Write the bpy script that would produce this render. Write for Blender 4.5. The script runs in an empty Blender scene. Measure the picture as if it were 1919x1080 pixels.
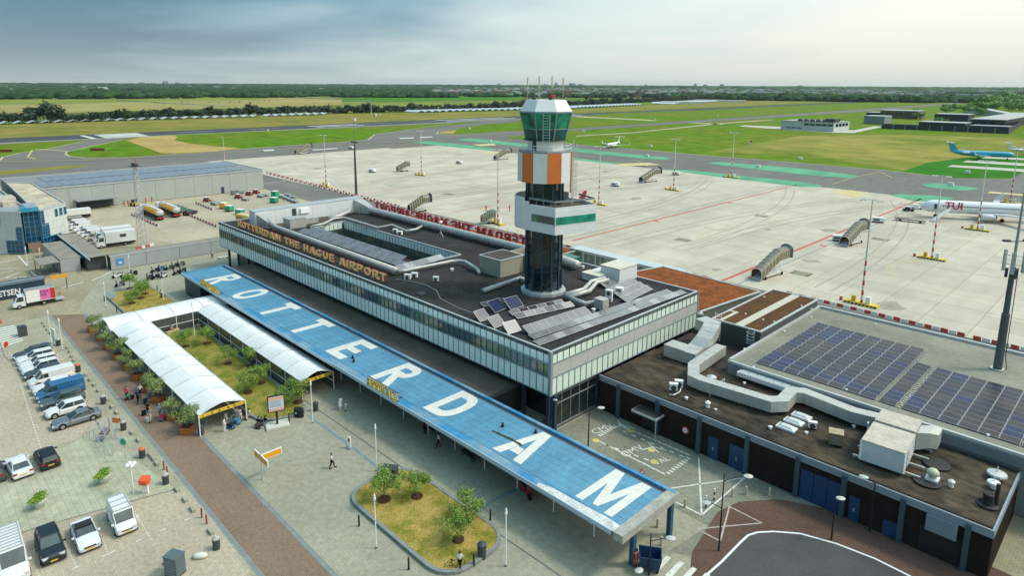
import bpy, math, random
from math import sin, cos, pi, radians, atan2, hypot, sqrt, tan
from mathutils import Vector, Matrix, noise as mnoise
S = bpy.context.scene
COL = S.collection
random.seed(7)

# ------------------------------------------------------------------ camera, sky, sun, exposure
cd = bpy.data.cameras.new('camera'); cam = bpy.data.objects.new('camera', cd); COL.objects.link(cam)
S.camera = cam
YAW, PITCH, ROLL = 2.36990111, 0.186575511, -0.00463214536
fw = Vector((cos(YAW)*cos(PITCH), sin(YAW)*cos(PITCH), -sin(PITCH)))
rt = Vector((sin(YAW), -cos(YAW), 0)); dn = fw.cross(rt)
cr, sr = cos(ROLL), sin(ROLL)
rx = rt*cr + dn*sr; dy = dn*cr - rt*sr
cam.matrix_world = Matrix(((rx.x, -dy.x, -fw.x, 0), (rx.y, -dy.y, -fw.y, 0), (rx.z, -dy.z, -fw.z, 40), (0, 0, 0, 1)))
cd.sensor_width = 36; cd.lens = 22.968; cd.shift_x = 0.0051; cd.shift_y = -0.0787
cd.clip_start = 0.5; cd.clip_end = 60000

SUN_AZ, SUN_EL = radians(45), radians(52)      # towards +X+Y
w = bpy.data.worlds.new('World'); S.world = w; w.use_nodes = True
nt = w.node_tree; N = nt.nodes; Lk = nt.links; N.clear()
def wn(t, **k):
 n = N.new(t)
 for a, b in k.items(): setattr(n, a, b)
 return n
out = wn('ShaderNodeOutputWorld'); bg = wn('ShaderNodeBackground'); Lk.new(bg.outputs[0], out.inputs[0])
sky = wn('ShaderNodeTexSky', sky_type='NISHITA'); sky.sun_disc = False
sky.sun_elevation = SUN_EL; sky.sun_rotation = radians(90) - SUN_AZ; sky.dust_density = 3; sky.air_density = 1.2
tc = wn('ShaderNodeTexCoord'); sp = wn('ShaderNodeSeparateXYZ'); Lk.new(tc.outputs['Generated'], sp.inputs[0])
def mth(op, a, b=None, c=None):
 n = wn('ShaderNodeMath', operation=op)
 for i, v in enumerate((a, b, c)):
  if v is None: continue
  if isinstance(v, (int, float)): n.inputs[i].default_value = v
  else: Lk.new(v, n.inputs[i])
 return n.outputs[0]
up = mth('MAXIMUM', sp.outputs[2], 0.0)
# cloud deck: project the direction on a flat layer so clouds flatten towards the horizon
inv = mth('DIVIDE', 1.0, mth('ADD', up, 0.10))
cv = wn('ShaderNodeCombineXYZ'); Lk.new(mth('MULTIPLY', sp.outputs[0], inv), cv.inputs[0]); Lk.new(mth('MULTIPLY', sp.outputs[1], inv), cv.inputs[1])
n1 = wn('ShaderNodeTexNoise'); n1.inputs['Scale'].default_value = 0.55; n1.inputs['Detail'].default_value = 4; n1.inputs['Roughness'].default_value = 0.5
n1.inputs['Distortion'].default_value = 0.4
Lk.new(cv.outputs[0], n1.inputs['Vector'])
# heavier cloud lies towards the west side of the field
side = mth('ADD', mth('MULTIPLY', sp.outputs[0], -0.52), mth('MULTIPLY', sp.outputs[1], -0.56))
dark = mth('ADD', mth('ADD', mth('MULTIPLY', n1.outputs[0], 0.50), 0.31), mth('MULTIPLY', side, 0.98))
dark = mth('ADD', dark, mth('MULTIPLY', mth('MINIMUM', up, 0.25), 1.3))
ramp = wn('ShaderNodeValToRGB'); Lk.new(dark, ramp.inputs[0])
cr_ = ramp.color_ramp; cr_.elements[0].position = 0.30; cr_.elements[0].color = (0.84, 0.85, 0.77, 1)
cr_.elements[1].position = 1.05; cr_.elements[1].color = (0.07, 0.18, 0.265, 1)
e = cr_.elements.new(0.62); e.color = (0.55, 0.665, 0.67, 1)
e = cr_.elements.new(0.86); e.color = (0.21, 0.35, 0.44, 1)
# pale band near the horizon
hz = mth('POWER', mth('SUBTRACT', 1.0, mth('MINIMUM', up, 1.0)), 22.0)
mh = wn('ShaderNodeMixRGB'); Lk.new(mth('MULTIPLY', hz, 0.7), mh.inputs[0]); Lk.new(ramp.outputs[0], mh.inputs[1]); mh.inputs[2].default_value = (0.64, 0.70, 0.64, 1)
# overcast skies brighten towards the zenith
br = mth('ADD', 1.0, mth('MULTIPLY', up, 1.7))
gain = wn('ShaderNodeVectorMath', operation='SCALE'); Lk.new(mh.outputs[0], gain.inputs[0]); Lk.new(mth('MULTIPLY', br, 8.6), gain.inputs['Scale'])
mx = wn('ShaderNodeMixRGB'); mx.inputs[0].default_value = 0.90; Lk.new(sky.outputs[0], mx.inputs[1]); Lk.new(gain.outputs[0], mx.inputs[2])
Lk.new(mx.outputs[0], bg.inputs[0]); bg.inputs[1].default_value = 0.098

sl = bpy.data.lights.new('sun', 'SUN'); sl.energy = 1.5; sl.angle = radians(10); sl.color = (1.0, 0.94, 0.82)
so = bpy.data.objects.new('sun', sl); COL.objects.link(so)
sd = Vector((cos(SUN_AZ)*cos(SUN_EL), sin(SUN_AZ)*cos(SUN_EL), sin(SUN_EL)))
so.rotation_euler = sd.to_track_quat('Z', 'Y').to_euler(); so.location = (0, 0, 200)
S.view_settings.view_transform = 'Standard'; S.view_settings.look = 'None'
S.view_settings.gamma = 1; S.view_settings.use_curve_mapping = False; S.view_settings.exposure = 0.38
S.render.engine = 'CYCLES'
S.cycles.volume_bounces = 0; S.cycles.max_bounces = 6

# ------------------------------------------------------------------ materials
MATS = {}
def mat(name, col, rough=.8, metal=0, n=None, n2=None, bump=0, spec=None, stretch=None, emit=0, alpha=None, col2=None, brick=None, wave=None):
 """procedural material. n,n2 = (scale, amount) noises multiplying the colour; col2 mixed in by the first noise;
 brick = (width, height, mortar size, mortar colour) world-space paving joints"""
 if name in MATS: return MATS[name]
 m = bpy.data.materials.new(name); m.use_nodes = True; t = m.node_tree; b = t.nodes['Principled BSDF']
 b.inputs['Roughness'].default_value = rough; b.inputs['Metallic'].default_value = metal
 b.inputs['Specular IOR Level'].default_value = spec if spec is not None else (.06 if rough >= .84 else .5)
 geo = t.nodes.new('ShaderNodeNewGeometry'); P = geo.outputs['Position']
 if stretch:
  mp = t.nodes.new('ShaderNodeMapping'); mp.inputs['Scale'].default_value = stretch; t.links.new(P, mp.inputs[0]); PP = mp.outputs[0]
 else: PP = P
 rgb = t.nodes.new('ShaderNodeRGB'); rgb.outputs[0].default_value = (*col, 1); cur = rgb.outputs[0]
 def noise_(sc, det=4):
  q = t.nodes.new('ShaderNodeTexNoise'); q.inputs['Scale'].default_value = sc; q.inputs['Detail'].default_value = det; q.inputs['Roughness'].default_value = .6
  t.links.new(PP, q.inputs['Vector']); return q.outputs[0]
 def ml(a, f0, amt):
  mr = t.nodes.new('ShaderNodeMapRange'); mr.inputs[1].default_value = .3; mr.inputs[2].default_value = .7
  mr.inputs[3].default_value = 1-amt; mr.inputs[4].default_value = 1+amt; t.links.new(f0, mr.inputs[0])
  s = t.nodes.new('ShaderNodeVectorMath'); s.operation = 'SCALE'; t.links.new(a, s.inputs[0]); t.links.new(mr.outputs[0], s.inputs['Scale']); return s.outputs[0]
 f1 = None
 if n: f1 = noise_(n[0], 6)
 if col2 and n:
  mr = t.nodes.new('ShaderNodeMapRange'); mr.inputs[1].default_value = .42; mr.inputs[2].default_value = .62; t.links.new(f1, mr.inputs[0])
  mx_ = t.nodes.new('ShaderNodeMixRGB'); t.links.new(mr.outputs[0], mx_.inputs[0]); t.links.new(cur, mx_.inputs[1]); mx_.inputs[2].default_value = (*col2, 1); cur = mx_.outputs[0]
 elif n: cur = ml(cur, f1, n[1])
 f2 = None
 if n2: f2 = noise_(n2[0]); cur = ml(cur, f2, n2[1])
 if brick:
  bt = t.nodes.new('ShaderNodeTexBrick'); bt.inputs['Brick Width'].default_value = brick[0]; bt.inputs['Row Height'].default_value = brick[1]
  bt.inputs['Mortar Size'].default_value = brick[2]; bt.inputs['Mortar Smooth'].default_value = .3; bt.inputs['Scale'].default_value = 1
  bt.inputs['Color1'].default_value = (1, 1, 1, 1); bt.inputs['Color2'].default_value = (.92, .92, .92, 1); bt.inputs['Mortar'].default_value = (*brick[3], 1)
  t.links.new(P, bt.inputs['Vector'])
  mm = t.nodes.new('ShaderNodeMixRGB'); mm.blend_type = 'MULTIPLY'; mm.inputs[0].default_value = 1; t.links.new(cur, mm.inputs[1]); t.links.new(bt.outputs[0], mm.inputs[2]); cur = mm.outputs[0]
 if wave:      # fine ribs: (axis, scale, amount)
  wv = t.nodes.new('ShaderNodeTexWave'); wv.bands_direction = wave[0]; wv.inputs['Scale'].default_value = wave[1]; wv.inputs['Distortion'].default_value = 0
  t.links.new(P, wv.inputs['Vector']); cur = ml(cur, wv.outputs[1], wave[2])
 t.links.new(cur, b.inputs['Base Color'])
 if emit:
  t.links.new(cur, b.inputs['Emission Color']); b.inputs['Emission Strength'].default_value = emit
 if alpha is not None: b.inputs['Alpha'].default_value = alpha
 if bump:
  bp = t.nodes.new('ShaderNodeBump'); bp.inputs['Strength'].default_value = bump; bp.inputs['Distance'].default_value = .05
  t.links.new(f2 or f1 or noise_(8), bp.inputs['Height']); t.links.new(bp.outputs[0], b.inputs['Normal'])
 MATS[name] = m; return m

def glass(name, col, alpha=.75, rough=.04):
 m = mat(name, col, rough, spec=.9, n=(.4, .25), alpha=alpha); return m

# ------------------------------------------------------------------ mesh helpers
class MB:
 def __init__(s): s.v = []; s.f = []; s.mi = []; s.m = 0
 def add(s, vs, fs):
  o = len(s.v); s.v += [tuple(p) for p in vs]
  for f in fs: s.f.append(tuple(i+o for i in f)); s.mi.append(s.m)
  return s
 def poly(s, pts): return s.add(pts, [tuple(range(len(pts)))])
 def box(s, x0, x1, y0, y1, z0, z1):
  v = [(x0,y0,z0),(x1,y0,z0),(x1,y1,z0),(x0,y1,z0),(x0,y0,z1),(x1,y0,z1),(x1,y1,z1),(x0,y1,z1)]
  return s.add(v, [(0,3,2,1),(4,5,6,7),(0,1,5,4),(1,2,6,5),(2,3,7,6),(3,0,4,7)])
 def obox(s, c, d, rz=0, rx=0, ry=0):
  M_ = Matrix.Rotation(rz, 3, 'Z') @ Matrix.Rotation(ry, 3, 'Y') @ Matrix.Rotation(rx, 3, 'X')
  c = Vector(c); v = []
  for z in (-.5, .5):
   for x, y in ((-.5,-.5),(.5,-.5),(.5,.5),(-.5,.5)): v.append(c + M_ @ Vector((x*d[0], y*d[1], z*d[2])))
  return s.add(v, [(0,3,2,1),(4,5,6,7),(0,1,5,4),(1,2,6,5),(2,3,7,6),(3,0,4,7)])
 def prism(s, poly, z0, z1):
  a = sum(poly[i][0]*poly[(i+1) % len(poly)][1]-poly[(i+1) % len(poly)][0]*poly[i][1] for i in range(len(poly)))
  if a < 0: poly = poly[::-1]
  k = len(poly); v = [(p[0], p[1], z0) for p in poly]+[(p[0], p[1], z1) for p in poly]
  return s.add(v, [tuple(range(k-1,-1,-1)), tuple(range(k,2*k))]+[(i,(i+1) % k,k+(i+1) % k,k+i) for i in range(k)])
 def cyl(s, p0, p1, r0, r1=None, n=8, cap=True):
  r1 = r0 if r1 is None else r1; p0 = Vector(p0); p1 = Vector(p1); d = (p1-p0).normalized()
  a = d.orthogonal().normalized(); b = d.cross(a); v = []
  for p, r in ((p0, r0), (p1, r1)):
   for i in range(n): t = 2*pi*i/n; v.append(p+(a*cos(t)+b*sin(t))*r)
  f = [(i,(i+1) % n,n+(i+1) % n,n+i) for i in range(n)]
  if cap: f += [tuple(range(n-1,-1,-1)), tuple(range(n,2*n))]
  return s.add(v, f)
 def tube(s, pts, r, n=8, cap=True):
  P = [Vector(p) for p in pts]; v = []; prev = None
  for k, p in enumerate(P):
   d = ((P[min(k+1,len(P)-1)]-p).normalized() + (p-P[max(k-1,0)]).normalized()).normalized()
   if prev is None: a = d.orthogonal().normalized()
   else: a = (prev - d*prev.dot(d)).normalized()
   prev = a; b = d.cross(a); rr_ = r[k] if isinstance(r, (list, tuple)) else r
   for i in range(n): t = 2*pi*i/n; v.append(p+(a*cos(t)+b*sin(t))*rr_)
  f = [(k*n+i, k*n+(i+1) % n, (k+1)*n+(i+1) % n, (k+1)*n+i) for k in range(len(P)-1) for i in range(n)]
  if cap: f += [tuple(range(n-1,-1,-1)), tuple(range((len(P)-1)*n, len(P)*n))]
  return s.add(v, f)
 def lathe(s, prof, n=12, c=(0,0), sx=1, sy=1, ph=0):
  v = []; m = len(prof)
  for r, z in prof:
   for i in range(n): t = 2*pi*i/n+ph; v.append((c[0]+r*cos(t)*sx, c[1]+r*sin(t)*sy, z))
  f = [(k*n+i, k*n+(i+1) % n, (k+1)*n+(i+1) % n, (k+1)*n+i) for k in range(m-1) for i in range(n)]
  return s.add(v, f+[tuple(range(n-1,-1,-1)), tuple(range((m-1)*n, m*n))])
 def loft(s, rings, cap=True):
  n = len(rings[0]); v = [p for r in rings for p in r]
  f = [(k*n+i, k*n+(i+1) % n, (k+1)*n+(i+1) % n, (k+1)*n+i) for k in range(len(rings)-1) for i in range(n)]
  if cap: f += [tuple(range(n-1,-1,-1)), tuple(range((len(rings)-1)*n, len(rings)*n))]
  return s.add(v, f)
 def mesh(s, name, mats, smooth=False, off=None):
  me = bpy.data.meshes.new(name)
  v = s.v if off is None else [(a-off[0], b-off[1], c-off[2]) for a, b, c in s.v]
  me.from_pydata(v, [], s.f)
  for m_ in (mats if isinstance(mats, (list, tuple)) else [mats]): me.materials.append(m_)
  if isinstance(mats, (list, tuple)): me.polygons.foreach_set('material_index', s.mi)
  if smooth: me.polygons.foreach_set('use_smooth', [True]*len(s.f))
  me.update(); return me
 def build(s, name, mats, parent=None, smooth=False, world=False):
  off = None
  if world and parent is not None:
   off = Vector((0,0,0)); q = parent
   while q is not None: off += q.location; q = q.parent
  o = bpy.data.objects.new(name, s.mesh(name, mats, smooth, off)); COL.objects.link(o)
  if parent is not None: o.parent = parent
  return o

def tag(o, label=None, cat=None, group=None, kind=None):
 if label: o['label'] = label
 if cat: o['category'] = cat
 if group: o['group'] = group
 if kind: o['kind'] = kind
 return o
def thing(name, label, cat, loc=(0,0,0), rz=0, group=None):
 o = bpy.data.objects.new(name, None); COL.objects.link(o); o.empty_display_size = .3
 o.location = loc; o.rotation_euler = (0, 0, rz); return tag(o, label, cat, group)
def piece(name, me, parent, loc=(0,0,0), rz=0, rot=None, sc=None):
 o = bpy.data.objects.new(name, me); COL.objects.link(o); o.parent = parent; o.location = loc
 o.rotation_euler = rot if rot else (0, 0, rz)
 if sc: o.scale = sc
 return o
def dup(root, loc, rz=None, label=None, group=None, sc=None):
 r = root.copy(); COL.objects.link(r); r.location = loc
 if rz is not None: r.rotation_euler = (0, 0, rz)
 if label: r['label'] = label
 if group: r['group'] = group
 if sc: r.scale = (sc, sc, sc) if isinstance(sc, (int, float)) else sc
 for ch in list(root.children):
  c = ch.copy(); COL.objects.link(c); c.parent = r
  for g in list(ch.children):
   d = g.copy(); COL.objects.link(d); d.parent = c
 return r
def sheet(name, poly, z, m, kind='structure', parent=None, thick=None):
 b = MB()
 a = sum(poly[i][0]*poly[(i+1) % len(poly)][1]-poly[(i+1) % len(poly)][0]*poly[i][1] for i in range(len(poly)))
 if a < 0: poly = poly[::-1]
 if thick: b.prism(poly, z-thick, z)
 else: b.poly([(x, y, z) for x, y in poly])
 o = b.build(name, m, parent);
 if kind: o['kind'] = kind
 return o
def rpoly(x0, x1, y0, y1, r, n=6):
 P = []
 for cx_, cy_, a0 in ((x1-r, y1-r, 0), (x0+r, y1-r, 90), (x0+r, y0+r, 180), (x1-r, y0+r, 270)):
  for i in range(n+1): t = radians(a0+90*i/n); P.append((cx_+r*cos(t), cy_+r*sin(t)))
 return P
def lerp(a, b, t): return a+(b-a)*t

# ------------------------------------------------------------------ letters: every glyph is a set of non-overlapping polygons, unit height
def _strip(o, i): return [[o[k], o[k+1], i[k+1], i[k]] for k in range(len(o)-1)]
def _arc(cx_, cy_, rx_, ry_, a0, a1, n=8, p=1.0):
 r = []
 for k in range(n+1):
  t = radians(lerp(a0, a1, k/n)); c_, s_ = cos(t), sin(t)
  r.append((cx_+rx_*math.copysign(abs(c_)**p, c_), cy_+ry_*math.copysign(abs(s_)**p, s_)))
 return r
def _bowl(x, xr, y0, y1, s=.2):
 o = [(x, y1)]+_arc(xr-.22, (y0+y1)/2, .22, (y1-y0)/2, 90, -90)+[(x, y0)]
 i = [(x, y1-s)]+_arc(xr-.22, (y0+y1)/2, .22-s*.95+.02, (y1-y0)/2-s, 90, -90)+[(x, y0+s)]
 return _strip(o, i)
B_ = lambda x0, y0, x1, y1: [(x0,y0),(x1,y0),(x1,y1),(x0,y1)]
GLY = {
 'I': (.2, [B_(0,0,.2,1)]),
 'T': (.66, [B_(0,.8,.66,1), B_(.23,0,.43,.8)]),
 'E': (.58, [B_(0,0,.2,1), B_(.2,.8,.58,1), B_(.2,.41,.53,.59), B_(.2,0,.58,.2)]),
 'F': (.56, [B_(0,0,.2,1), B_(.2,.8,.56,1), B_(.2,.39,.52,.58)]),
 'L': (.56, [B_(0,0,.2,1), B_(.2,0,.56,.2)]),
 'H': (.68, [B_(0,0,.2,1), B_(.48,0,.68,1), B_(.2,.4,.48,.6)]),
 'U': (.68, [B_(0,.35,.2,1), B_(.48,.35,.68,1)]+_strip(_arc(.34,.35,.34,.35,180,360), _arc(.34,.35,.14,.16,180,360))),
 'O': (.76, _strip(_arc(.38,.5,.38,.5,0,360,20,.85), _arc(.38,.5,.19,.31,0,360,20,.85))),
 'D': (.70, [B_(0,0,.2,1)]+_strip([(.2,1)]+_arc(.32,.5,.38,.5,90,-90,12,.8)+[(.2,0)], [(.2,.8)]+_arc(.32,.5,.18,.3,90,-90,12,.8)+[(.2,.2)])),
 'P': (.66, [B_(0,0,.2,1)]+_bowl(.2,.66,.38,1)),
 'R': (.68, [B_(0,0,.2,1)]+_bowl(.2,.66,.42,1)+[[(.24,.42),(.45,.42),(.70,0),(.47,0)]]),
 'A': (.78, [[(0,0),(.21,0),(.39,.74),(.39,1),(.28,1)], [(.57,0),(.78,0),(.50,1),(.39,1),(.39,.74)], [(.267,.17),(.513,.17),(.47,.35),(.31,.35)]]),
 'V': (.76, [[(0,1),(.21,1),(.38,.28),(.38,0),(.27,0)], [(.55,1),(.76,1),(.49,0),(.38,0),(.38,.28)]]),
 'M': (.92, [B_(0,0,.19,.62), [(0,.62),(.19,.62),(.24,1),(0,1)], [(.19,.62),(.40,.05),(.46,.05),(.46,.40),(.24,1)], [(.73,.62),(.68,1),(.46,.40),(.46,.05),(.52,.05)], [(.73,.62),(.92,.62),(.92,1),(.68,1)], B_(.73,0,.92,.62)]),
 'N': (.70, [B_(0,0,.19,1), B_(.51,0,.70,1), [(.19,1),(.19,.66),(.51,0),(.51,.34)]]),
 'S': (.62, _strip(_arc(.31,.73,.31,.27,20,270,10)+_arc(.31,.29,.31,.29,90,-160,10)[2:], _arc(.31,.73,.12,.09,20,270,10)+_arc(.31,.29,.12,.10,90,-160,10)[2:])),
 'G': (.76, _strip(_arc(.38,.5,.38,.5,40,340,16,.85), _arc(.38,.5,.19,.31,40,340,16,.85))+[B_(.40,.34,.76,.50)]),
 ' ': (.35, []),
}
def glyph_mb(ch, h, depth, plane='XY', sx=1.0):
 """plane XY: flat on a roof, z up = depth; plane XZ: standing, facing -Y"""
 b = MB()
 for q in GLY[ch][1]:
  P = [(x*h*sx, y*h) for x, y in q]
  if plane == 'XY': b.prism(P, 0, depth)
  else:
   t = MB().prism(P, 0, depth); t.v = [(x, -z, y) for x, y, z in t.v]; b.add(t.v, t.f)
 return b
_gc = {}
def gmesh(ch, h, depth, plane, mats, key, sx=1.0):
 k = (ch, h, depth, plane, key, sx)
 if k not in _gc: _gc[k] = glyph_mb(ch, h, depth, plane, sx).mesh('letter', mats)
 return _gc[k]
def text_mesh(s, size, m, extr=.004, bold=.0, align='LEFT'):
 c = bpy.data.curves.new('text', 'FONT'); c.body = s; c.size = size; c.extrude = extr; c.offset = bold; c.align_x = align; c.resolution_u = 2
 o = bpy.data.objects.new('text', c); COL.objects.link(o)
 me = bpy.data.meshes.new_from_object(o.evaluated_get(bpy.context.evaluated_depsgraph_get()))
 bpy.data.objects.remove(o); bpy.data.curves.remove(c); me.materials.clear(); me.materials.append(m); return me

# ------------------------------------------------------------------ common materials
grass_far = mat('field_grass', (.085,.15,.018), .95, n=(.004,.35), col2=(.15,.17,.045), n2=(.05,.18))
grass = mat('airfield_grass', (.10,.205,.008), .95, n=(.012,.3), col2=(.16,.185,.018), n2=(.09,.30))
grass_dry = mat('dry_airfield_grass', (.27,.22,.055), .95, n=(.02,.3), col2=(.17,.19,.035), n2=(.1,.18))
straw = mat('straw_grass', (.42,.30,.11), .95, n=(.03,.2), n2=(.3,.15))
lawn = mat('dry_lawn', (.40,.29,.085), .95, n=(.55,.3), col2=(.19,.19,.028), n2=(7.0,.38), bump=.6)
asphalt = mat('taxiway_asphalt', (.185,.178,.158), .9, n=(.03,.14), n2=(.4,.12), stretch=(1,.25,1))
asph_dark = mat('runway_asphalt', (.085,.09,.095), .9, n=(.02,.15), n2=(.3,.1))
asph_road = mat('road_asphalt', (.085,.085,.082), .9, n=(.12,.22), n2=(6,.2))
conc = mat('apron_concrete', (.50,.455,.37), .85, n=(.035,.06), n2=(.5,.07), stretch=(1,.3,1))
conc_base = mat('apron_joint', (.20,.18,.15), .9)
pav_green = mat('plaza_pavers', (.355,.345,.26), .88, n=(.09,.14), n2=(1.7,.14), brick=(.60,.30,.02,(.78,.78,.76)))
pav_grey = mat('grey_pavers', (.27,.27,.21), .88, n=(.15,.2), n2=(2.2,.18), brick=(.42,.21,.03,(.66,.66,.64)))
pav_brown = mat('brown_brick_paving', (.275,.195,.14), .9, n=(.12,.15), n2=(3.5,.18), brick=(.30,.15,.018,(.7,.68,.66)))
pav_red = mat('red_brick_road', (.15,.092,.070), .9, n=(.1,.25), n2=(3.5,.2), brick=(.42,.21,.03,(.7,.7,.68)))
pav_tan = mat('parking_pavers', (.46,.40,.30), .9, n=(.10,.13), n2=(2.8,.18), brick=(.40,.20,.02,(.8,.78,.75)))
yardm = mat('yard_concrete', (.42,.37,.27), .9, n=(.06,.16), n2=(.7,.12))
kerbm = mat('kerb_concrete', (.24,.26,.25), .85, n=(1.5,.12))
greypave = mat('path_edge_pavers', (.24,.27,.26), .88, n=(.8,.12), brick=(.6,.3,.02,(.7,.7,.7)))
white = mat('white_paint', (.80,.80,.78), .55, n=(2,.03))
linewhite = mat('road_marking_white', (.66,.66,.60), .8, n=(3,.22))
lineyel = mat('road_marking_yellow', (.60,.48,.16), .8, n=(1,.2))
yelfaint = mat('worn_yellow_marking', (.58,.50,.30), .85, n=(.3,.12))
linered = mat('road_marking_red', (.50,.10,.075), .8, n=(1,.15))
greenpaint = mat('taxiway_green_paint', (.13,.37,.22), .85, n=(.12,.22), stretch=(1,.3,1))
bluefaint = mat('blue_guide_line', (.18,.26,.32), .85, n=(1,.2))
navy = mat('navy_paint', (.018,.045,.075), .5)
black = mat('black_matte', (.012,.012,.014), .6)
darkgrey = mat('dark_grey_paint', (.045,.055,.06), .6)
midgrey = mat('mid_grey_metal', (.28,.29,.29), .5, n=(1.5,.08))
galv = mat('galvanised_steel', (.50,.52,.52), .42, metal=.35, n=(1.2,.1))
rubber = mat('tyre_rubber', (.015,.015,.016), .85)
redp = mat('red_paint', (.52,.03,.025), .5, n=(1,.08))
yellowp = mat('yellow_paint', (.72,.42,.03), .5, n=(1,.08))
orangep = mat('orange_paint', (.70,.16,.03), .55)
bluep = mat('blue_paint', (.03,.17,.40), .5)
greenp = mat('green_paint', (.03,.30,.17), .5)

# ------------------------------------------------------------------ ground and roads
ext = 26000
sheet('ground', [(-ext,-9000),(2500,-9000),(2500,ext),(-ext,ext)], -.30, grass_far)
sheet('airfield_grass', [(-303,-52.6),(-965.6,-154.4),(-823.1,94.7),(-840,377.1),(-731.1,722.3),(-730,875.6),(-878.2,2182.6),(-1030.1,3923.9),(-324.2,2769.3),(-14.78,189.67),(-74.48,93.84),(-170.66,-7.89)], -.20, grass)
sheet('dry_grass_strip', [(-739.5,-119.7),(-829.2,-133.5),(-781.9,89.7),(-811.9,364.4),(-716.4,707.7),(-698.3,837.7),(-831.4,1540.4),(-808.9,2010.9),(-778.1,2898),(-674.1,2512.9),(-633.4,1576.6),(-606.1,727.3),(-606.2,599),(-597.3,267.4),(-589.6,66.5),(-550.4,-90.6)], -.16, grass_dry)
dirt = sheet('dry_grass_patch', [(-212.5,485.8),(-216.5,544.6),(-176.2,609.1),(-92.8,654.3),(-59.6,619.2),(-44.4,473.6),(-80,415.2),(-89.6,355.8),(-131.4,376.6),(-165.4,379.8),(-200.3,368.5)], -.155, mat('mixed_dry_grass', (.30,.26,.06), .95, n=(.010,.3), col2=(.12,.185,.015), n2=(.06,.22)))
sheet('lush_grass_patch', [(-90.7,351.6),(-92.4,405),(-79.1,476.6),(-47.5,503.2),(-35.4,387.7),(-50.7,363.2),(-68.1,346.6)], -.152, mat('lush_grass', (.035,.17,.012), .95, n=(.05,.2)))
# far fields beyond the tree line
fields = [([(-1042.5,121.1),(-1097.8,512.7),(-1612.1,754.1),(-1487,174.6)], (0.32, 0.28, 0.1)),
 ([(-1487,174.6),(-1612.1,754.1),(-1303.9,839.9),(-2166.3,1092),(-2075.3,245.5)], (0.21, 0.24, 0.05)),
 ([(-2075.3,245.5),(-1949,578.9),(-2270.4,1144.6),(-3448.9,911.4),(-3093.3,368.1)], (0.095, 0.19, 0.012)),
 ([(-1097.8,512.7),(-1138.8,661.2),(-1303.9,839.9),(-1860.7,870.8),(-1639.8,710.8)], (0.34, 0.28, 0.1)),
 ([(-926.4,537.5),(-853.9,843.5),(-1197.8,1183.1),(-1267.9,736.3)], (0.2, 0.235, 0.045)),
 ([(-1304.8,757.8),(-1239.3,1224.1),(-1597.3,1682.6),(-1638.6,952.2)], (0.06, 0.19, 0.012)),
 ([(-2093.7,806.6),(-1840.2,1069.5),(-2240.1,1493.7),(-3134.3,1760.2),(-3094.8,1242.7)], (0.2, 0.24, 0.05)),
 ([(-759.2,971.9),(-817.6,1389.2),(-1086.8,1845.1),(-1073,1372.8)], (0.14, 0.23, 0.03)),
 ([(-867.5,1040.3),(-901.4,1191.9),(-1225.8,1620.1),(-1185.7,1421.4)], (0.09, 0.2, 0.02)),
 ([(-871.6,1480.7),(-984.6,2010.4),(-1392.9,2841.4),(-1239.4,2103.7)], (0.2, 0.27, 0.06)),
 ([(-848.5,366.5),(-985.3,459.9),(-853.9,843.5),(-731.1,722.3)], (0.23, 0.24, 0.06)),
 ]
for i, (P_, c_) in enumerate(fields):
 sheet('field', P_, -.24+.008*i, mat('field_soil_%s' % ('abcdefghijklmn'[i]), c_, .95, n=(.006,.18), n2=(.05,.12)))
# drainage ditches in the fields
dm = mat('ditch_water', (.05,.07,.05), .2)
for P_ in ([(-1728.8,421.6),(-1185.1,464.6),(-1157,455.4),(-1688.9,409.6)], [(-1521.2,440.6),(-1414.7,429),(-1386.8,418.6),(-1490.4,427.6)], [(-2232.2,968.6),(-1344.6,866.1),(-1303.9,839.9),(-2137.5,923.8)]):
 sheet('ditch', P_, -.13, dm)
# asphalt areas
sheet('taxiway', [(-367.1,-11),(-508.4,-13.2),(-548,61.5),(-542.2,109.8),(-552.1,159.6),(-552.2,247),(-548.7,355.6),(-544,487.6),(-550.4,561.7),(-507.1,507.6),(-475.7,429.8),(-429.6,360.6),(-404.6,399.9),(-395.8,475.5),(-397.7,993),(-395.8,1414.2),(-413.4,2111.3),(-377.9,1943.4),(-357.1,1307.4),(-363.9,909.5),(-374.8,450.3),(-375.2,395.8),(-359.4,346.7),(-287.8,346.1),(-240.7,348.2),(-198.3,347.4),(-138.6,351.8),(-95.2,351.1),(-77.8,346.4),(-67,344.1),(-50,359.5),(-50,393.6),(-44.4,473.6),(-16.8,408.2),(-6.62,219.51),(-52.8,216.2),(-153.97,192.16),(-250.8,177.8),(-261.4,115.5),(-275,60.4)], -.12, asphalt)
runway = sheet('runway', [(-596,-600),(-550,-600),(-550,2080),(-596,2080)], -.10, asph_dark)
sheet('runway_shoulder', [(-550,-600),(-545,-600),(-545,2080),(-550,2080)], -.105, mat('shoulder_concrete', (.36,.35,.29), .9, n=(.05,.1)))
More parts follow.
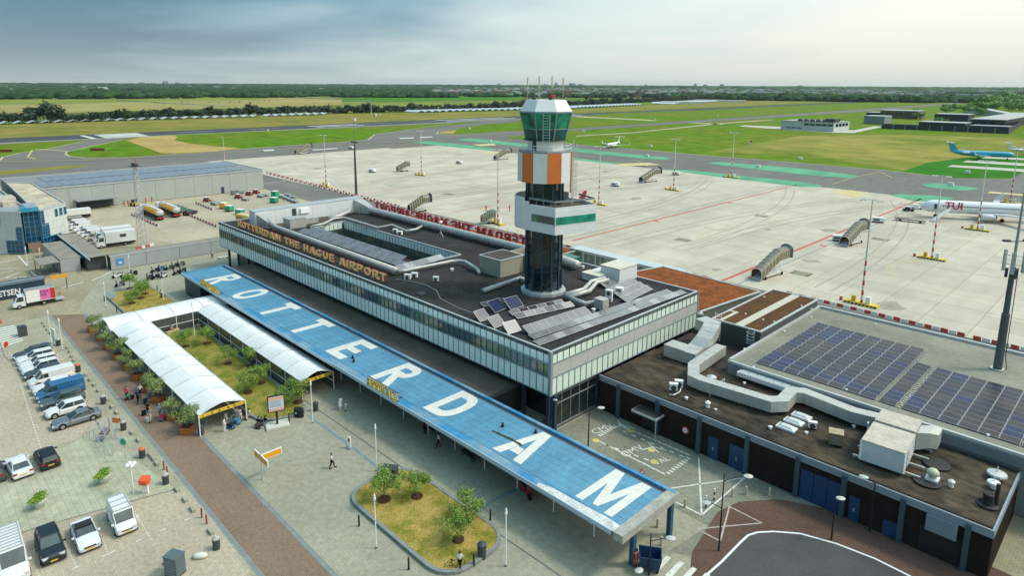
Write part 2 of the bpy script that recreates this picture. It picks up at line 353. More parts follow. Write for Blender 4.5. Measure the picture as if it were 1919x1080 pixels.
# grass islands between the taxiways
sheet('grass_verge', [(-441,79.3),(-454.3,82.4),(-470,91.5),(-488.7,102.6),(-526,128.4),(-543.1,142.2),(-546.1,168.1),(-545.9,244.2),(-531.6,344.4),(-533.5,444.3),(-539.8,487.8),(-525.5,469.5),(-508.7,423.6),(-486,357.4),(-457,295.9),(-423.7,264.9),(-410.7,254.5),(-409.5,232.4),(-408.7,202.3),(-406.3,174.1),(-399.4,146.1),(-400.6,122.4),(-399.8,100.3),(-412.2,82.5),(-428.8,78)], -.09, grass)
sheet('dry_verge', [(-517.3,128.8),(-542.4,144.6),(-543.3,167.3),(-528.3,167.1),(-500.3,155.2),(-467.8,153),(-431.7,158.9),(-409.4,165.2),(-401.3,146.8),(-403.7,123.4),(-410.8,119.9),(-471.4,125.2)], -.08, straw)
sheet('grass_verge', [(-474.1,-12.6),(-508.4,-13.2),(-533.8,59.8),(-541.4,84.1),(-537.8,105.3),(-529.5,106.1),(-478.9,73.9),(-464.8,61.4),(-452.3,53.8),(-444.5,49.1)], -.09, grass)
sheet('grass_verge', [(-408.1,336.9),(-425.6,338.9),(-438.3,345.6),(-446.2,361.2),(-455.8,376.4),(-494.8,447.2),(-504.3,498.3),(-510,537.7),(-570.6,764),(-550.9,957.1),(-555.7,1384.2),(-558.6,1944.8),(-574.8,2845.1),(-430.5,2185.3),(-406.2,1450.9),(-401.6,1002.7),(-400.8,481.5),(-407,402.2)], -.09, grass)
sheet('dry_verge', [(-427,340),(-438.3,345.6),(-445.6,361.9),(-448.6,374.1),(-416.7,342.9)], -.08, straw)
for P_ in ([(-549,659),(-438.4,661),(-415.2,644.4),(-418.5,638.7),(-533.5,640.3)], [(-336.9,405),(-328.8,473.8),(-349.7,650.8),(-345.3,784.7),(-338.5,772.2),(-340,632.9),(-323.2,465.8),(-331.6,398.6)], [(-375.3,651.2),(-335,646.1),(-334,632.9),(-374.8,639.1)]):
 sheet('path', P_, -.085, mat('perimeter_path', (.42,.38,.24), .9, n=(.02,.15)))
sheet('path', [(-311.2,625.9),(-313.2,643.8),(-269.4,649.8),(-210.3,649),(-218.8,736.1),(-209,728),(-198.1,611.8),(-210.2,602.6),(-256,606.2)], -.08, mat('pale_concrete_path', (.52,.50,.42), .9))
sheet('grass_verge', [(-354.1,-10.8),(-377,-11.1),(-375,40.7),(-377,74.9),(-367.3,72.9),(-357.6,38.6)], -.09, grass_dry)
# pale concrete strips for parked jets on the right
for P_ in ([(-80.7,390.4),(-80.6,400.6),(-37.8,410),(-36.2,394.9)], [(-80.3,420.3),(-80.4,431.5),(-41.3,444.1),(-39.5,426.4)], [(-77.4,452.7),(-77.2,465.6),(-44.4,473.6),(-43.3,463.3)]):
 sheet('path', P_, -.075, mat('pale_concrete_path', (.52,.50,.42), .9))
# apron: joint bed with individual concrete slabs in front, the far slabs as one part
apron = sheet('apron', [(-288.5,126.5),(-346.7,125.6),(-350,142.3),(-349.6,158.5),(-353.7,186.4),(-354.6,227.3),(-370.3,267.5),(-325.4,268.5),(-289.7,272.7),(-251.7,270.2),(-220.7,265.8),(-194.8,272.1),(-170,271.4),(-140.2,267.4),(-103.7,265.4),(-92.3,267.8),(-72.9,268.6),(-62.1,262.1),(-44.9,264.9),(-23.1,269.5),(-3.1,258.9),(1.39,121.3),(-12.57,124.82),(-31.68,123.53),(-55.76,120.8),(-75.17,120.5),(-103.55,122.39),(-143.84,118.41),(-176.17,116.16)], -.055, conc_base)
slab_m = [mat('slab_concrete_a', (.515,.465,.375), .85, n=(.05,.12), n2=(.25,.09), stretch=(1,.35,1)), mat('slab_concrete_b', (.485,.44,.355), .85, n=(.05,.12), n2=(.25,.09), stretch=(1,.35,1)), mat('slab_concrete_c', (.54,.49,.395), .85, n=(.05,.12), n2=(.25,.09), stretch=(1,.35,1))]
slabs = []
for i in range(49):
 for j in range(20):
  x, y = -346.2+7.5*i, 127.0+7.4*j
  if x-y*.0 < -340 and y > 235: continue
  slabs.append((hypot(x, y), x, y, random.randrange(3)))
slabs.sort()
sm = [MB().box(-3.715,3.715,-3.665,3.665,-.05,0).mesh('slab', m_) for m_ in slab_m]
inview = [q for q in slabs if -200 < q[1] or q[2] > 0]
for k, (d_, x, y, c_) in enumerate(slabs[:300]): piece('slab', sm[c_], apron, (x, y, 0))
sb = MB()
for d_, x, y, c_ in slabs[300:]: sb.m = c_; sb.box(x-3.735, x+3.735, y-3.685, y+3.685, -.05, 0)
so_ = sb.build('slab_field', slab_m, apron); so_['kind'] = 'stuff'
# roads by the apron, yard, roads
sheet('service_road', [(-290,106),(30,106),(30,123.2),(-40,123.2),(-175,119),(-290,127)], -.04, mat('service_road_asphalt', (.19,.185,.165), .9, n=(.08,.15), n2=(1,.1)))
sheet('cargo_yard', [(-252,30),(-150,58),(-130,84),(-160,106),(-243,106)], -.035, yardm)
sheet('pavement', [(-300,22),(-95,22),(-95,107),(-300,107)], -.064, mat('yard_base', (.36,.325,.24), .9, n=(.08,.15)))
sheet('pavement', [(-420,-140),(-20,-140),(30,30),(30,106),(-100,106),(-152,84),(-165,58),(-188,34),(-250,34),(-420,34)], -.06, mat('old_paving', (.36,.325,.22), .9, n=(.08,.18), n2=(1.6,.15), brick=(.5,.25,.03,(.7,.7,.65))))
# forecourt: green grey pavers from the brown path to the terminal
sheet('plaza', [(-133,23.2),(-46.5,23.2),(-20,23.2),(-20,38),(-25.2,48),(-26,56),(-27,61.2),(-135,61.2),(-158,58),(-160,34),(-137,24)], -.03, pav_green)
sheet('courtyard', [(-46.5,51),(-25.5,51),(-18.5,61.4),(-46.5,61.4)], -.02, pav_grey)
sheet('pavement', [(-25.5,51),(-26.2,45.5),(-24.6,46.2),(-24.4,52.5),(-22.2,58),(-18.5,60.6),(-6,60.8),(-6,61.4),(-18.5,61.4)], -.016, pav_grey)
sheet('brown_path', [(-133.2,18.8),(-130.2,22.75),(-20,22.75),(-20,18.8)], -.022, pav_brown)
sheet('path_edge', [(-130.2,22.75),(-130.0,23.2),(-20,23.2),(-20,22.75)], -.012, greypave)
sheet('path_edge', [(-133.4,18.35),(-133.2,18.8),(-20,18.8),(-20,18.35)], -.012, greypave)
sheet('brown_path', [(-22.87,43),(-24.76,46.81),(-25.9,53.44),(-25.22,56.38),(-22.69,59.62),(-18.42,61.7),(-11.77,63.82),(-4.02,63.46),(-3,56.19),(-20.14,38.38)], -.012, pav_red)
sheet('road', [(-22.27,44.47),(-22.47,47.05),(-22.56,51.35),(-22.08,53.18),(-21.01,54.66),(-19.22,56.16),(-16.36,57.21),(-13.45,57.64),(-9.4,57.43),(-6.25,52.81),(-22.59,35.84)], -.006, asph_road)
# parking court west of the path
sheet('parking_court', [(-133,-140),(-133,18.35),(-20,18.35),(-20,-140)], -.02, mat('kerbside_pavers', (.40,.385,.29), .9, n=(.2,.18), n2=(2.8,.2), brick=(.3,.15,.02,(.66,.66,.6))))
sheet('parking_bay_paving', [(-121,-60),(-121,6.5),(-116,16.2),(-83.2,16.2),(-83.0,8.6),(-78,8.6),(-78,-60)], -.014, pav_tan)
sheet('parking_bay_paving', [(-69.08,1.61),(-66.61,13.08),(-65.58,17.86),(-60,18.46),(-45.43,17.91),(-37.91,13.78),(-57.06,-6.11)], -.014, pav_tan)
sheet('path', [(-81.57,2.74),(-81.5,8.12),(-82.07,11.65),(-84.44,15.05),(-74.98,15.97),(-67.18,17.1),(-65.32,17.63),(-66.45,13.13),(-68.42,3.78),(-69.51,1.65)], -.008, mat('pale_green_pavers', (.44,.44,.32), .9, n=(.25,.14), n2=(1.2,.14), brick=(.60,.60,.035,(.74,.74,.7))))

# ------------------------------------------------------------------ painted markings, each a flat sheet on its paving
def line(name, pts, wd, z, m, closed=False, dash=None):
 b = MB(); P = pts+([pts[0]] if closed else [])
 for (x0, y0), (x1, y1) in zip(P, P[1:]):
  L = hypot(x1-x0, y1-y0);
  if L < 1e-3: continue
  ux, uy = (x1-x0)/L, (y1-y0)/L; nx, ny = -uy*wd/2, ux*wd/2
  segs = [(0, L)]
  if dash:
   segs = []; s_ = 0
   while s_ < L: segs.append((s_, min(L, s_+dash[0]))); s_ += dash[0]+dash[1]
  for a, c in segs:
   b.poly([(x0+ux*a-nx, y0+uy*a-ny, z), (x0+ux*c-nx, y0+uy*c-ny, z), (x0+ux*c+nx, y0+uy*c+ny, z), (x0+ux*a+nx, y0+uy*a+ny, z)])
 return tag(b.build(name, m), kind='structure')
for P_ in ([(-372,268.8),(-373.4,283.7),(-340.6,285.8),(-301.8,281.8),(-292,272.6),(-320.3,268.8)], [(-368.4,306.7),(-374.8,325.1),(-325.6,321.8),(-268.1,322.6),(-221.1,319.6),(-201.6,320),(-195.3,317),(-193.9,310.7),(-202.7,304.8),(-253.8,305.4),(-308.3,304.8)],
   [(-264.8,279.5),(-232.3,279.7),(-201.3,276.9),(-196.2,274),(-199,269.2),(-222.3,267.7),(-253.8,267.9)], [(-170,271.4),(-168,275.1),(-159.3,278.9),(-109.5,279.6),(-100.1,276.7),(-97.6,271.1),(-104,266.1),(-131.7,266.9)],
   [(-170.5,312.8),(-170.1,319.3),(-166.5,322.7),(-128.4,326.5),(-101.8,320),(-97.6,315.5),(-99.7,307),(-119.3,303.9),(-162.7,309.4)], [(-71.9,308.6),(-71.9,315.1),(-68.1,319.7),(-54.4,316.1),(-53.2,311.4),(-57.1,302.4),(-68.1,303.2)],
   [(-72.7,269.7),(-70.2,275.6),(-61.3,281.2),(-54.4,281.1),(-54.7,267.7),(-63.1,262.2)]):
 sheet('taxiway_marking', P_, -.045 if P_[0][1] > 276 else .012, greenpaint)
line('apron_line', [(-106.79,127.67,0)[:2], (-107,270)], .75, .012, linered)
line('apron_line', [(-109.6,124), (-109.6,270)], .45, .012, mat('drain_line', (.28,.32,.29), .9))
line('apron_line', [(-62.4,123.4), (-62.4,270)], .75, .012, linered)
line('apron_line', [(-59.0,123.4), (-59.0,270)], .4, .012, mat('drain_line', (.28,.32,.29), .9))
for x in (-157.0, -207.5): line('apron_line', [(x,123.4),(x,268)], .35, .012, linered); line('apron_line', [(x-2.6,123.4),(x-2.6,268)], .25, .012, mat('drain_line', (.28,.32,.29), .9))
for y in (140, 168.5, 210): line('apron_line', [(-345,y),(12,y)], .22, .013, mat('worn_joint_line', (.40,.365,.26), .9))
def arcpts(cx_, cy_, r, a0, a1, n=10): return [(cx_+r*cos(radians(lerp(a0,a1,k/n))), cy_+r*sin(radians(lerp(a0,a1,k/n)))) for k in range(n+1)]
for cx_ in (-88, -42, -133, -184):
 for r in (14.2, 14.8, 15.4): line('apron_line', arcpts(cx_+15, 163, r, 130, 215, 9), .16, .014, yelfaint)
 line('apron_line', arcpts(cx_+15, 163, 14.8, 215, 290, 9)+[(cx_+40,149)], .25, .014, yelfaint)
 line('apron_line', [(cx_+6,175),(cx_+6,262)], .22, .014, yelfaint)
def hatch(px, s=1.0):
 x, y = px[0], px[1]
 sheet('drain_cover', [(x-2*s,y-1.6*s),(x+2*s,y-1.6*s),(x+2*s,y+1.6*s),(x-2*s,y+1.6*s)], .013, mat('oil_stain', (.20,.20,.12), .9, n=(.8,.25)))
 for k in (-1, 0, 1): sheet('drain_cover', [(x-1.4*s,y+k*s-.2),(x+1.4*s,y+k*s-.2),(x+1.4*s,y+k*s+.2),(x-1.4*s,y+k*s+.2)], .018, mat('drain_steel', (.35,.34,.25), .8))
for p_ in ((-87.42,149.68,0), (-87.72,196.09,0), (-53.2,140.84,0), (-150.17,140.23,0), (-185.68,150.46,0), (-51.8,188.65,0), (-285.4,151.4,0), (-185.2,244.6,0)): hatch(p_)
# red and white "no entry" blocks and yellow codes near the stands
for p_ in ((-61.02,129.63,0), (-61.7,170.35,0), (-107.72,210.34,0), (-107.58,165.19,0)): sheet('apron_marking', [(p_[0]+1.2,p_[1]-.7),(p_[0]+3.0,p_[1]-.7),(p_[0]+3.0,p_[1]+.7),(p_[0]+1.2,p_[1]+.7)], .014, linered)
for P_ in ([(-200.8,273.9),(-192.3,290.3),(-182.5,287.5),(-192,268.7)], [(-91.8,267.4),(-85.9,271.9),(-78.3,267.2),(-80.2,254.7),(-88.9,259.3)], [(-331.7,290),(-328.1,306.3),(-316.7,298.1),(-319.5,286.3)], [(-48.7,308.6),(-37.4,309.9),(-36.8,305.3),(-48.6,303.1)], [(-290.2,257.9),(-285.2,272.9),(-272,264.6),(-279.3,256.5)]):
 sheet('apron_marking', P_, .015, mat('worn_yellow_codes', (.60,.50,.26), .85, n=(.6,.2)))
random.seed(19)
stain = mat('apron_stain', (.36,.32,.25), .85, n=(.5,.2), n2=(2,.15)); tyre = mat('tyre_track', (.40,.36,.29), .85, n=(.6,.12))
for k in range(34):
 x, y = random.choice((-42,-57,-88,-133,-184,-235,-290))+random.gauss(0,9), random.uniform(130,262); r_ = random.uniform(.7,2.6)
 sheet('oil_stain', [(x+r_*random.uniform(.5,1.2)*cos(a), y+r_*random.uniform(.5,1.5)*sin(a)) for a in [2*pi*q/11 for q in range(11)]], .016+.0004*k, stain)
for k in range(16):
 x, y0 = random.choice((-42,-70,-88,-120,-133,-160,-184,-235))+random.gauss(0,7), random.uniform(128,150)
 P_ = [(x+random.uniform(10,45)*(q/9)**2.2*random.choice((1,)), y0+(258-y0)*q/9) for q in range(10)]; s_ = random.choice((-1,1)); P_ = [(x+(p[0]-x)*s_*.0+s_*22*(i/9)**2.4, p[1]) for i, p in enumerate(P_)]
 line('tyre_track', P_, .38, .030+.0006*k, tyre); line('tyre_track', [(a+3.2, c) for a, c in P_], .38, .0303+.0006*k, tyre)
line('taxiway_line', [(-428.9,34.1,0)[:2],(-398,79.3,0)[:2],(-393.2,120.1,0)[:2],(-387.3,172.4,0)[:2],(-387.8,244.4,0)[:2],(-382.4,290.6,0)[:2]], .7, -.06, lineyel)
line('taxiway_line', [(-479.2,68.6,0)[:2],(-454.7,63.9,0)[:2],(-435.7,60.1,0)[:2],(-420.9,61.2,0)[:2]], .8, -.06, lineyel)
line('taxiway_line', [(-485.7,71.2,0)[:2],(-458.3,82.6,0)[:2]], 1.6, -.06, mat('pale_line', (.55,.50,.33), .9))
for P_ in ([(-420.4,33.4),(-427,47),(-444.6,50.2),(-463.8,60.2),(-477,73.6),(-527.1,105.6)], [(-522.6,127.5),(-485.8,101.9),(-467.3,91),(-454.9,81.7),(-438.2,78),(-425.7,77.4),(-409.2,81.9),(-396.9,99.6),(-397.6,121.5),(-403.6,172.9),(-405.9,200.8),(-407.9,235.6),(-410.2,258.6),(-450.6,290.2),(-483.2,349.5),(-528,436.1)], [(-401.8,397.1),(-404.2,333.7),(-425.2,333),(-445.9,351.5)], [(-286.2,344.2),(-239.1,345.9),(-197.4,345.7),(-138.1,350.6),(-94.9,350),(-77.5,345.1)]):
 line('taxiway_edge_line', P_, .9, -.065, mat('pale_line', (.55,.50,.33), .9, n=(.1,.15)))
line('taxiway_line', [(-168.7,274.4,0)[:2],(-183.3,276.8,0)[:2],(-192.9,286.2,0)[:2],(-204.2,295.4,0)[:2]], .35, -.05, lineyel)
line('taxiway_line', [(-97.9,283.4,0)[:2],(-99.3,312.4,0)[:2],(-97.1,341.7,0)[:2],(-86.9,323.4,0)[:2]], .35, -.05, lineyel)
# runway paint
rw = mat('runway_white', (.62,.62,.58), .85, n=(.1,.12))
sheet('runway_marking', [(-592.5,125.2),(-592.8,155.6),(-547.1,153.2),(-546.5,123.4)], -.085, mat('blast_pad', (.46,.47,.43), .9, n=(.06,.1)))
sheet('runway_marking', [(-589.7,115.1),(-588.6,118.1),(-547,118.4),(-546.5,114.6)], -.08, rw)
sheet('runway_marking', [(-576.3,125),(-579,153.8),(-573.4,153.4),(-571.5,125)], -.075, rw)
for x, y0, y1 in ((-580,300,352),(-564,300,352),(-582,455,560),(-562,455,560),(-576,640,690),(-566,640,690)):
 sheet('runway_marking', [(x-2.6,y0),(x+2.6,y0),(x+2.6,y1),(x-2.6,y1)], -.08, rw)
for k in range(30): sheet('runway_marking', [(-573.5,180+60*k),(-572.5,180+60*k),(-572.5,210+60*k),(-573.5,210+60*k)], -.082, rw)
for P_ in ([(-410.2,285.7),(-407.7,297.1),(-400.1,292.1),(-402.9,281.5)], [(-407.2,302.3),(-405,312.9),(-398.9,308.8),(-400.4,297.8)], [(-390.5,171.2),(-389.4,177.5),(-381,174.6),(-382.1,168.5)], [(-372.2,194.5),(-371.2,211.2),(-366.7,208.9),(-366.9,192.4)]):
 sheet('taxiway_marking', P_, -.06, rw)
# apron edge road lines
line('road_line', [(-100,119.5),(20,119.5)], .15, -.02, linewhite, dash=(1.5,1.5))
line('road_line', [(-62,113.5),(20,113.5)], .15, -.02, linewhite, dash=(1.5,1.5))
line('road_line', [(-62,121.5),(20,121.5)], .25, -.02, mat('faded_red_line', (.42,.20,.15), .9))
line('road_line', [(-256.3,112.3,0)[:2], (-257.7,121.9,0)[:2]], .4, -.02, linewhite)
# plaza lines
line('guide_line', [(-69.87,34.15),(-59.92,34.33),(-51.78,34.1)], .28, -.018, bluefaint)
line('guide_line', [(-41.52,36.26),(-41.99,38.88),(-41.64,42.21)], .28, -.018, bluefaint)
line('gutter', [(-79,35.6),(-30,36.4)], .16, -.018, mat('gutter_stone', (.13,.14,.13), .8))
# court markings: hatched delivery box, cross lines
blk = MB(); ybl = MB()
def dashline(p0, p1, nblk, b=blk, wd=.2, ln=.55, z=-.012):
 for k in range(nblk):
  t = (k+.5)/nblk; x = lerp(p0[0],p1[0],t); y = lerp(p0[1],p1[1],t); a = atan2(p1[1]-p0[1], p1[0]-p0[0])
  ux, uy = cos(a), sin(a)
  b.poly([(x+ux*sx_*ln/2-uy*sy_*wd/2, y+uy*sx_*ln/2+ux*sy_*wd/2, z) for sx_, sy_ in ((-1,-1),(1,-1),(1,1),(-1,1))])
dashline((-42.41,59.93,0), (-32.82,60.18,0), 14); dashline((-32.6,59.81,0), (-32.64,55.31,0), 9, ln=.22, wd=.5); dashline((-42.27,59.54,0), (-42.23,56.1,0), 8, ln=.22, wd=.5)
dashline((-41.74,55.28,0), (-32.7,55.11,0), 15); dashline((-41.37,59.06,0), (-32.69,59.41,0), 7); dashline((-40.9,55.18,0), (-33.94,56.34,0), 6)
bm = tag(blk.build('loading_bay_marking', linewhite), kind='structure')
def ground_text(s, p, size, rz, m, name='road_lettering'):
 o = bpy.data.objects.new(name, text_mesh(s, size, m, 0, -.004)); COL.objects.link(o); o.location = (p[0], p[1], -.010); o.rotation_euler = (0,0,rz); return tag(o, kind='structure')
for p_, q_ in (((-42.75,56.06,0), (-42.25,58.67,0)), ((-37.48,54.7,0), (-37.08,57.26,0))):
 # car outline with the letters KMAR-like sketch: C, MV and a bent arrow laid in white blocks
 a = atan2(q_[1]-p_[1], q_[0]-p_[0])
 ground_text('CMV', p_, 1.5, a, linewhite)
 line('road_arrow', [(q_[0],q_[1]),(q_[0]+.5,q_[1]+1.5),(q_[0]+2.0,q_[1]+1.9)], .15, -.011, linewhite)
 line('road_arrow', [(q_[0]-.6,q_[1]+1.9),(q_[0]+1.6,q_[1]+.9)], .15, -.0105, linewhite)
ground_text('AL', (-34.11,56.6,0), 1.15, radians(75), linewhite)
for p_ in ((-40.4,59.72,0), (-36.34,58.03,0), (-41.87,55.14,0), (-34.84,56.28,0)):
 sheet('road_marking', [(p_[0]+.45*cos(t*pi/3+.3), p_[1]+.45*sin(t*pi/3+.3)) for t in range(6)], -.009, lineyel)
for L_ in ([(-31.88,60.41),(-26.76,51.98)], [(-31.05,53.39),(-26.72,60.54)], [(-26.7,60.49),(-26.72,51.91)], [(-26.72,51.91),(-29.52,51.89)]):
 line('road_line', L_, .17, -.010+.0007*len(L_), linewhite)
for k, L_ in enumerate(([(-25.51,55),(-22.24,54.92)],[(-25.51,55),(-23.75,49.91)],[(-22.24,54.92),(-26.02,49.81)],[(-26.02,49.81),(-23.81,49.84)])):
 line('road_line', L_, .15, -.008+.0006*k, mat('worn_white_line', (.45,.40,.36), .9, n=(2,.3)))
line('road_edge_line', [(-22.48,45.28),(-22.37,47.52),(-22.39,51.03),(-22.35,52.38),(-21.93,53.39),(-20.97,54.55),(-19.16,56.02),(-16.38,57),(-13.39,57.43),(-10.91,57.31),(-8.57,57.07)], .2, -.001, white)
for k in range(5):
 P_ = [(-26.04,44.82),(-25.62,44.87),(-25.47,42.51),(-25.99,42.5)]; dx_, dy_ = 1.18*k, -.15*k
 sheet('zebra_stripe', [(x+dx_*.95, y+dx_*.16) for x, y in P_], -.004, linewhite)
for k in range(9):
 t = k/9; u = t+.055
 q0 = [lerp((-132.06,7.31,0)[i], (-118.9,6.12,0)[i], t) for i in (0,1)]; q1 = [lerp((-131.59,13.32,0)[i], (-122.1,13.26,0)[i], t) for i in (0,1)]
 r0 = [lerp((-132.06,7.31,0)[i], (-118.9,6.12,0)[i], u) for i in (0,1)]; r1 = [lerp((-131.59,13.32,0)[i], (-122.1,13.26,0)[i], u) for i in (0,1)]
 sheet('zebra_stripe', [tuple(q0), tuple(q1), tuple(r1), tuple(r0)], -.004, linewhite)
for L_ in ([(-186.22,21.37),(-173.68,21.37)], [(-168.17,21.11),(-162.04,21.29)], [(-181.62,17.41),(-182.26,20.73)], [(-178.26,21.65),(-176.89,24.43)], [(-171.18,16.15),(-171.3,18.38)], [(-166.1,16.43),(-163.27,21.11)], [(-165.45,15.47),(-168.81,19.25)], [(-175.21,16.64),(-173.2,19.39)], [(-150.14,23.33),(-151.61,27.45)], [(-151.76,28.9),(-156.34,33.68)], [(-168.57,23.08),(-167.47,24.25)]):
 line('parking_line', L_, .35, -.012, linewhite)
for x0 in range(12):   # white blocks between the parking bays
 x = -117.0+x0*2.72
 line('parking_line', [(x,11.6),(x,16.0)], .12, -.006, linewhite, dash=(.12,.34)) if x0 != 11 else None
line('parking_line', [(-117.5,11.0),(-83.0,9.2)], .14, -.006, linewhite, dash=(.3,.5))
for L_ in ([(-64.23,13.47),(-59.54,13.43)], [(-62.09,10.37),(-59.41,10.16)], [(-64.39,7.78),(-59.69,7.86)], [(-64.57,5.35),(-60.2,5.41)], [(-83.48,7.84),(-78.95,7.91)], [(-84.12,5.67),(-79.94,5.79)]):
 line('parking_line', L_, .13, -.006, linewhite, dash=(.13,.22))
line('parking_line', [(-59.67,16.89),(-59.58,10.08),(-59.64,6.6)], .12, -.006, linewhite, dash=(.45,1.6))
line('kerb_edge', [(-68.73,1.58),(-67.91,6.05),(-66.36,13.11),(-65.22,17.6)], .16, -.003, mat('kerb_stone', (.20,.19,.16), .9))
line('kerb_edge', [(-124.14,10.49),(-117.15,10.15),(-114.51,10.45),(-115.28,13.26)], .13, -.003, mat('kerb_stone', (.20,.19,.16), .9))
line('kerb_edge', [(-96.29,15.44),(-84.4,15.09)], .16, -.003, mat('kerb_stone', (.20,.19,.16), .9))

# ------------------------------------------------------------------ building materials
opal = mat('opal_glass_panel', (.86,.94,.85), .3, spec=.6, n=(.35,.10))  # base colour lightened to make up for the shade on the front
opal_sunlit = mat('opal_glass_panel_sunlit_side', (.70,.80,.70), .25, spec=.6, n=(.35,.10))  # same glass, separate base tone for the sunlit short side
frame_m = mat('facade_frame', (.10,.125,.135), .45)
corrug = mat('corrugated_metal', (.52,.53,.49), .45, metal=.15, n=(.8,.06), wave=('Y', 2.2, .12))
ribbed = mat('ribbed_metal', (.46,.49,.50), .5, metal=.1, wave=('X', 2.2, .07))
bitumen = mat('bitumen_roof', (.046,.044,.043), .9, n=(.22,.30), n2=(2.0,.25))
bit_brown = mat('weathered_bitumen', (.092,.072,.050), .92, n=(.24,.30), col2=(.042,.038,.031), n2=(1.1,.45), stretch=(.7,1.1,1))
bit_low = mat('walkway_bitumen', (.095,.082,.070), .92, n=(.25,.2), n2=(2.6,.2))
winglass = mat('window_glass', (.035,.060,.040), .06, spec=1.0, n=(.25,.6))
darkglass = mat('dark_glass', (.012,.020,.022), .06, spec=.8)
greeng = mat('green_tinted_glass', (.01,.12,.075), .06, spec=1.0, n=(.9,.6))
tealg = mat('teal_glass', (.012,.07,.085), .06, spec=1.0, n=(.6,.5))
coping = mat('coping_metal', (.50,.53,.53), .45, metal=.2, n=(.9,.1))
brickw = mat('dark_brick_wall', (.030,.023,.019), .9, n=(.5,.25), brick=(.22,.08,.008,(.7,.7,.7)))
duct_m = mat('duct_metal', (.47,.475,.44), .45, metal=.25, n=(.9,.12), n2=(5,.06))
white_cl = mat('white_cladding', (.70,.73,.73), .5, n=(.6,.06), wave=('Y', 1.1, .04))
canopy_b = mat('canopy_blue', (.095,.27,.405), .6, n=(.3,.15), n2=(2.4,.12), stretch=(1.6,.45,1))
canopy_b2 = mat('canopy_blue_faded', (.105,.285,.415), .6, n=(.3,.15), n2=(2.4,.12), stretch=(1.6,.45,1))
canopy_dirty = mat('canopy_blue_stained', (.04,.235,.45), .5, n=(.26,.2), col2=(.22,.34,.40), n2=(1.2,.16))
letter_w = mat('roof_letter_white', (.70,.685,.62), .6, n=(1.2,.10), n2=(4,.07))
sol_dark = mat('solar_cell_dark', (.032,.034,.052), .25, spec=.3, n=(.5,.35), wave=('X', 1.5, .16))
sol_blue = mat('solar_cell_blue', (.020,.030,.085), .25, spec=.3, n=(.5,.3), wave=('X', 1.5, .16))
sol_brown = mat('solar_cell_brown', (.050,.045,.052), .25, spec=.3, n=(.5,.3), wave=('X', 1.5, .16))
sol_grey = mat('solar_cell_grey', (.19,.185,.19), .15, spec=.8, n=(.6,.2))
sol_silver = mat('solar_cell_pale', (.34,.33,.33), .18, spec=.8, n=(.6,.15))
alu = mat('aluminium_frame', (.55,.55,.55), .4, metal=.4)
sedum = mat('red_sedum_roof', (.27,.085,.028), .95, n=(.5,.3), col2=(.16,.06,.025), n2=(3.5,.45), bump=.8)

def panel_mesh(wd, hg, th, mats_, fr=.02):
 """glass panel in a dark frame, standing in the XZ plane, front face at y=0 looking to -Y"""
 b = MB(); b.box(fr, wd-fr, .02, th, fr, hg-fr)
 return b.mesh('facade_panel', mats_)

# ------------------------------------------------------------------ terminal
X0, X1, Y0, Y1 = -144.2, -46.5, 52.35, 84.7
term = thing('terminal_building', 'long two storey airport terminal with rows of pale green glass panels behind the blue canopy', 'terminal building', (X1, Y0, 0))
def tb(name, b, m, **k): return b.build(name, m, term, world=True, **k)
CX0, CX1, CY0, CY1 = -126.7, -87.0, 64.9, 72.9      # the sunken court
b = MB(); g_ = .16
b.box(X0+g_, X1-g_, Y0+g_, CY0-g_, 4.9, 9.8); b.box(X0+g_, X1-g_, CY1+g_, Y1-g_, 4.9, 9.8)
b.box(X0+g_, CX0-g_, CY0-g_, CY1+g_, 4.9, 9.8); b.box(CX1+g_, X1-g_, CY0-g_, CY1+g_, 4.9, 9.8)
tb('wall', b, frame_m)
b = MB(); b.box(X0+.2, X1-.2, Y0+.2, CY0-.2, 9.801, 9.9); b.box(X0+.2, X1-.2, CY1+.2, Y1-.2, 9.801, 9.9)
b.box(X0+.2, CX0-.2, CY0-.2, CY1+.2, 9.801, 9.9); b.box(CX1+.2, X1-.2, CY0-.2, CY1+.2, 9.801, 9.9)
tb('roof', b, bitumen)
b = MB()
for x0, x1, y0, y1 in ((X0,X1,Y0,Y0+.28),(X0,X1,Y1-.28,Y1),(X0,X0+.28,Y0+.28,Y1-.28),(X1-.28,X1,Y0+.28,Y1-.28),(CX0,CX1,CY1,CY1+.25),(CX0-.25,CX0,CY0,CY1+.25),(CX1,CX1+.25,CY0,CY1+.25)):
 b.box(x0, x1, y0, y1, 9.6 if x1-x0 > .5 or y1-y0 > .5 else 9.6, 10.12)
tb('coping', b, coping)
b = MB(); b.box(CX0, CX1, CY0, CY1, 5.6, 6.2); tb('court_roof', b, bitumen)
b = MB(); b.box(X0+.1, X1-.1, Y0+.1, Y1-.1, 4.62, 4.88); tb('soffit', b, mat('dark_soffit', (.03,.035,.035), .8))
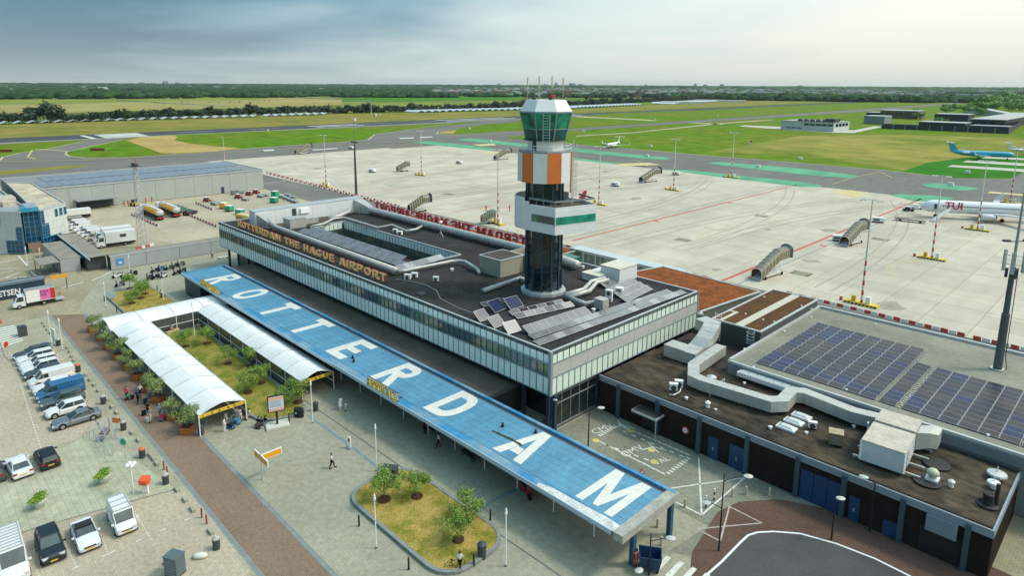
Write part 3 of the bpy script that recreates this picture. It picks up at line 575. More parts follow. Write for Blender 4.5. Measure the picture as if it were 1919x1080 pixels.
# opal panels, windows, and rails along the front
nF = 90; mF = (X1-X0)/nF; nS = 30; mS = (Y1-Y0)/nS
pu = panel_mesh(mF, 1.45, .10, opal); pl_ = panel_mesh(mF, 2.05, .10, opal); pw = panel_mesh(mF, 1.55, .10, winglass)
pw.name = 'window'
def ins(p): return (p[0]-X1, p[1]-Y0, p[2])
inter = [mat('pane_painted_lit_green', (.15,.20,.09), .1, spec=1, n=(.5,.5)), mat('room_amber', (.34,.22,.10), .1, spec=1, n=(.6,.5)), winglass, mat('room_dark', (.018,.022,.022), .06, spec=1), mat('room_grey', (.17,.20,.18), .08, spec=1, n=(.5,.4))]  # pane base colours stand in for lit rooms and green reflections
wins = [panel_mesh(mF, 1.55, .10, q) for q in inter]
random.seed(11)
zi = 0
for i in range(nF):
 x = X0+mF*i
 piece('facade_panel', pu, term, ins((x, Y0-.02, 8.62))); piece('facade_panel', pl_, term, ins((x, Y0-.02, 4.78)))
 if random.random() < .35: zi = random.choices(range(5), (5,2,4,4,3))[0]
 piece('window', wins[zi], term, ins((x, Y0+.03, 6.92)))
mul = MB().box(-.03, .03, -.06, .08, 4.80, 10.0).mesh('mullion', frame_m)
for i in range(nF): piece('mullion', mul, term, ins((X0+mF*i, Y0, 0)))
b = MB()
for z0, z1 in ((4.70,4.80),(6.82,6.95),(8.46,8.64)): b.box(X0-.02, X1-.3, Y0-.10, Y0+.12, z0, z1); b.box(X1-.12, X1+.10, Y0+.25, Y1, z0, z1)
b.box(X1-.30, X1+.12, Y0-.12, Y0+.25, 4.70, 10.05); b.box(X1-.12, X1+.12, Y1-.1, Y1+.1, 4.70, 10.05)
tb('trim', b, mat('grey_green_trim', (.27,.33,.34), .45, metal=.2))
# short side: two opal rows with corrugated sheet between
su = panel_mesh(mS, 1.45, .10, opal_sunlit); sl_ = panel_mesh(mS, 2.0, .10, opal_sunlit)
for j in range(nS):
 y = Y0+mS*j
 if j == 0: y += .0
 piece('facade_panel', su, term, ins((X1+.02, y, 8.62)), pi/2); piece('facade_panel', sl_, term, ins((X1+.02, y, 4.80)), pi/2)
mul2 = [MB().box(-.03, .03, -.06, .06, z0, z1).mesh('mullion', frame_m) for z0, z1 in ((8.64, 10.0), (4.8, 6.82))]
for j in range(1, nS):
 for q in mul2: piece('mullion', q, term, ins((X1, Y0+mS*j, 0)), pi/2)
cs = MB().box(-.04, .05, 0, 3.2, 0, 1.50).mesh('cladding_panel', corrug)
for j in range(10): piece('cladding_panel', cs, term, ins((X1+.0, Y0+.28+3.235*j, 6.955)))
# courtyard walls
cp = panel_mesh(1.05, 1.35, .06, opal); cw = panel_mesh(1.05, 1.7, .06, inter[0])
nC = int((CX1-CX0)/1.05)
for i in range(nC):
 x = CX0+1.05*i
 piece('facade_panel', cp, term, ins((x, CY1-.05, 8.4)))
for j in range(7): piece('facade_panel', cp, term, ins((CX0+.05, CY0+.2+1.05*j, 8.4)), pi/2)
b = MB(); b.box(CX0, CX1, CY1-.02, CY1+.02, 6.35, 8.3); b.box(CX0-.02, CX0+.02, CY0, CY1-.05, 6.35, 8.3); tb('court_glazing', b, mat('court_glass', (.09,.13,.10), .12, spec=.9, n=(.7,.5)))
mul3 = MB().box(-.025, .025, -.035, .035, 6.2, 9.7).mesh('mullion', frame_m)
for i in range(nC+1): piece('mullion', mul3, term, ins((CX0+1.05*i, CY1-.065, 0)))
for j in range(8): piece('mullion', mul3, term, ins((CX0+.065, CY0+.2+1.05*j, 0)), pi/2)
# ground storey: columns, dark recessed glazing
b = MB(); b.box(X0+3, X1-1.6, Y0+2.8, Y1-1, 0, 4.6); tb('ground_floor_wall', b, darkglass)
colm = MB().box(-.2,.2,-.2,.2,0,4.65).mesh('column', navy)
for k in range(20): piece('column', colm, term, ins((-141.4+5.0*k, Y0+.7, 0)))
for y in (Y0+.15,): piece('column', colm, term, ins((X1-.35, y, 0)))
for y in (61.6, 66.5, 72, 78, 84): piece('column', colm, term, ins((X1-.4, y, 0)))
pg = panel_mesh(1.62, 4.5, .06, mat('clear_dark_glazing', (.02,.035,.035), .05, spec=.9, alpha=.55))
for j in range(5): piece('window', pg, term, ins((X1-.55, 53.4+1.64*j, .05)), pi/2)
b = MB()
for j in range(6): b.box(X1-.62, X1-.50, 53.38+1.64*j-.03, 53.38+1.64*j+.03, 0, 4.6)
for z in (.05, 2.9, 4.0): b.box(X1-.62, X1-.48, 53.4, 61.6, z, z+.07)
tb('glazing_frame', b, midgrey)
b = MB()      # escalators seen through the end glazing
for off, m_ in ((0, 0), (1.5, 0)):
 b.obox((X1-1.25-off*.2, 57.2+off, 2.2), (.12, 5.6, .55), 0, radians(38)); b.obox((X1-1.9-off*.2, 57.2+off, 2.2), (.12, 5.6, .55), 0, radians(38))
tb('escalator', b, mat('escalator_brass', (.40,.24,.07), .4, n=(2,.2)))
b = MB()
for k in range(12): b.box(X1-1.85, X1-1.3, 55.2+.36*k, 55.5+.36*k, .5+.28*k, .72+.28*k)
tb('escalator_steps', b, mat('step_metal', (.35,.36,.36), .4))
b = MB(); b.box(X1-2.6, X1-.2, 53.6, 61.5, .0, .06); tb('floor', b, mat('lobby_floor', (.10,.09,.08), .5))
b = MB(); b.obox((X1+.35, Y0+.5, 4.2), (.5,.14,.14), .4); tb('security_camera', b, white)
# rear edge of the terminal
b = MB(); b.box(X0, X1, Y1-.05, Y1+.02, 4.8, 9.6); tb('rear_wall', b, opal)

# ------------------------------------------------------------------ canopy building
can = thing('canopy_building', 'long low building under a bright blue roof lettered in white, in front of the terminal', 'canopy', (-27.1, 39.5, 0))
cb = lambda name, b, m, **k: b.build(name, m, can, world=True, **k)
KX0, KX1, KY0, KY1 = -130.4, -27.1, 39.55, 47.95
b = MB(); b.box(KX0, KX1, KY0, KY1, 3.62, 3.93); cb('roof_deck', b, mat('canopy_underside', (.10,.13,.15), .8))
shm = [[MB().box(.015, 10.20, .012, .893, 0, .05).mesh('roof_sheet', m_) for m_ in (canopy_b, canopy_b2)], MB().box(.015, 10.20, .012, 1.05, 0, .045).mesh('roof_sheet', canopy_dirty)]
random.seed(3)
for i in range(10):
 piece('roof_sheet', shm[1], can, (KX0+10.21*i+.35-KX1, .06, 3.932))
 for j in range(7): piece('roof_sheet', shm[0][random.random() < .4], can, (KX0+10.21*i+.35-KX1, 1.14+.905*j, 3.934))
b = MB(); b.box(KX0, KX1, KY1-.42, KY1, 3.93, 4.12); b.box(KX0, KX0+.3, KY0, KY1-.42, 3.93, 4.08); cb('roof_edge', b, canopy_dirty)
b = MB(); b.box(KX0, KX1, KY1-.62, KY1-.55, 3.98, 4.05); cb('gutter', b, mat('gutter_dark_blue', (.01,.08,.17), .5))
b = MB(); b.box(KX0, KX1-1.1, KY0-.04, KY0+.03, 3.60, 4.03); cb('fascia', b, mat('pale_fascia', (.45,.58,.66), .5))
cncr = mat('stained_concrete', (.36,.36,.32), .85, n=(.9,.22), n2=(4,.2))
b = MB(); b.box(KX1-.85, KX1+.12, KY0-.06, KY1+.05, 3.40, 4.10); cb('end_beam', b, cncr)
b = MB(); b.prism([(KX1-9.6,KY0+.02),(KX1-.85,KY0+.02),(KX1-.85,KY0+1.05),(KX1-2.5,KY0+1.12),(KX1-5,KY0+.95),(KX1-8.2,KY0+.85),(KX1-9.7,KY0+.5)], 3.98, 3.995); cb('bare_patch', b, mat('peeled_roof', (.55,.57,.55), .8, n=(1.2,.3), n2=(6,.3)))
# letters on the roof, heads towards the terminal
ltx = [('R',-122.9,4.0),('O',-110.9,4.0),('T',-99.9,3.9),('T',-89.3,4.1),('E',-77.7,4.0),('R',-66.6,3.9),('D',-55.6,3.9),('A',-44.0,4.0),('M',-33.2,4.0)]
for ch, x, wd in ltx:
 h = 6.0; sx_ = wd/(GLY[ch][0]*h)
 piece('letter', gmesh(ch, h, .014, 'XY', letter_w, 'roof', sx_), can, (x-KX1, 40.95-39.5, 3.986))
# dark shop front, white posts, end columns
b = MB(); b.box(-128.6, -38.5, 44.3, 47.6, 0, 3.6); b.box(-128.6, -52.8, 47.6, 54.6, 0, 3.58); cb('wall', b, mat('dark_shop_wall', (.018,.022,.026), .6, n=(1,.2)))
b = MB(); b.box(-129.6, -121.5, 39.85, 47.9, 0, 3.6); cb('end_wall', b, mat('navy_ribbed_wall', (.028,.050,.070), .5, wave=('X', 1.2, .3)))
for k in range(17):
 x = -82.0+2.4*k
 b = MB(); b.box(x, x+2.1, 44.22, 44.30, .1, 3.2); o = cb('window', b, darkglass if k % 3 else inter[1])
b = MB(); b.box(-82, -42, 44.1, 44.28, 2.55, 2.62); b.box(-82, -42, 44.1, 44.28, .02, .12); b.box(-66, -32, 42.35, 42.42, .9, .98); cb('window_rail', b, galv)
pst = MB().cyl((0,0,0),(0,0,3.62),.055,n=8).mesh('post', white)
for k in range(19): piece('post', pst, can, (-31.9-4.87*k-KX1, 2.65, 0))
bigc = MB(); bigc.box(-.22,.22,-.05,.05,0,3.5); bigc.box(-.22,-.14,-.2,.2,0,3.5); bigc.box(.14,.22,-.2,.2,0,3.5)
bigc = bigc.mesh('column', mat('blue_steel_column', (.045,.12,.20), .5, n=(1,.15)))
for p_ in ((-27.45,41.7),(-27.3,47.2),(-38.5,47.4)): piece('column', bigc, can, (p_[0]-KX1, p_[1]-39.5, 0))
b = MB(); b.box(-128.2, -52.6, 48.0, 55.1, 3.60, 3.88); cb('rear_roof', b, bit_low)
b = MB(); b.box(-52.55, -52.4, 48, 54.9, 3.5, 4.0); cb('rear_roof_edge', b, darkgrey)
b = MB(); b.box(-52.5, -47.2, 48.2, 48.3, 0, 3.5); cb('rear_glazing', b, mat('green_garden_glass', (.03,.09,.03), .1, spec=.8, n=(.8,.6)))
# small roof fittings on the canopy
ven = MB().lathe([(.22,0),(.22,.25),(.12,.28),(.12,.45),(.2,.5),(.05,.58)], 8).mesh('roof_vent', black)
for p_ in ((-72.86,42.38,4), (-71.72,41.86,4), (-42.97,46.21,4), (-46.32,44.6,4)): piece('roof_vent', ven, can, (p_[0]-KX1, p_[1]-39.5, 3.98), sc=(.8,.8,.8))
b = MB()
for p0, p1 in (((-46.27,43.23,4), (-43.86,43.46,4)), ((-43.86,43.46,4), (-42.5,43.42,4))):
 for s_ in range(14):
  t = s_/13; x, y = lerp(p0[0],p1[0],t), lerp(p0[1],p1[1],t); r_ = .10+.10*random.random()
  b.prism([(x-r_*2,y-r_*.6),(x+r_,y-r_),(x+r_*2.2,y+r_*.3),(x-r_*.4,y+r_)], 3.985+.001*s_, 4.002+.001*s_)
cb('moss_patch', b, mat('moss', (.05,.06,.03), .95, n=(3,.4)))
# DEPARTURES and ARRIVALS signs standing on the canopy front edge
def edge_sign(word, x0, x1, label):
 z0 = 3.98; L = x1-x0; t = thing('hall_sign', label, 'sign', (x0, 39.62, z0))
 tot = sum(GLY[c_][0]+.14 for c_ in word)-.14; h = 1.0; sx_ = L/(tot*h); x = 0
 for c_ in word:
  piece('letter', gmesh(c_, h, .12, 'XZ', mat('sign_yellow', (.62,.42,.04), .5), 'edge', round(sx_,3)), t, (x, .0, .12)); x += (GLY[c_][0]+.14)*h*sx_
 b = MB(); b.box(0, L, .0, .10, .02, .10); b.box(0, L, .0, .1, 1.13, 1.18)
 for k in range(4): x = L*(k+.5)/4; b.box(x-.05, x+.05, .1, 1.1, .02, .10); b.obox((x, .55, .5), (.05, .05, 1.2), 0, radians(45))
 b.build('support_frame', mat('sign_frame_blue', (.03,.06,.12), .5), t)
edge_sign('DEPARTURES', (-120.15,39.6,4.31)[0], (-111.41,39.6,4.28)[0], 'small yellow DEPARTURES letters on the far front edge of the blue canopy roof')
edge_sign('ARRIVALS', (-64.92,39.6,4.33)[0], (-58.41,39.6,4.56)[0], 'small yellow ARRIVALS letters on the front edge of the blue canopy roof')

# ------------------------------------------------------------------ rooftop name signs
def name_sign(text, x0, x1, y, z0, h, m, label, flip=False, side=None):
 L = abs(x1-x0); t = thing('rooftop_sign', label, 'sign', (x0, y, z0), pi if flip else 0)
 tot = sum(GLY[c_][0]+.17 for c_ in text)-.17; sx_ = round(L/(tot*h), 3); x = 0
 for c_ in text:
  if c_ != ' ':
   o = piece('letter', gmesh(c_, h, .28, 'XZ', [side or m], 'name'+m.name, sx_), t, (x, .28, .35))
   if side: piece('letter_face', gmesh(c_, h, .02, 'XZ', [m], 'face', sx_), o, (0, -.285, 0))
  x += (GLY[c_][0]+.17)*h*sx_
 b = MB(); b.box(0, L, .3, .38, .12, .20); b.box(0, L, .9, 1.0, .0, .1)
 k = 0
 while k*2.5 < L: b.box(k*2.5, k*2.5+.06, .30, 1.4, .02, .09); b.obox((k*2.5+.1, .75, .5), (.05,.05,1.25), 0, radians(40)); k += 1
 b.build('support_frame', darkgrey, t)
name_sign('ROTTERDAM THE HAGUE AIRPORT', -136.6, -81.2, 53.5, 9.9, 1.32, mat('sign_gold', (.95,.62,.20), .45), 'golden ROTTERDAM THE HAGUE AIRPORT letters along the front roof edge of the terminal', side=mat('sign_side_red', (.24,.03,.02), .5))
name_sign('ROTTERDAM THE HAGUE AIRPORT', (-73.55,83.4,9.98)[0], (-130.12,83.4,10.26)[0], 83.4, 10.5, 1.75, mat('sign_red', (.30,.012,.015), .5), 'dark red back-to-front airport name letters seen from behind on the rear roof edge', flip=True)

# ------------------------------------------------------------------ rooftop ducts and plant
def duct(name, label, pts, r, m=None, cat='duct', n=12, flange=True, feet=True, zf=9.9):
 t = thing(name, label, cat, (pts[0][0], pts[0][1], zf))
 o = MB().tube(pts, r, n).build('pipe', m or duct_m, t, smooth=True, world=True)
 if flange:
  b = MB()
  for (p, q) in zip(pts, pts[1:]):
   p, q = Vector(p), Vector(q); L = (q-p).length; k = 1; d = (q-p)/max(L,1e-3)
   while k*1.8 < L: c = p+d*k*1.8; b.cyl(c-d*.03, c+d*.03, r*1.06, n=n); k += 1
  if b.v: b.build('flange', alu, t, world=True)
 if feet:
  b = MB()
  for (p, q) in zip(pts, pts[1:]):
   p, q = Vector(p), Vector(q); L = (q-p).length; k = .5
   while k*4 < L:
    c = p+(q-p)*(k*4/L); d = (q-p).normalized(); s_ = Vector((-d.y, d.x, 0))
    for u in (-1, 1): a = c+s_*u*(r+.12); b.cyl((a.x,a.y,zf), (a.x,a.y,c.z), .03, n=5)
    b.obox((c.x, c.y, zf+.04), (.3, 2*r+1.2, .07), atan2(d.y, d.x)); k += 1
  if b.v: b.build('stand', darkgrey, t, world=True)
 return t
duct('roof_duct', 'thick grey ventilation pipe running behind the golden roof letters', [(-133.2,58.2,11.6),(-130.5,57.9,11.2),(-127.5,57.7,10.75),(-84.2,57.4,10.75)], .50)
duct('roof_duct', 'pipe bending back from the end of the front ventilation pipe across the roof', [(-84.0,57.5,10.6),(-83.6,58.6,10.6),(-82.8,67.6,10.6),(-82.2,68.8,10.6),(-81.0,69.1,10.6),(-76.2,67.6,10.6),(-75.6,67.4,10.3),(-75.5,67.4,9.95)], .30)
duct('roof_duct', 'very thick pale ventilation pipe along the rear roof edge behind the sunken court', [(-134.2,81.0,11.7),(-130.5,81.8,11.0),(-106,81.8,10.9),(-72,81.8,10.9),(-66,80.5,10.9)], .72, n=14)
duct('roof_duct', 'pair bend pipe from the white wall towards the roof middle', [(-133.9,79.0,11.0),(-131.0,76.6,11.0),(-130.0,73.8,10.6),(-130.0,71.0,10.4)], .45)
duct('roof_duct', 'slim pipe winding along the far rim of the sunken court', [(-124.23,64.03,10.6),(-124.56,66.79,10.6),(-128.12,71.21,10.6),(-127.56,73.54,10.6),(-113.58,73.18,10.6),(-113.73,76.86,10.6),(-107.04,75.78,10.6),(-106.92,78.09,10.6),(-109.83,82.62,10.6)], .26)
duct('roof_duct', 'pipe running from the beige plant room to the foot of the tower', [(-67.85,61.24,10.4),(-68.42,69.56,10.4),(-66.18,69.03,10.5)], .36)
duct('roof_duct', 'left one of two kinked silver pipes between tower foot and white plant unit', [(-58.23,68.47,10.5),(-57.86,72.1,10.5),(-59.6,76.01,10.5),(-58.31,77.88,10.9)], .34)
duct('roof_duct', 'right one of two kinked silver pipes between tower foot and white plant unit', [(-57.19,68.19,10.5),(-56.85,72.07,10.5),(-58.7,76.17,10.5),(-57.41,77.63,10.9)], .34)
duct('roof_duct', 'grey pipe from the tower foot to the small grey fan box', [(-57.86,67.82,10.5),(-53.6,67.33,10.5),(-53.31,68.6,10.5),(-52.39,68.6,10.5)], .34)
# white plant wall on the far end of the roof
t = thing('plant_screen', 'long white panelled plant wall on the far end of the terminal roof', 'plant room', (-135.6, 56.3, 9.9))
b = MB(); b.box(-137.2,-134.35,56.3,82.6,9.9,13.15); b.build('wall', white_cl, t, world=True)
wpm = MB().box(0,.06,.02,2.17,.05,3.1).mesh('wall_panel', white_cl)
for k in range(12): piece('wall_panel', wpm, t, (1.26, .1+2.18*k, .03))
b = MB(); b.box(-137.3,-134.25,56.2,82.7,13.16,13.26); b.build('coping', coping, t, world=True)
b = MB(); b.box(-134.25,-134.20,64.6,65.6,10.0,12.8); b.build('louvre', darkgrey, t, world=True)
b = MB(); b.box(-134.25,-133.6,66.4,68.6,11.6,12.6); b.build('vent_box', white, t, world=True)
b = MB(); b.loft([[(-134.2,56.6,9.95),(-134.2,58.9,9.95),(-134.2,58.9,12.6),(-134.2,56.6,12.6)],[(-132.4,57.0,9.95),(-132.4,58.6,9.95),(-132.4,58.6,12.0),(-132.4,57.0,12.0)],[(-130.6,57.2,10.1),(-130.6,58.4,10.1),(-130.6,58.4,11.5),(-130.6,57.2,11.5)]]); b.build('hopper', duct_m, t, world=True)
b = MB(); b.loft([[(-134.2,80.0,9.95),(-134.2,82.5,9.95),(-134.2,82.5,13.0),(-134.2,80.0,13.0)],[(-131.6,80.8,9.95),(-131.6,82.7,9.95),(-131.6,82.7,12.2),(-131.6,80.8,12.2)],[(-129.6,81.2,10.1),(-129.6,82.5,10.1),(-129.6,82.5,11.6),(-129.6,81.2,11.6)]]); b.build('hopper', duct_m, t, world=True)
b = MB(); b.box(-137.1,-129.5,58.9,63.9,9.91,9.99); b.box(-137.1,-128,64,72,9.91,10.03); b.build('roof_mat', bit_low, t, world=True)
def crate(name, label, p, d, m, rz=0, cat='roof unit', cap=None, fan=False, louv=True, group=None):
 t = thing(name, label, cat, p, rz, group)
 b = MB(); b.box(-d[0]/2,d[0]/2,-d[1]/2,d[1]/2,.12,d[2]); b.build('casing', m, t)
 b = MB(); b.box(-d[0]/2,-d[0]/2+.1,-d[1]/2,d[1]/2,0,.12); b.box(d[0]/2-.1,d[0]/2,-d[1]/2,d[1]/2,0,.12); b.build('base_rail', darkgrey, t)
 b = MB(); b.box(-d[0]/2-.05,d[0]/2+.05,-d[1]/2-.05,d[1]/2+.05,d[2],d[2]+.06); b.build('lid', cap or m, t)
 if fan:
  for k in range(2 if d[2] > d[0]*1.3 else 1):
   b = MB(); zc = d[2]*((k+.5)/(2 if d[2] > d[0]*1.3 else 1)); r_ = min(d[0], d[2] if d[2] <= d[0]*1.3 else d[2]/2)*.36
   b.cyl((0,-d[1]/2-.03,zc),(0,-d[1]/2-.005,zc),r_,n=12); b.build('fan_grille', darkgrey, t)
 elif louv:
  b = MB()
  for k in range(5): b.box(-d[0]*.38,d[0]*.38,-d[1]/2-.02,-d[1]/2,.25+k*(d[2]-.4)/5,.25+k*(d[2]-.4)/5+.05)
  b.build('louvre', midgrey, t)
 return t
beige = mat('beige_panels', (.36,.34,.27), .6, n=(.8,.05), wave=('X',1.2,.05))
t = thing('plant_room', 'beige plant room box on the terminal roof beside the tower', 'plant room', (-76.9,68.5,9.9))
b = MB(); b.box(-76.8,-71.9,68.6,73.8,9.9,12.6); b.build('wall', beige, t, world=True)
b = MB(); b.box(-76.9,-71.8,68.5,73.9,12.6,12.75); b.build('coping', coping, t, world=True); b = MB(); b.box(-76.6,-72.1,68.8,73.6,12.75,12.78); b.build('roof', bit_low, t, world=True)
t = thing('plant_room', 'lower beige open topped enclosure behind the plant room beside the tower', 'plant room', (-75.2,73.9,9.9))
b = MB(); b.box(-75.4,-75.2,74,78,9.9,12.7); b.box(-71.0,-70.8,74,78,9.9,12.7); b.box(-75.2,-71.0,74,74.2,9.9,12.7); b.box(-75.2,-71.0,77.8,78,9.9,12.7); b.build('wall', beige, t, world=True)
u1 = crate('air_handling_unit', 'large grey air handling box in front of the sunken court', (-128.6,62.3,9.9), (3.2,3.6,2.1), duct_m, .0)
crate('air_handling_unit', 'low silver roof box beside the large air handling box', (-131.5,66.8,9.9), (4.2,3.0,1.2), duct_m, .0)
crate('air_conditioner', 'left small white air conditioner at the far rear pipe', (-131.7,81.47,9.9), (.95,.5,.85), white, .5, 'air conditioner', fan=True)
crate('air_conditioner', 'right small white air conditioner at the far rear pipe', (-132.06,83.01,9.9), (.95,.5,.85), white, .5, 'air conditioner', fan=True)
crate('air_conditioner', 'left white roof fan unit on the court rim', (-109.53,74.74,9.9), (.9,.6,.8), white, .5, 'air conditioner', fan=True)
crate('air_conditioner', 'right white roof fan unit on the court rim', (-107.27,74.34,9.9), (.9,.6,.8), white, .5, 'air conditioner', fan=True)
crate('air_conditioner', 'white air conditioner just past the end of the golden letters, left of two', (-81.26,57.5,9.9), (.95,.5,.8), white, .6, 'air conditioner', fan=True)
crate('air_conditioner', 'dark fronted air conditioner past the golden letters, right of two', (-81.22,58.8,9.9), (.95,.5,.8), white, .6, 'air conditioner', fan=True)
crate('air_conditioner', 'lone small white air conditioner on the dark roof left of the tower', (-77.34,60.02,9.9), (.8,.45,.75), white, .6, 'air conditioner', fan=True)
crate('air_conditioner', 'tall twin fan white condenser among the roof pipes', (-53.04,71.77,9.9), (.95,.5,1.7), white, .35, 'air conditioner', fan=True)
crate('air_conditioner', 'dark fan unit beside the bluish solar panels', (-54,75.59,9.9), (1.0,.9,1.0), white, .35, 'air conditioner', fan=True)
crate('fan_box', 'small grey fan box at the end of the tower pipes', (-51.84,68.51,9.9), (1.5,1.3,1.5), duct_m, .0, 'fan box')
t = thing('plant_unit', 'long white plant unit at the rear roof edge right of the tower', 'plant unit', (-61,76,9.9))
b = MB(); b.box(-62.6,-59.4,77.5,83.8,9.95,11.0); b.box(-60.6,-57.0,79.6,84.2,9.95,12.2); b.build('casing', white_cl, t, world=True)
b = MB(); b.box(-62.7,-59.3,77.4,79.5,11.0,11.08); b.box(-60.7,-56.9,79.5,84.3,12.2,12.3); b.build('lid', mat('cream_lid', (.62,.60,.50), .7, n=(1,.1)), t, world=True)
hm = MB().box(-.6,.6,-.6,.6,0,.18).mesh('roof_hatch', darkgrey)
for i, p_ in enumerate(((-73.82,54.62,9.9), (-121.61,59.68,9.9))):
 o = bpy.data.objects.new('roof_hatch', hm); COL.objects.link(o); o.location = p_; tag(o, ('dark square roof hatch on the near half of the terminal roof','dark square roof hatch near the large air handling box')[i], 'hatch')
dv = MB().lathe([(.24,0),(.2,.25),(.32,.3),(.32,.38),(.08,.5)], 10).mesh('roof_vent', white)
for i, p_ in enumerate(((-52.05,67.04,9.9), (-68.48,81.75,9.9), (-67.47,82.34,9.9), (-66.5,82.43,9.9), (-80.2,65.57,9.9), (-57.77,63.82,9.9))):
 o = bpy.data.objects.new('roof_vent', dv); COL.objects.link(o); o.location = p_; tag(o, 'small round white vent cowl on the dark terminal roof', 'roof vent', 'vent cowls on the terminal roof')
t = thing('roof_mast', 'short mast with round white radar dome on the rear part of the roof', 'antenna', (-100.94,79.73,9.9))
b = MB(); b.cyl((0,0,0),(0,0,2.6),.05,n=6)
for a in range(3): b.cyl((0,0,1.0),(.8*cos(a*2.1),.8*sin(a*2.1),.02),.03,n=4)
b.build('mast', galv, t); MB().lathe([(.1,2.6),(.38,2.7),(.42,2.9),(.36,3.1),(.1,3.2)], 10).build('dome', white, t, smooth=True)
for i, (p_, h) in enumerate((((-123.63,86.42,9.9),4.2),((-88.79,84.18,9.9),3.6),((-85.79,83.7,9.9),3.8),((-82.27,82.74,9.9),4.2),((-129.15,60.36,9.9),2.6),((-50.01,65.92,9.9),1.2),((-137.89,76.72,9.9),3.0))):
 o = MB().cyl((0,0,0),(0,0,h),.03,n=5).build('lightning_rod', galv); o.location = p_; tag(o, 'thin lightning rod standing on the terminal roof', 'lightning rod', 'lightning rods on the terminal roof')
b = MB(); pts = [(-82.62,56.24,9.95),(-79.59,57.41,9.95),(-76.65,57.74,9.95),(-73.59,57.18,9.95),(-70.33,55.29,9.95),(-65.39,54.61,9.95),(-61.76,54.78,9.95)]; b.tube(pts, .05, 5)
tag(b.build('roof_cable', galv), 'pale cable snaking across the dark roof past the solar panels', 'cable')

# ------------------------------------------------------------------ solar panels
def solar_mesh(wd, hg, cells, fr=alu, nx=6):
 b = MB(); b.m = 0; b.box(0, wd, 0, hg, -.045, -.008); b.m = 1
 b.box(.035, wd-.035, .035, hg-.035, -.02, .0)
 return b.mesh('solar_panel', [fr, cells])
def array(label, o, u, n, wd, hg, tilt, cells, rows=1, pitch=2.2, leg=True, zr=9.9, gap=.03, group=None, vdir=None, fr=alu):
 """row(s) of tilted panels; o = low front corner, u = direction of the row (angle), up-slope is to its left"""
 t = thing('solar_array', label, 'solar panels', (o[0], o[1], zr), u, group)
 ms = [solar_mesh(wd-gap, hg, c_, fr) for c_ in cells]
 for r_ in range(rows):
  for k in range(n): piece('solar_panel', random.choice(ms), t, (k*wd, r_*pitch, .22), rot=(tilt, 0, 0))
 if leg:
  b = MB(); H_ = hg*sin(tilt); D_ = hg*cos(tilt)
  for r_ in range(rows):
   for k in range(n+1):
    x = min(max(k*wd, .05), n*wd-.05); b.box(x-.02, x+.02, r_*pitch+D_-.03, r_*pitch+D_+.01, 0, H_+.16); b.box(x-.02, x+.02, r_*pitch+.02, r_*pitch+.06, 0, .17); b.box(x-.02, x+.02, r_*pitch, r_*pitch+D_, .01, .05)
  b.build('stand', darkgrey, t)
 return t
def row_px(label, pA, pB, n, hg, tilt, cells, **k):
 L = hypot(pB[0]-pA[0], pB[1]-pA[1]); return array(label, pA, atan2(pB[1]-pA[1], pB[0]-pA[0]), n, L/n, hg, tilt, cells, **k)
row_px('longest row of pale solar panels along the right edge of the terminal roof', (-48.73,52.83,10.1), (-47.25,82.93,10.1), 19, 1.15, radians(10), [sol_silver, sol_grey])
row_px('second long row of pale solar panels just inside the outermost row', (-50.5,53.79,10.1), (-48.79,81.67,10.1), 18, 1.15, radians(10), [sol_silver, sol_grey])
row_px('third row of grey solar panels, short, inside the two long rows', (-48.48,72.81,10.1), (-49.02,79.62,10.1), 3, 1.15, radians(10), [sol_grey])
row_px('stepped run of bluish grey panels in front of the tower, lower right', (-51.62,54.32,10.1), (-50.93,65.62,10.1), 9, 1.7, radians(26), [sol_grey])
row_px('front row of framed brownish panels with white frames before the tower', (-56.7,57.21,10.1), (-54.77,66.48,10.1), 6, 1.1, radians(22), [sol_silver, sol_grey], fr=white)
row_px('rear row of framed brownish panels with white frames before the tower', (-57.97,57.6,10.1), (-56.4,66.37,10.1), 6, 1.0, radians(22), [sol_brown, sol_grey], fr=white)
row_px('left dark blue solar panel pair', (-60.3,56.62,10.1), (-60.59,59.07,10.1), 1, 1.9, radians(38), [sol_blue])
row_px('right dark blue solar panel pair', (-59.78,58.99,10.1), (-59.6,61.37,10.1), 1, 1.9, radians(38), [sol_blue])
row_px('pair of small brown panels with white frame behind the blue ones', (-63.26,57.19,10.1), (-62.49,60.92,10.1), 2, .9, radians(22), [sol_brown], fr=white)
row_px('lone bluish grey panel, uppermost of the three near the front edge', (-59.16,52.93,10.1), (-59.22,54.84,10.1), 1, 1.7, radians(38), [sol_grey])
row_px('lone bluish grey panel, middle of the three near the front edge', (-56.27,52.74,10.1), (-56.37,54.78,10.1), 1, 1.7, radians(38), [sol_grey])
row_px('lone pale grey panel, nearest of the three near the front edge', (-53.69,52.64,10.1), (-53.44,54.69,10.1), 1, 1.7, radians(38), [sol_silver])
for k, (a, bb, lab) in enumerate((((-56.83,76.12,10.1), (-56.86,82.84,10.1), 'pale solar row farthest back in the cluster beside the white plant unit'), ((-54.73,75.02,10.1), (-55.06,82.1,10.1), 'grey solar row between the pale back row and the bluish rows'),
  ((-52.72,73.96,10.1), (-53.31,81.39,10.1), 'bluish solar row just behind the dark fan unit'), ((-50.8,72.95,10.1), (-51.63,80.69,10.1), 'slate solar row nearest the long rows on the roof'))):
 row_px(lab, a, bb, 4, 1.15, radians(24), [(sol_silver, sol_grey, sol_blue, sol_grey)[k], sol_grey])
for k in range(9):
 x = -123.5+4.15*k
 array('%s grey panel group along the sunken court counted from the far end' % ('first','second','third','fourth','fifth','sixth','seventh','eighth','ninth')[k], (x, 60.4, 0), 0, 3, 1.3, 1.55, radians(20), [sol_grey], rows=2 if k < 8 else 1, pitch=2.2)
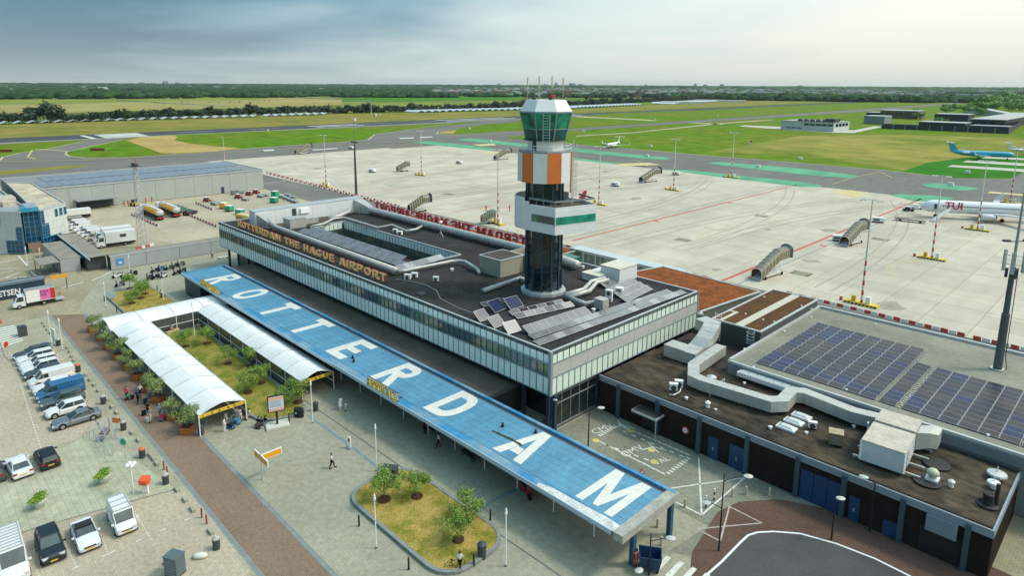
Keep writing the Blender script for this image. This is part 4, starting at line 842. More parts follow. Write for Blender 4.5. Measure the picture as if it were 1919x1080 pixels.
row_px('line of pale panels behind the front pipe towards the roof middle', (-85.42,59.02,10.1), (-86.31,69.17,10.1), 6, 1.4, radians(25), [sol_silver, sol_grey])

# ------------------------------------------------------------------ control tower
TX, TY = -62.8, 68.7
tw = thing('control_tower', 'tall white and orange control tower on a glass shaft rising from the terminal roof', 'control tower', (TX, TY, 9.9))
def ring(r, n, ph=0, cx_=0, cy_=0): return [(cx_+r*cos(ph+2*pi*i/n), cy_+r*sin(ph+2*pi*i/n)) for i in range(n)]
def tadd(name, b, m, **k): return b.build(name, m, tw, **k)
zt = lambda z: z-9.9
b = MB(); b.prism(ring(3.35, 12, .13), 0, .45); b.prism(ring(3.1, 12, .13), .45, .62); tadd('base_ring', b, coping)
shaft_g = mat('shaft_glass', (.008,.03,.04), .05, spec=.8, n=(.35,.7), alpha=.42)
R12 = 2.62
pan = MB().box(-.66, .66, -.02, .02, 0, 2.95).mesh('glass_pane', shaft_g)
for i in range(12):
 a = .13+2*pi*(i+.5)/12; ap = R12*cos(pi/12)
 for k in range(3): piece('glass_pane', pan, tw, (ap*cos(a), ap*sin(a), .62+3.05*k), a+pi/2)
 piece('glass_pane', pan, tw, (ap*cos(a), ap*sin(a), zt(23.6)), a+pi/2, sc=(1,1,.98))
b = MB();
cpole = MB().box(-.13, .13, -.13, .13, 0, 16.6).mesh('column', navy)
for i in range(12): a = .13+2*pi*i/12; piece('column', cpole, tw, (R12*cos(a), R12*sin(a), .5), a)
b = MB()
for z in (3.6, 6.65, 9.6): b.prism(ring(R12+.05, 12, .13), z-.05, z+.05)
tadd('landing', b, navy)
tadd('shaft_core', MB().prism(ring(1.45, 4, .9), .5, 16.4), mat('core_wall', (.025,.028,.032), .6))
for k in range(4):
 b = MB(); a0 = -1.2+k*pi*.95; z0 = 1.0+k*2.3
 for s_ in range(8):
  a = a0+s_*.22; b.obox((1.9*cos(a), 1.9*sin(a), z0+s_*.27), (.34, 1.1, .06), a+pi/2)
 b.tube([(2.35*cos(a0+s_*.22), 2.35*sin(a0+s_*.22), z0+s_*.27+.8) for s_ in range(8)], .05, 5)
 tadd('stair_flight', b, mat('stair_yellow', (.50,.33,.07), .5))
# lookout deck: round on the left, pointed box on the right
def deck(z0, z1, k=1.0):
 pts = [(5.45*k, -3.75*k), (7.2*k, 2.9*k), (3.2*k, 4.3*k)]
 pts += [(4.3*k*cos(radians(a)), 4.3*k*sin(radians(a))) for a in (75, 100, 125, 150, 175, 200, 225, 245, 262)]
 pts[-1] = (-.6*k, -4.05*k)
 return pts
D0 = deck(0,0)
b = MB(); b.prism(D0, zt(19.85), zt(23.2)); tadd('deck_body', b, mat('tower_white_metal', (.70,.72,.72), .45, n=(.5,.05), wave=('Z', 1.3, .02)))
b = MB(); b.prism([(x*.97, y*.97) for x, y in D0], zt(23.2), zt(23.24)); tadd('deck_floor', b, bit_low)
twhite = MATS['tower_white_metal']
b = MB()
def wall_seg(b, p, q, z0, z1, th=.12):
 L = hypot(q[0]-p[0], q[1]-p[1]); a = atan2(q[1]-p[1], q[0]-p[0])
 b.obox(((p[0]+q[0])/2, (p[1]+q[1])/2, (z0+z1)/2), (L+.06, th, z1-z0), a)
n_ = len(D0)
for i in range(n_):
 p, q = D0[i], D0[(i+1) % n_]
 z1 = 24.45 if 3 <= i <= 10 else 23.62
 if i == n_-1:    # front face: parapet high at the round end, then drops
  m1 = (lerp(p[0],q[0],.06), lerp(p[1],q[1],.06)); m2 = (lerp(p[0],q[0],.2), lerp(p[1],q[1],.2))
  wall_seg(b, (p[0]*.985,p[1]*.985), (m1[0]*.985,m1[1]*.985), zt(23.2), zt(24.4)); wall_seg(b, (m1[0]*.985,m1[1]*.985), (m2[0]*.985,m2[1]*.985), zt(23.2), zt(23.95)); wall_seg(b, (m2[0]*.985,m2[1]*.985), (q[0]*.985,q[1]*.985), zt(23.2), zt(23.6)); continue
 wall_seg(b, (p[0]*.985,p[1]*.985), (q[0]*.985,q[1]*.985), zt(23.2), zt(z1))
tadd('parapet', b, twhite)
b = MB()
for i in (n_-1, 0, 1):
 p, q = D0[i], D0[(i+1) % n_]; p = (p[0]*.95, p[1]*.95); q = (q[0]*.95, q[1]*.95)
 if i == n_-1: p = (lerp(p[0],q[0],.2), lerp(p[1],q[1],.2))
 wall_seg(b, p, q, zt(24.25), zt(24.5), .10);
 L = hypot(q[0]-p[0], q[1]-p[1]); k = 0
 while k*1.3 < L: t_ = k*1.3/L; b.obox((lerp(p[0],q[0],t_), lerp(p[1],q[1],t_), zt(23.75)), (.05,.05,1.1)); k += 1
tadd('railing', b, mat('rail_grey', (.20,.23,.24), .5))
def win_on(p, q, t0, t1, z0, z1, m, out=.03, name='window'):
 a = atan2(q[1]-p[1], q[0]-p[0]); x0, y0 = lerp(p[0],q[0],t0), lerp(p[1],q[1],t0); x1, y1 = lerp(p[0],q[0],t1), lerp(p[1],q[1],t1)
 nx, ny = sin(a)*out, -cos(a)*out
 b = MB(); L = hypot(x1-x0, y1-y0); b.obox(((x0+x1)/2+nx, (y0+y1)/2+ny, (z0+z1)/2), (L-.05, .05, z1-z0), a); return tadd(name, b, m)
pf, qf = D0[-1], D0[0]
for t0, t1, m_ in ((.30,.50,greeng), (.50,.78,mat('grey_green_glass', (.035,.06,.055), .08, spec=.9, n=(.7,.4))), (.78,.985,MATS['grey_green_glass'])): win_on(pf, qf, t0, t1, zt(21.25), zt(22.3), m_)
pf, qf = D0[0], D0[1]
deckg = mat('deck_green_glass', (.012,.26,.18), .06, spec=1, n=(.5,.5))
for t0, t1 in ((.015,.22), (.22,.80), (.80,.985)): win_on(pf, qf, t0, t1, zt(21.25), zt(22.3), deckg)
# striped drum
dr = 3.86; ph12 = -42.5/180*pi
b = MB(); b.prism(ring(dr-.1, 12, ph12), zt(26.55), zt(30.9)); tadd('drum_core', b, midgrey)
fw12 = 2*dr*sin(pi/12)
torange = mat('tower_orange', (.66,.165,.025), .45, n=(.5,.05))
pms = [MB().box(-fw12/2+.01, fw12/2-.01, -.06, .0, 0, 4.15).mesh('drum_panel', m_) for m_ in (torange, twhite)]
for i in range(12):
 a = ph12+2*pi*(i+.5)/12; ap = dr*cos(pi/12)
 piece('drum_panel', pms[i % 2], tw, (ap*cos(a), ap*sin(a), zt(26.5)), a+pi/2)
b = MB(); b.prism(ring(dr-.3, 12, ph12), zt(30.62), zt(30.70)); tadd('gallery_floor', b, midgrey)
b = MB()
for i in range(12):
 a, a2 = ph12+2*pi*i/12, ph12+2*pi*(i+1)/12
 for z in (31.2, 31.7): b.cyl(((dr-.1)*cos(a),(dr-.1)*sin(a),zt(z)), ((dr-.1)*cos(a2),(dr-.1)*sin(a2),zt(z)), .03, n=5)
 b.cyl(((dr-.1)*cos(a),(dr-.1)*sin(a),zt(30.7)), ((dr-.1)*cos(a),(dr-.1)*sin(a),zt(31.7)), .025, n=5)
tadd('gallery_rail', b, white)
p8 = -25.2/180*pi
b = MB(); b.prism(ring(2.72, 8, p8), zt(30.7), zt(32.35)); tadd('neck', b, twhite)
a = p8-2*pi/8*1.5; ap = 2.72*cos(pi/8)
b = MB(); b.obox((ap*cos(a)+.35*cos(a+pi/2), ap*sin(a)+.35*sin(a+pi/2), zt(31.5)), (.75,.08,1.5), a+pi/2); tadd('door', b, navy)
# glazed cab, wider at the top
z0, z1, r0, r1 = zt(32.45), zt(36.15), 2.98, 3.86
b = MB(); b.prism(ring(3.15, 16, p8), zt(32.3), zt(32.42)); tadd('cab_sill', b, darkgrey)
cabg = mat('cab_green_glass', (.008,.20,.11), .12, spec=.35, n=(.6,.9), alpha=.90)
cabt = mat('cab_teal_glass', (.006,.09,.08), .12, spec=.35, n=(.6,.6), alpha=.92)
zm = lerp(z0, z1, .40); rm = lerp(r0, r1, .40)
for i in range(8):
 a, a2 = p8+2*pi*i/8, p8+2*pi*(i+1)/8
 for za, zb, ra, rb, m_ in ((z0, zm, r0, rm, cabt), (zm, z1, rm, r1, cabg)):
  b = MB(); o_ = .03
  P = [Vector((ra*cos(a), ra*sin(a), za)), Vector((ra*cos(a2), ra*sin(a2), za)), Vector((rb*cos(a2), rb*sin(a2), zb)), Vector((rb*cos(a), rb*sin(a), zb))]
  Q = [Vector((p.x*.985, p.y*.985, p.z)) for p in P]
  b.add(P+Q, [(0,1,2,3),(7,6,5,4),(0,4,5,1),(1,5,6,2),(2,6,7,3),(3,7,4,0)]); tadd('window', b, m_)
b = MB()
for i in range(8):
 a, a2 = p8+2*pi*i/8, p8+2*pi*(i+1)/8
 b.cyl((r0*cos(a), r0*sin(a), z0), (r1*cos(a), r1*sin(a), z1), .09, n=5); b.cyl((rm*cos(a), rm*sin(a), zm), (rm*cos(a2), rm*sin(a2), zm), .06, n=5)
tadd('cab_frame', b, mat('cab_frame_grey', (.22,.27,.29), .5))
b = MB(); b.prism(ring(2.0, 8, p8), z0, z0+1.1); b.prism(ring(1.2, 8, p8+.3), z0+1.1, z0+1.9); b.cyl((0,0,z0), (0,0,z1), .35, n=8); tadd('cab_interior', b, mat('cab_interior', (.05,.05,.045), .7))
b = MB(); b.prism(ring(3.95, 8, p8), z1, z1+.22); tadd('cab_eave', b, mat('eave_blue_grey', (.20,.27,.33), .5))
b = MB(); rg = []
for r_, z_ in ((3.95, z1+.22), (2.95, z1+1.75)): rg.append([(x, y, z_) for x, y in ring(r_, 8, p8)])
b.loft(rg); tadd('cab_roof', b, twhite)
b = MB()
zr_ = z1+1.75
for i in range(8):
 a, a2 = p8+2*pi*i/8, p8+2*pi*(i+1)/8
 for z_ in (.25, .5): b.cyl((2.7*cos(a), 2.7*sin(a), zr_+z_), (2.7*cos(a2), 2.7*sin(a2), zr_+z_), .03, n=4)
 b.cyl((2.7*cos(a), 2.7*sin(a), zr_), (2.7*cos(a), 2.7*sin(a), zr_+.5), .03, n=4)
b.box(-1.6,-1.2,-1.2,-.8,zr_,zr_+.7); b.box(.8,1.1,-.3,.1,zr_,zr_+.9); tadd('roof_rail', b, darkgrey)
MB().box(1.0,1.6,-.4,.1,zr_+.3,zr_+.65).build('obstruction_lamp', redp, tw)
ama = mat('antenna_cream', (.55,.47,.32), .6)
va = Vector((rt.x, rt.y, 0)).normalized()
for k, u in enumerate((-2.45, -.85, .95, 2.5)):
 o = MB().cyl((0,0,0),(0,0,1.6),.045,n=5).cyl((0,0,1.5),(0,0,3.0),.10,n=6).build('antenna', ama, tw); o.location = (va.x*u*1.0-.1, va.y*u*1.0-.1, zr_+.05); o.scale = (1,1,1.0+.06*(k in (1,2)))
MB().cyl((.6,.6,zr_),(.6,.6,zr_+1.6),.04,n=5).build('antenna', redp, tw)
lad = MB()
la = radians(-47.5); lx, ly = cos(la), sin(la)
def ladder(b, x, y, z0, z1, a, wd=.9):
 ux, uy = cos(a+pi/2), sin(a+pi/2)
 for s_ in (-1, 1): b.cyl((x+ux*wd/2*s_, y+uy*wd/2*s_, z0), (x+ux*wd/2*s_, y+uy*wd/2*s_, z1), .035, n=4)
 z = z0+.2
 while z < z1: b.cyl((x-ux*wd/2, y-uy*wd/2, z), (x+ux*wd/2, y+uy*wd/2, z), .03, n=4); z += .38
b = MB(); ladder(b, 3.95*lx+.1*va.x, 3.95*ly+.1*va.y, zt(30.75), zt(36.1), la); tadd('ladder', b, galv)
b = MB(); ra_ = radians(28); rx_, ry_ = cos(ra_), sin(ra_); ladder(b, 4.05*rx_, 4.05*ry_, zt(23.3), zt(32.4), ra_, .7)
for z in range(9):
 zz = zt(24.5)+z*.9
 b.tube([(4.05*rx_+.75*cos(ra_+t)*.8, 4.05*ry_+.75*sin(ra_+t)*.8, zz) for t in (-1.6,-1,-.3,.3,1,1.6)], .025, 4)
for t in (-1,-.0,1): b.cyl((4.05*rx_+.6*cos(ra_+t), 4.05*ry_+.6*sin(ra_+t), zt(24.5)), (4.05*rx_+.6*cos(ra_+t), 4.05*ry_+.6*sin(ra_+t), zt(31.8)), .025, n=4)
tadd('ladder_cage', b, galv)
b = MB(); b.cyl((3.9*rx_+.5*ry_, 3.9*ry_-.5*rx_, zt(25)), (3.9*rx_+.5*ry_, 3.9*ry_-.5*rx_, zt(30.8)), .11, n=6); tadd('conduit', b, mat('conduit_tan', (.45,.28,.12), .6))

# ------------------------------------------------------------------ brick building on the right
BX0, BX1, BY, BZ = -46.3, -6.2, 61.3, 4.75
br = thing('brick_annex', 'low dark brick building with blue posts and a brown flat roof at the right', 'building', (BX0, BY, 0))
def bb(name, b, m, **k): return b.build(name, m, br, world=True, **k)
b = MB(); b.box(BX0, BX1, BY+.1, 73.4, 0, 3.85); bb('wall', b, brickw)
b = MB(); b.box(BX0+.05, BX1-.05, BY+.12, 73.4, 3.86, 4.45); bb('roof', b, bit_brown)
b = MB(); b.box(BX0, BX1+.05, BY-.06, BY+.10, 3.86, 4.56); b.box(BX1-.12, BX1+.06, BY+.1, 73.4, 3.86, 4.56); bb('fascia', b, mat('blue_grey_fascia', (.24,.29,.33), .5, n=(.8,.1)))
b = MB(); b.box(BX0, BX1, BY+.12, BY+.5, 4.46, 4.52); bb('roof_edge', b, mat('edge_bitumen', (.022,.020,.018), .9, n=(.8,.4)))
cm = MB().box(-.2,.2,-.28,.12,0,4.3).mesh('column', mat('blue_grey_column', (.045,.085,.115), .5, n=(1,.1)))
for p_ in ((-43.31,63.71,0), (-37.84,62.75,0), (-32.48,62.22,0), (-26.99,61.21,0), (-21.81,60.66,0), (-17.51,61.29,0), (-12.65,61.17,0), (-7.85,61.02,0)): piece('column', cm, br, (p_[0]-BX0, 0, 0))
doorm = mat('blue_door', (.010,.055,.15), .45, n=(1,.15))
def door_on(x0, x1, z1, name='door', m=None, z0=.03):
 b = MB(); b.box(x0, x1, BY+.02, BY+.12, z0, z1); d_ = bb(name, b, m or doorm);
 if name == 'door': MB().box((x0+x1)/2-.05, (x0+x1)/2+.05, BY-.02, BY+.04, 1.0, 1.35).build('handle', galv, d_, world=True)
 return d_
for a_, b__, h in (((-31.37,61.3,-0.22)[0], (-30.22,61.3,-0.34)[0], 2.5), ((-28.93,61.3,-0.26)[0], (-27.3,61.3,-0.37)[0], 2.6), ((-16.96,61.3,0.17)[0], (-16.06,61.3,0.09)[0], 2.4)): door_on(a_, b__, h)
for k in range(3):
 xa, xb = (-21.51,61.3,0.13)[0], (-17.71,61.3,0.06)[0]; door_on(lerp(xa,xb,k/3)+.03, lerp(xa,xb,(k+1)/3)-.03, 3.1, 'garage_door')
door_on((-14.05,61.3,0.62)[0], (-12.89,61.3,0.71)[0], 1.5, 'vent_door')
b = MB(); xa, xb = (-10.81,61.3,1.85)[0], (-8.54,61.3,1.58)[0]; b.box(xa, xb, BY-.3, BY+.1, 2.4, 3.85); bb('shutter_box', b, mat('shutter_grey', (.20,.26,.30), .5))
b = MB(); b.box(xa-.4, xb+.4, BY+.05, BY+.13, .02, 2.5); bb('loading_opening', b, black)
# small entrance roof and sign plate
xa, xb = (-40.34,60,2.5)[0], (-37.01,60,2.79)[0]
b = MB(); b.box(xa, xb, BY-1.6, BY+.1, 2.5, 2.75); bb('entrance_canopy', b, coping); b = MB(); b.box(xa+.1, xb-.1, BY-1.5, BY, 2.76, 2.8); bb('canopy_roof', b, bitumen)
b = MB(); b.box(xb-.12, xb-.04, BY-1.5, BY-1.42, 0, 2.5); bb('canopy_post', b, galv)
b = MB(); b.box(xa+.5, xb-.4, BY+.02, BY+.12, .02, 2.3); bb('entrance_opening', b, black)
s_ = (-34.21,61.2,1.96); b = MB(); b.cyl((s_[0], BY+.02, s_[2]), (s_[0], BY+.10, s_[2]), .42, n=16); bb('round_sign', b, redp); b = MB(); b.cyl((s_[0], BY-.01, s_[2]), (s_[0], BY+.03, s_[2]), .30, n=16); bb('sign_face', b, white)
b = MB(); b.box(s_[0]-.2, s_[0]+.2, BY-.03, BY, s_[2]-.04, s_[2]+.04); bb('sign_bar', b, bluep)
crate('air_conditioner', 'left of the twin white condensers on the brown roof near the terminal', (-37.66,64.22,4.5), (.9,.45,.9), white, .6, 'air conditioner', fan=True)
crate('air_conditioner', 'right of the twin white condensers on the brown roof near the terminal', (-37.67,65.41,4.5), (.9,.45,.9), white, .6, 'air conditioner', fan=True)
o = MB().tube([(-37.34,62.9,4.6),(-36.81,62.83,4.75),(-36.73,64.08,4.75),(-36.92,64.61,4.9)], .06, 6).build('roof_pipe', white); tag(o, 'thin white pipe below the twin condensers on the brown roof', 'pipe')
mush = MB().lathe([(.28,0),(.28,.35),(.62,.40),(.58,.62),(.15,.80)], 12).mesh('roof_fan', galv)
for p_, lab in (((-35.78,68.41,4.5), 'left steel mushroom fan near the guard rail on the brown roof'), ((-35.84,69.8,4.5), 'right steel mushroom fan near the guard rail on the brown roof')):
 o = bpy.data.objects.new('roof_fan', mush); COL.objects.link(o); o.location = p_; tag(o, lab, 'roof fan')
crate('skylight', 'dark framed skylight left of the mushroom fans', (-35.81,66.96,4.5), (1.5,1.0,.25), darkgrey, .4, 'skylight', cap=white, louv=False)
o = MB(); gp = [(-33.95,65.98,4.5), (-33.99,69.47,4.5)]
for z in (.55, 1.05): o.cyl((gp[0][0],gp[0][1],4.5+z), (gp[1][0],gp[1][1],4.5+z), .03, n=5)
for t in (0,.5,1): x, y = lerp(gp[0][0],gp[1][0],t), lerp(gp[0][1],gp[1][1],t); o.cyl((x,y,4.5),(x,y,5.55),.03,n=5)
tag(o.build('guard_rail', white), 'white tubular guard rail on the brown roof', 'railing')
crate('air_conditioner', 'left of the pair of small white units behind the guard rail', (-33.35,66.99,4.5), (.8,.5,.6), white, .4, 'air conditioner', fan=True)
crate('air_conditioner', 'right of the pair of small white units behind the guard rail', (-33.45,68.05,4.5), (.8,.5,.6), white, .4, 'air conditioner', fan=True)
for p_, s_, lab in (((-32.83,63.47,4.5), 1.0, 'tall white cowl on the middle of the brown roof'), ((-35.49,63.42,4.5), .7, 'low white cowl left of the tall one on the brown roof'), ((-31.84,63.45,4.5), .5, 'small cowl right of the tall white one on the brown roof'), ((-25.93,64.01,4.5), .7, 'small cowl left of the domed skylights'), ((-22.86,65.69,4.5), .6, 'small cowl right of the domed skylights'), ((-19.9,70.64,4.5), .6, 'small cowl behind the tan box on the brown roof'), ((-10.15,65.89,4.5), .9, 'thin cowled flue between the round pits')):
 o = bpy.data.objects.new('roof_vent', dv); COL.objects.link(o); o.location = p_; o.scale = (s_, s_, s_*(1.6 if s_ in (1.0,.9) else 1)); tag(o, lab, 'roof vent')
skl = thing('skylight', '', 'skylight')
b = MB(); b.box(-.95,.95,-.55,.55,0,.22); b.build('frame', white, skl)
b = MB(); b.loft([[(-.85,-.47,.22),(.85,-.47,.22),(.85,.47,.22),(-.85,.47,.22)],[(-.5,-.25,.42),(.5,-.25,.42),(.5,.25,.42),(-.5,.25,.42)]]); b.build('dome', mat('acrylic_dome', (.62,.64,.62), .15, spec=.8), skl)
for i, (p_, lab) in enumerate((((-24.6,68.8,4.5),'white domed skylight farthest back of three in a row'),((-24.69,67.06,4.5),'white domed skylight in the middle of three in a row'),((-24.73,65.27,4.5),'white domed skylight nearest the brick wall of three in a row'))):
 (dup(skl, p_, 0, lab, 'domed skylights on the brown roof') if i else (setattr(skl, 'location', p_), tag(skl, lab, None, 'domed skylights on the brown roof')))
crate('air_conditioner', 'small white condenser in front of the long duct beside the skylights', (-22.86,67.23,4.5), (.8,.4,.75), white, .4, 'air conditioner', fan=True)
crate('tan_plant_box', 'tan metal box with a pale lid on the brown roof', (-20.09,65.91,4.5), (1.25,1.15,1.3), mat('tan_metal', (.24,.17,.07), .6, n=(1,.15)), .35, 'roof box', cap=mat('tan_lid', (.42,.34,.22), .7, n=(2,.2)))
# large white plant unit with duct feet
t = thing('air_handling_unit', 'big white corrugated air handling unit standing on the brown roof at the right', 'air handling unit', (-17.2,64.0,4.5), radians(4))
corw = mat('white_corrugated_side', (.58,.62,.64), .5, n=(.8,.07), wave=('X',2.6,.10))
rooftop = mat('stained_cream_roof', (.52,.47,.39), .8, n=(.7,.18), n2=(3,.15))
b = MB(); b.box(0,3.6,0,4.4,.35,2.35); b.box(.05,3.55,4.7,7.6,.35,2.5); b.build('casing', corw, t)
b = MB(); b.box(-.05,3.65,-.05,4.45,2.35,2.47); b.box(0,3.6,4.65,7.7,2.5,2.62); b.build('lid', rooftop, t)
b = MB(); b.box(.1,3.5,4.45,4.65,.4,2.2); b.build('joint', darkgrey, t)
for k in range(11): MB().obox((-.03,-.03,.5+k*.18),(.16,.16,.09),pi/4).obox((3.63,-.03,.5+k*.18),(.16,.16,.09),pi/4).build('corner_rib', white, t)
b = MB(); b.box(3.61,3.66,1.2,2.4,.5,2.2); b.build('door', mat('unit_door', (.55,.58,.60), .5), t)
b = MB()
for y in (.6, 2.6, 4.6, 6.6): b.box(-.8,4.9,y,y+.18,.18,.32); b.box(-.75,-.55,y,y+.18,0,.18); b.box(4.65,4.85,y,y+.18,0,.18)
b.build('skid', galv, t)
b = MB(); b.loft([[(3.6,5.2,.5),(3.6,7.2,.5),(3.6,7.2,2.3),(3.6,5.2,2.3)],[(4.6,6.2,.6),(4.6,8.2,.6),(4.6,8.2,2.2),(4.6,6.2,2.2)],[(5.2,7.0,.4),(5.2,8.9,.4),(5.2,8.9,1.9),(5.2,7.0,1.9)]]); b.build('duct_elbow', duct_m, t)
b = MB(); b.tube([(-.05,5.6,.6),(-.7,5.6,.6),(-.7,5.6,1.7),(-.7,5.2,1.7)],.07,6); b.build('pipe', white, t)
for p_, r_, lab in (((-11.98,68.96,4.5), 1.15, 'round dark pit cover beside the big white unit, rear one'), ((-11.86,65.15,4.5), 1.15, 'round dark pit cover beside the big white unit, front one')):
 t = thing('roof_pit', lab, 'roof cover', p_); MB().lathe([(r_,0),(r_,.14),(r_-.12,.16)], 20).build('rim', black, t); MB().lathe([(r_-.14,.10),(r_-.14,.12)], 20).build('cover', mat('pit_cover', (.035,.033,.03), .9, n=(2,.2)), t)
t = thing('roof_fan', 'cream roof fan on a square base standing on the front round pit', 'roof fan', (-11.57,65.66,4.62)); MB().box(-.5,.5,-.5,.5,0,.25).build('base', white, t); MB().lathe([(.32,.25),(.36,.45),(.52,.6),(.5,.85),(.3,1.05),(.1,1.1)], 14).build('cowl', mat('cream_cowl', (.50,.50,.38), .5), t, smooth=True)
for p_, lab, k in (((-7.56,70.35,4.5),'round mushroom vent near the far right corner of the brown roof',1.4), ((-7.48,68.45,4.5),'white domed vent near the right end of the brown roof',.9)):
 t = thing('roof_vent', lab, 'roof vent', p_); MB().lathe([(.3*k,0),(.3*k,.4),(.6*k,.45),(.55*k,.6),(.1,.7)], 12).build('cowl', galv if k > 1 else white, t); MB().cyl((0,0,.7),(0,0,1.2),.05,n=5).build('spike', white, t)
t = thing('chimney', 'black flue with ring base at the right end of the brown roof', 'chimney', (-7.28,65.05,4.5)); MB().lathe([(.8,0),(.8,.12),(.5,.2),(.42,.55),(.42,1.1),(.3,1.15)], 14).build('base', black, t); MB().cyl((.5,.35,0),(.5,.35,2.1),.16,n=10).build('flue', black, t); MB().cyl((-.7,.2,.15),(-.2,0,.5),.15,n=8).build('elbow', darkgrey, t)
# big grey ducts
def rduct(name, label, pts, wd, hg, z0, m=None):
 """rectangular duct following a centre line, mitred"""
 t = thing(name, label, 'duct', (pts[0][0], pts[0][1], 4.5)); rings = []
 for k, p in enumerate(pts):
  a = Vector(pts[max(k-1,0)][:2]); c = Vector(pts[min(k+1,len(pts)-1)][:2]); q = Vector(p[:2])
  d1 = (q-a).normalized() if k else (c-q).normalized(); d2 = (c-q).normalized() if k < len(pts)-1 else d1
  nn = Vector((-(d1+d2).y, (d1+d2).x)).normalized(); s_ = wd/2/max(.5, nn.dot(Vector((-d1.y, d1.x))))
  zz = z0 if len(p) < 3 else p[2]
  L, R_ = q+nn*s_, q-nn*s_
  rings.append([(R_.x,R_.y,zz),(L.x,L.y,zz),(L.x,L.y,zz+hg),(R_.x,R_.y,zz+hg)])
 MB().loft(rings).build('duct_body', m or duct_m, t, world=True)
 b = MB()
 for k in range(len(pts)-1):
  p, q = Vector((*pts[k][:2],0)), Vector((*pts[k+1][:2],0)); L = (q-p).length; a = atan2(q.y-p.y, q.x-p.x); u = 1
  za, zb_ = (z0 if len(pts[k]) < 3 else pts[k][2]), (z0 if len(pts[k+1]) < 3 else pts[k+1][2])
  while u*1.5 < L: c = p.lerp(q, u*1.5/L); zz = lerp(za, zb_, u*1.5/L); b.obox((c.x, c.y, zz+hg/2), (.05, wd+.05, hg+.05), a); u += 1
 if b.v: b.build('flange', alu, t, world=True)
 return t
dz = 4.9
rduct('rectangular_duct', 'long boxy duct snaking along the back of the brown roof', [(-38.68,77.42,6.3)[:2], (-38.13,69.43,6.3)[:2], (-36.55,66.7,6.3)[:2], (-35.17,66.48,6.3)[:2], (-27.44,67.29,6.3)[:2], (-26.56,68.39,6.3)[:2], (-26.82,71.27,6.3)[:2], (-25.71,72.06,6.3)[:2], (-20.29,71.31,6.3)[:2], (-16.47,72.2,6.3)[:2]], 1.35, 1.25, dz)
rduct('rectangular_duct', 'stepped duct climbing in the dark corner beside the terminal', [(-40.41,71.87,5.4)[:2]+(4.7,), (-40.65,74.49,5.8)[:2]+(4.8,), (-40.46,75.9,6.2)[:2]+(5.6,), (-40.85,78.28,6.4)[:2]+(6.3,), (-41.51,80.04,6.5)[:2]+(6.4,), (-43.57,80.51,6.5)[:2]+(6.4,)], 2.1, 1.5, 4.7)
crate('duct_box', 'boxy duct end below the stepped duct', (-42.4,73.0,4.5), (3.0,2.2,1.7), duct_m, 0, 'duct', louv=False)
t = thing('skylight', 'long pale glazed skylight behind the snaking duct', 'skylight', ((-33.05,72.56,5.6)[0], (-33.05,72.56,5.6)[1], 5.0), 0)
b = MB(); b.box(-.9, 6.6, -.1, 1.3, 0, .5); b.build('frame', white, t)
pm = MB().box(.03,.97,0,1.2,0,.05).mesh('pane', mat('skylight_pane', (.50,.55,.53), .1, spec=.9))
for k in range(7): piece('pane', pm, t, (-.7+1.02*k, 0, .52), rot=(radians(4),0,0))
tg = MB(); tp = (-43.29,73.32,4.5); tg.tube([(tp[0]-.8,tp[1],4.5),(tp[0]-.8,tp[1],5.7),(tp[0]-.4,tp[1],5.7),(tp[0]+.4,tp[1]+.3,4.5)], .05, 5); tg.cyl((tp[0]-.1,tp[1],4.5),(tp[0]-.1,tp[1],5.2),.04,n=5)
tag(tg.build('safety_rail', white), 'small white safety rail at the edge of the dark corner roof', 'railing')
# low dark yard roof between terminal, brown roof and hall
t = thing('link_building', 'low dark roofed link between terminal and solar hall', 'building', (-46, 71.6, 0))
b = MB(); b.box(-46.2,-35.8,73.45,82.5,0,3.7); b.build('wall', darkgrey, t, world=True); b = MB(); b.box(-46.1,-35.8,73.4,82.5,3.7,4.4); b.build('roof', mat('dark_wet_roof', (.055,.048,.042), .85, n=(.3,.3), n2=(2,.2)), t, world=True)
# ------------------------------------------------------------------ hall with the big solar roof
HZ = 6.1
t = thing('solar_hall', 'wide flat roofed hall covered with rows of dark solar panels at the right', 'hall', (-35.7, 73.6, 0))
louv_m = mat('louvred_wall', (.22,.25,.25), .5, wave=('Z', 1.6, .35))
b = MB(); b.box(-35.7,12,73.6,102.8,0,5.85); b.build('wall', louv_m, t, world=True)
b = MB(); b.box(-35.5,12,73.8,102.6,5.85,6.0); b.build('roof', mat('grey_roof_felt', (.27,.265,.215), .9, n=(.14,.2), n2=(1.5,.12), brick=(2.4,1.2,.03,(.8,.8,.8))), t, world=True)
b = MB(); b.box(-35.75,12,73.55,73.85,5.85,6.14); b.box(-35.75,-35.45,73.85,102.85,5.85,6.3); b.box(-35.45,12,102.5,102.85,5.85,6.35); b.build('coping', coping, t, world=True)
b = MB(); b.box(-27,-6.2,73.0,73.58,4.5,4.75); b.build('wall_foot', darkgrey, t, world=True)
for k in range(10):
 b = MB(); b.box(-34.5+.0,12,73.48,73.60,4.72+.115*k,4.78+.115*k); b.build('louvre', mat('louvre_blade', (.27,.31,.32), .5), t, world=True)
ms = [solar_mesh(1.66, 1.0, c_, mat('panel_frame_grey', (.40,.40,.42), .4)) for c_ in (sol_dark, sol_blue, sol_brown, sol_dark, sol_brown)]
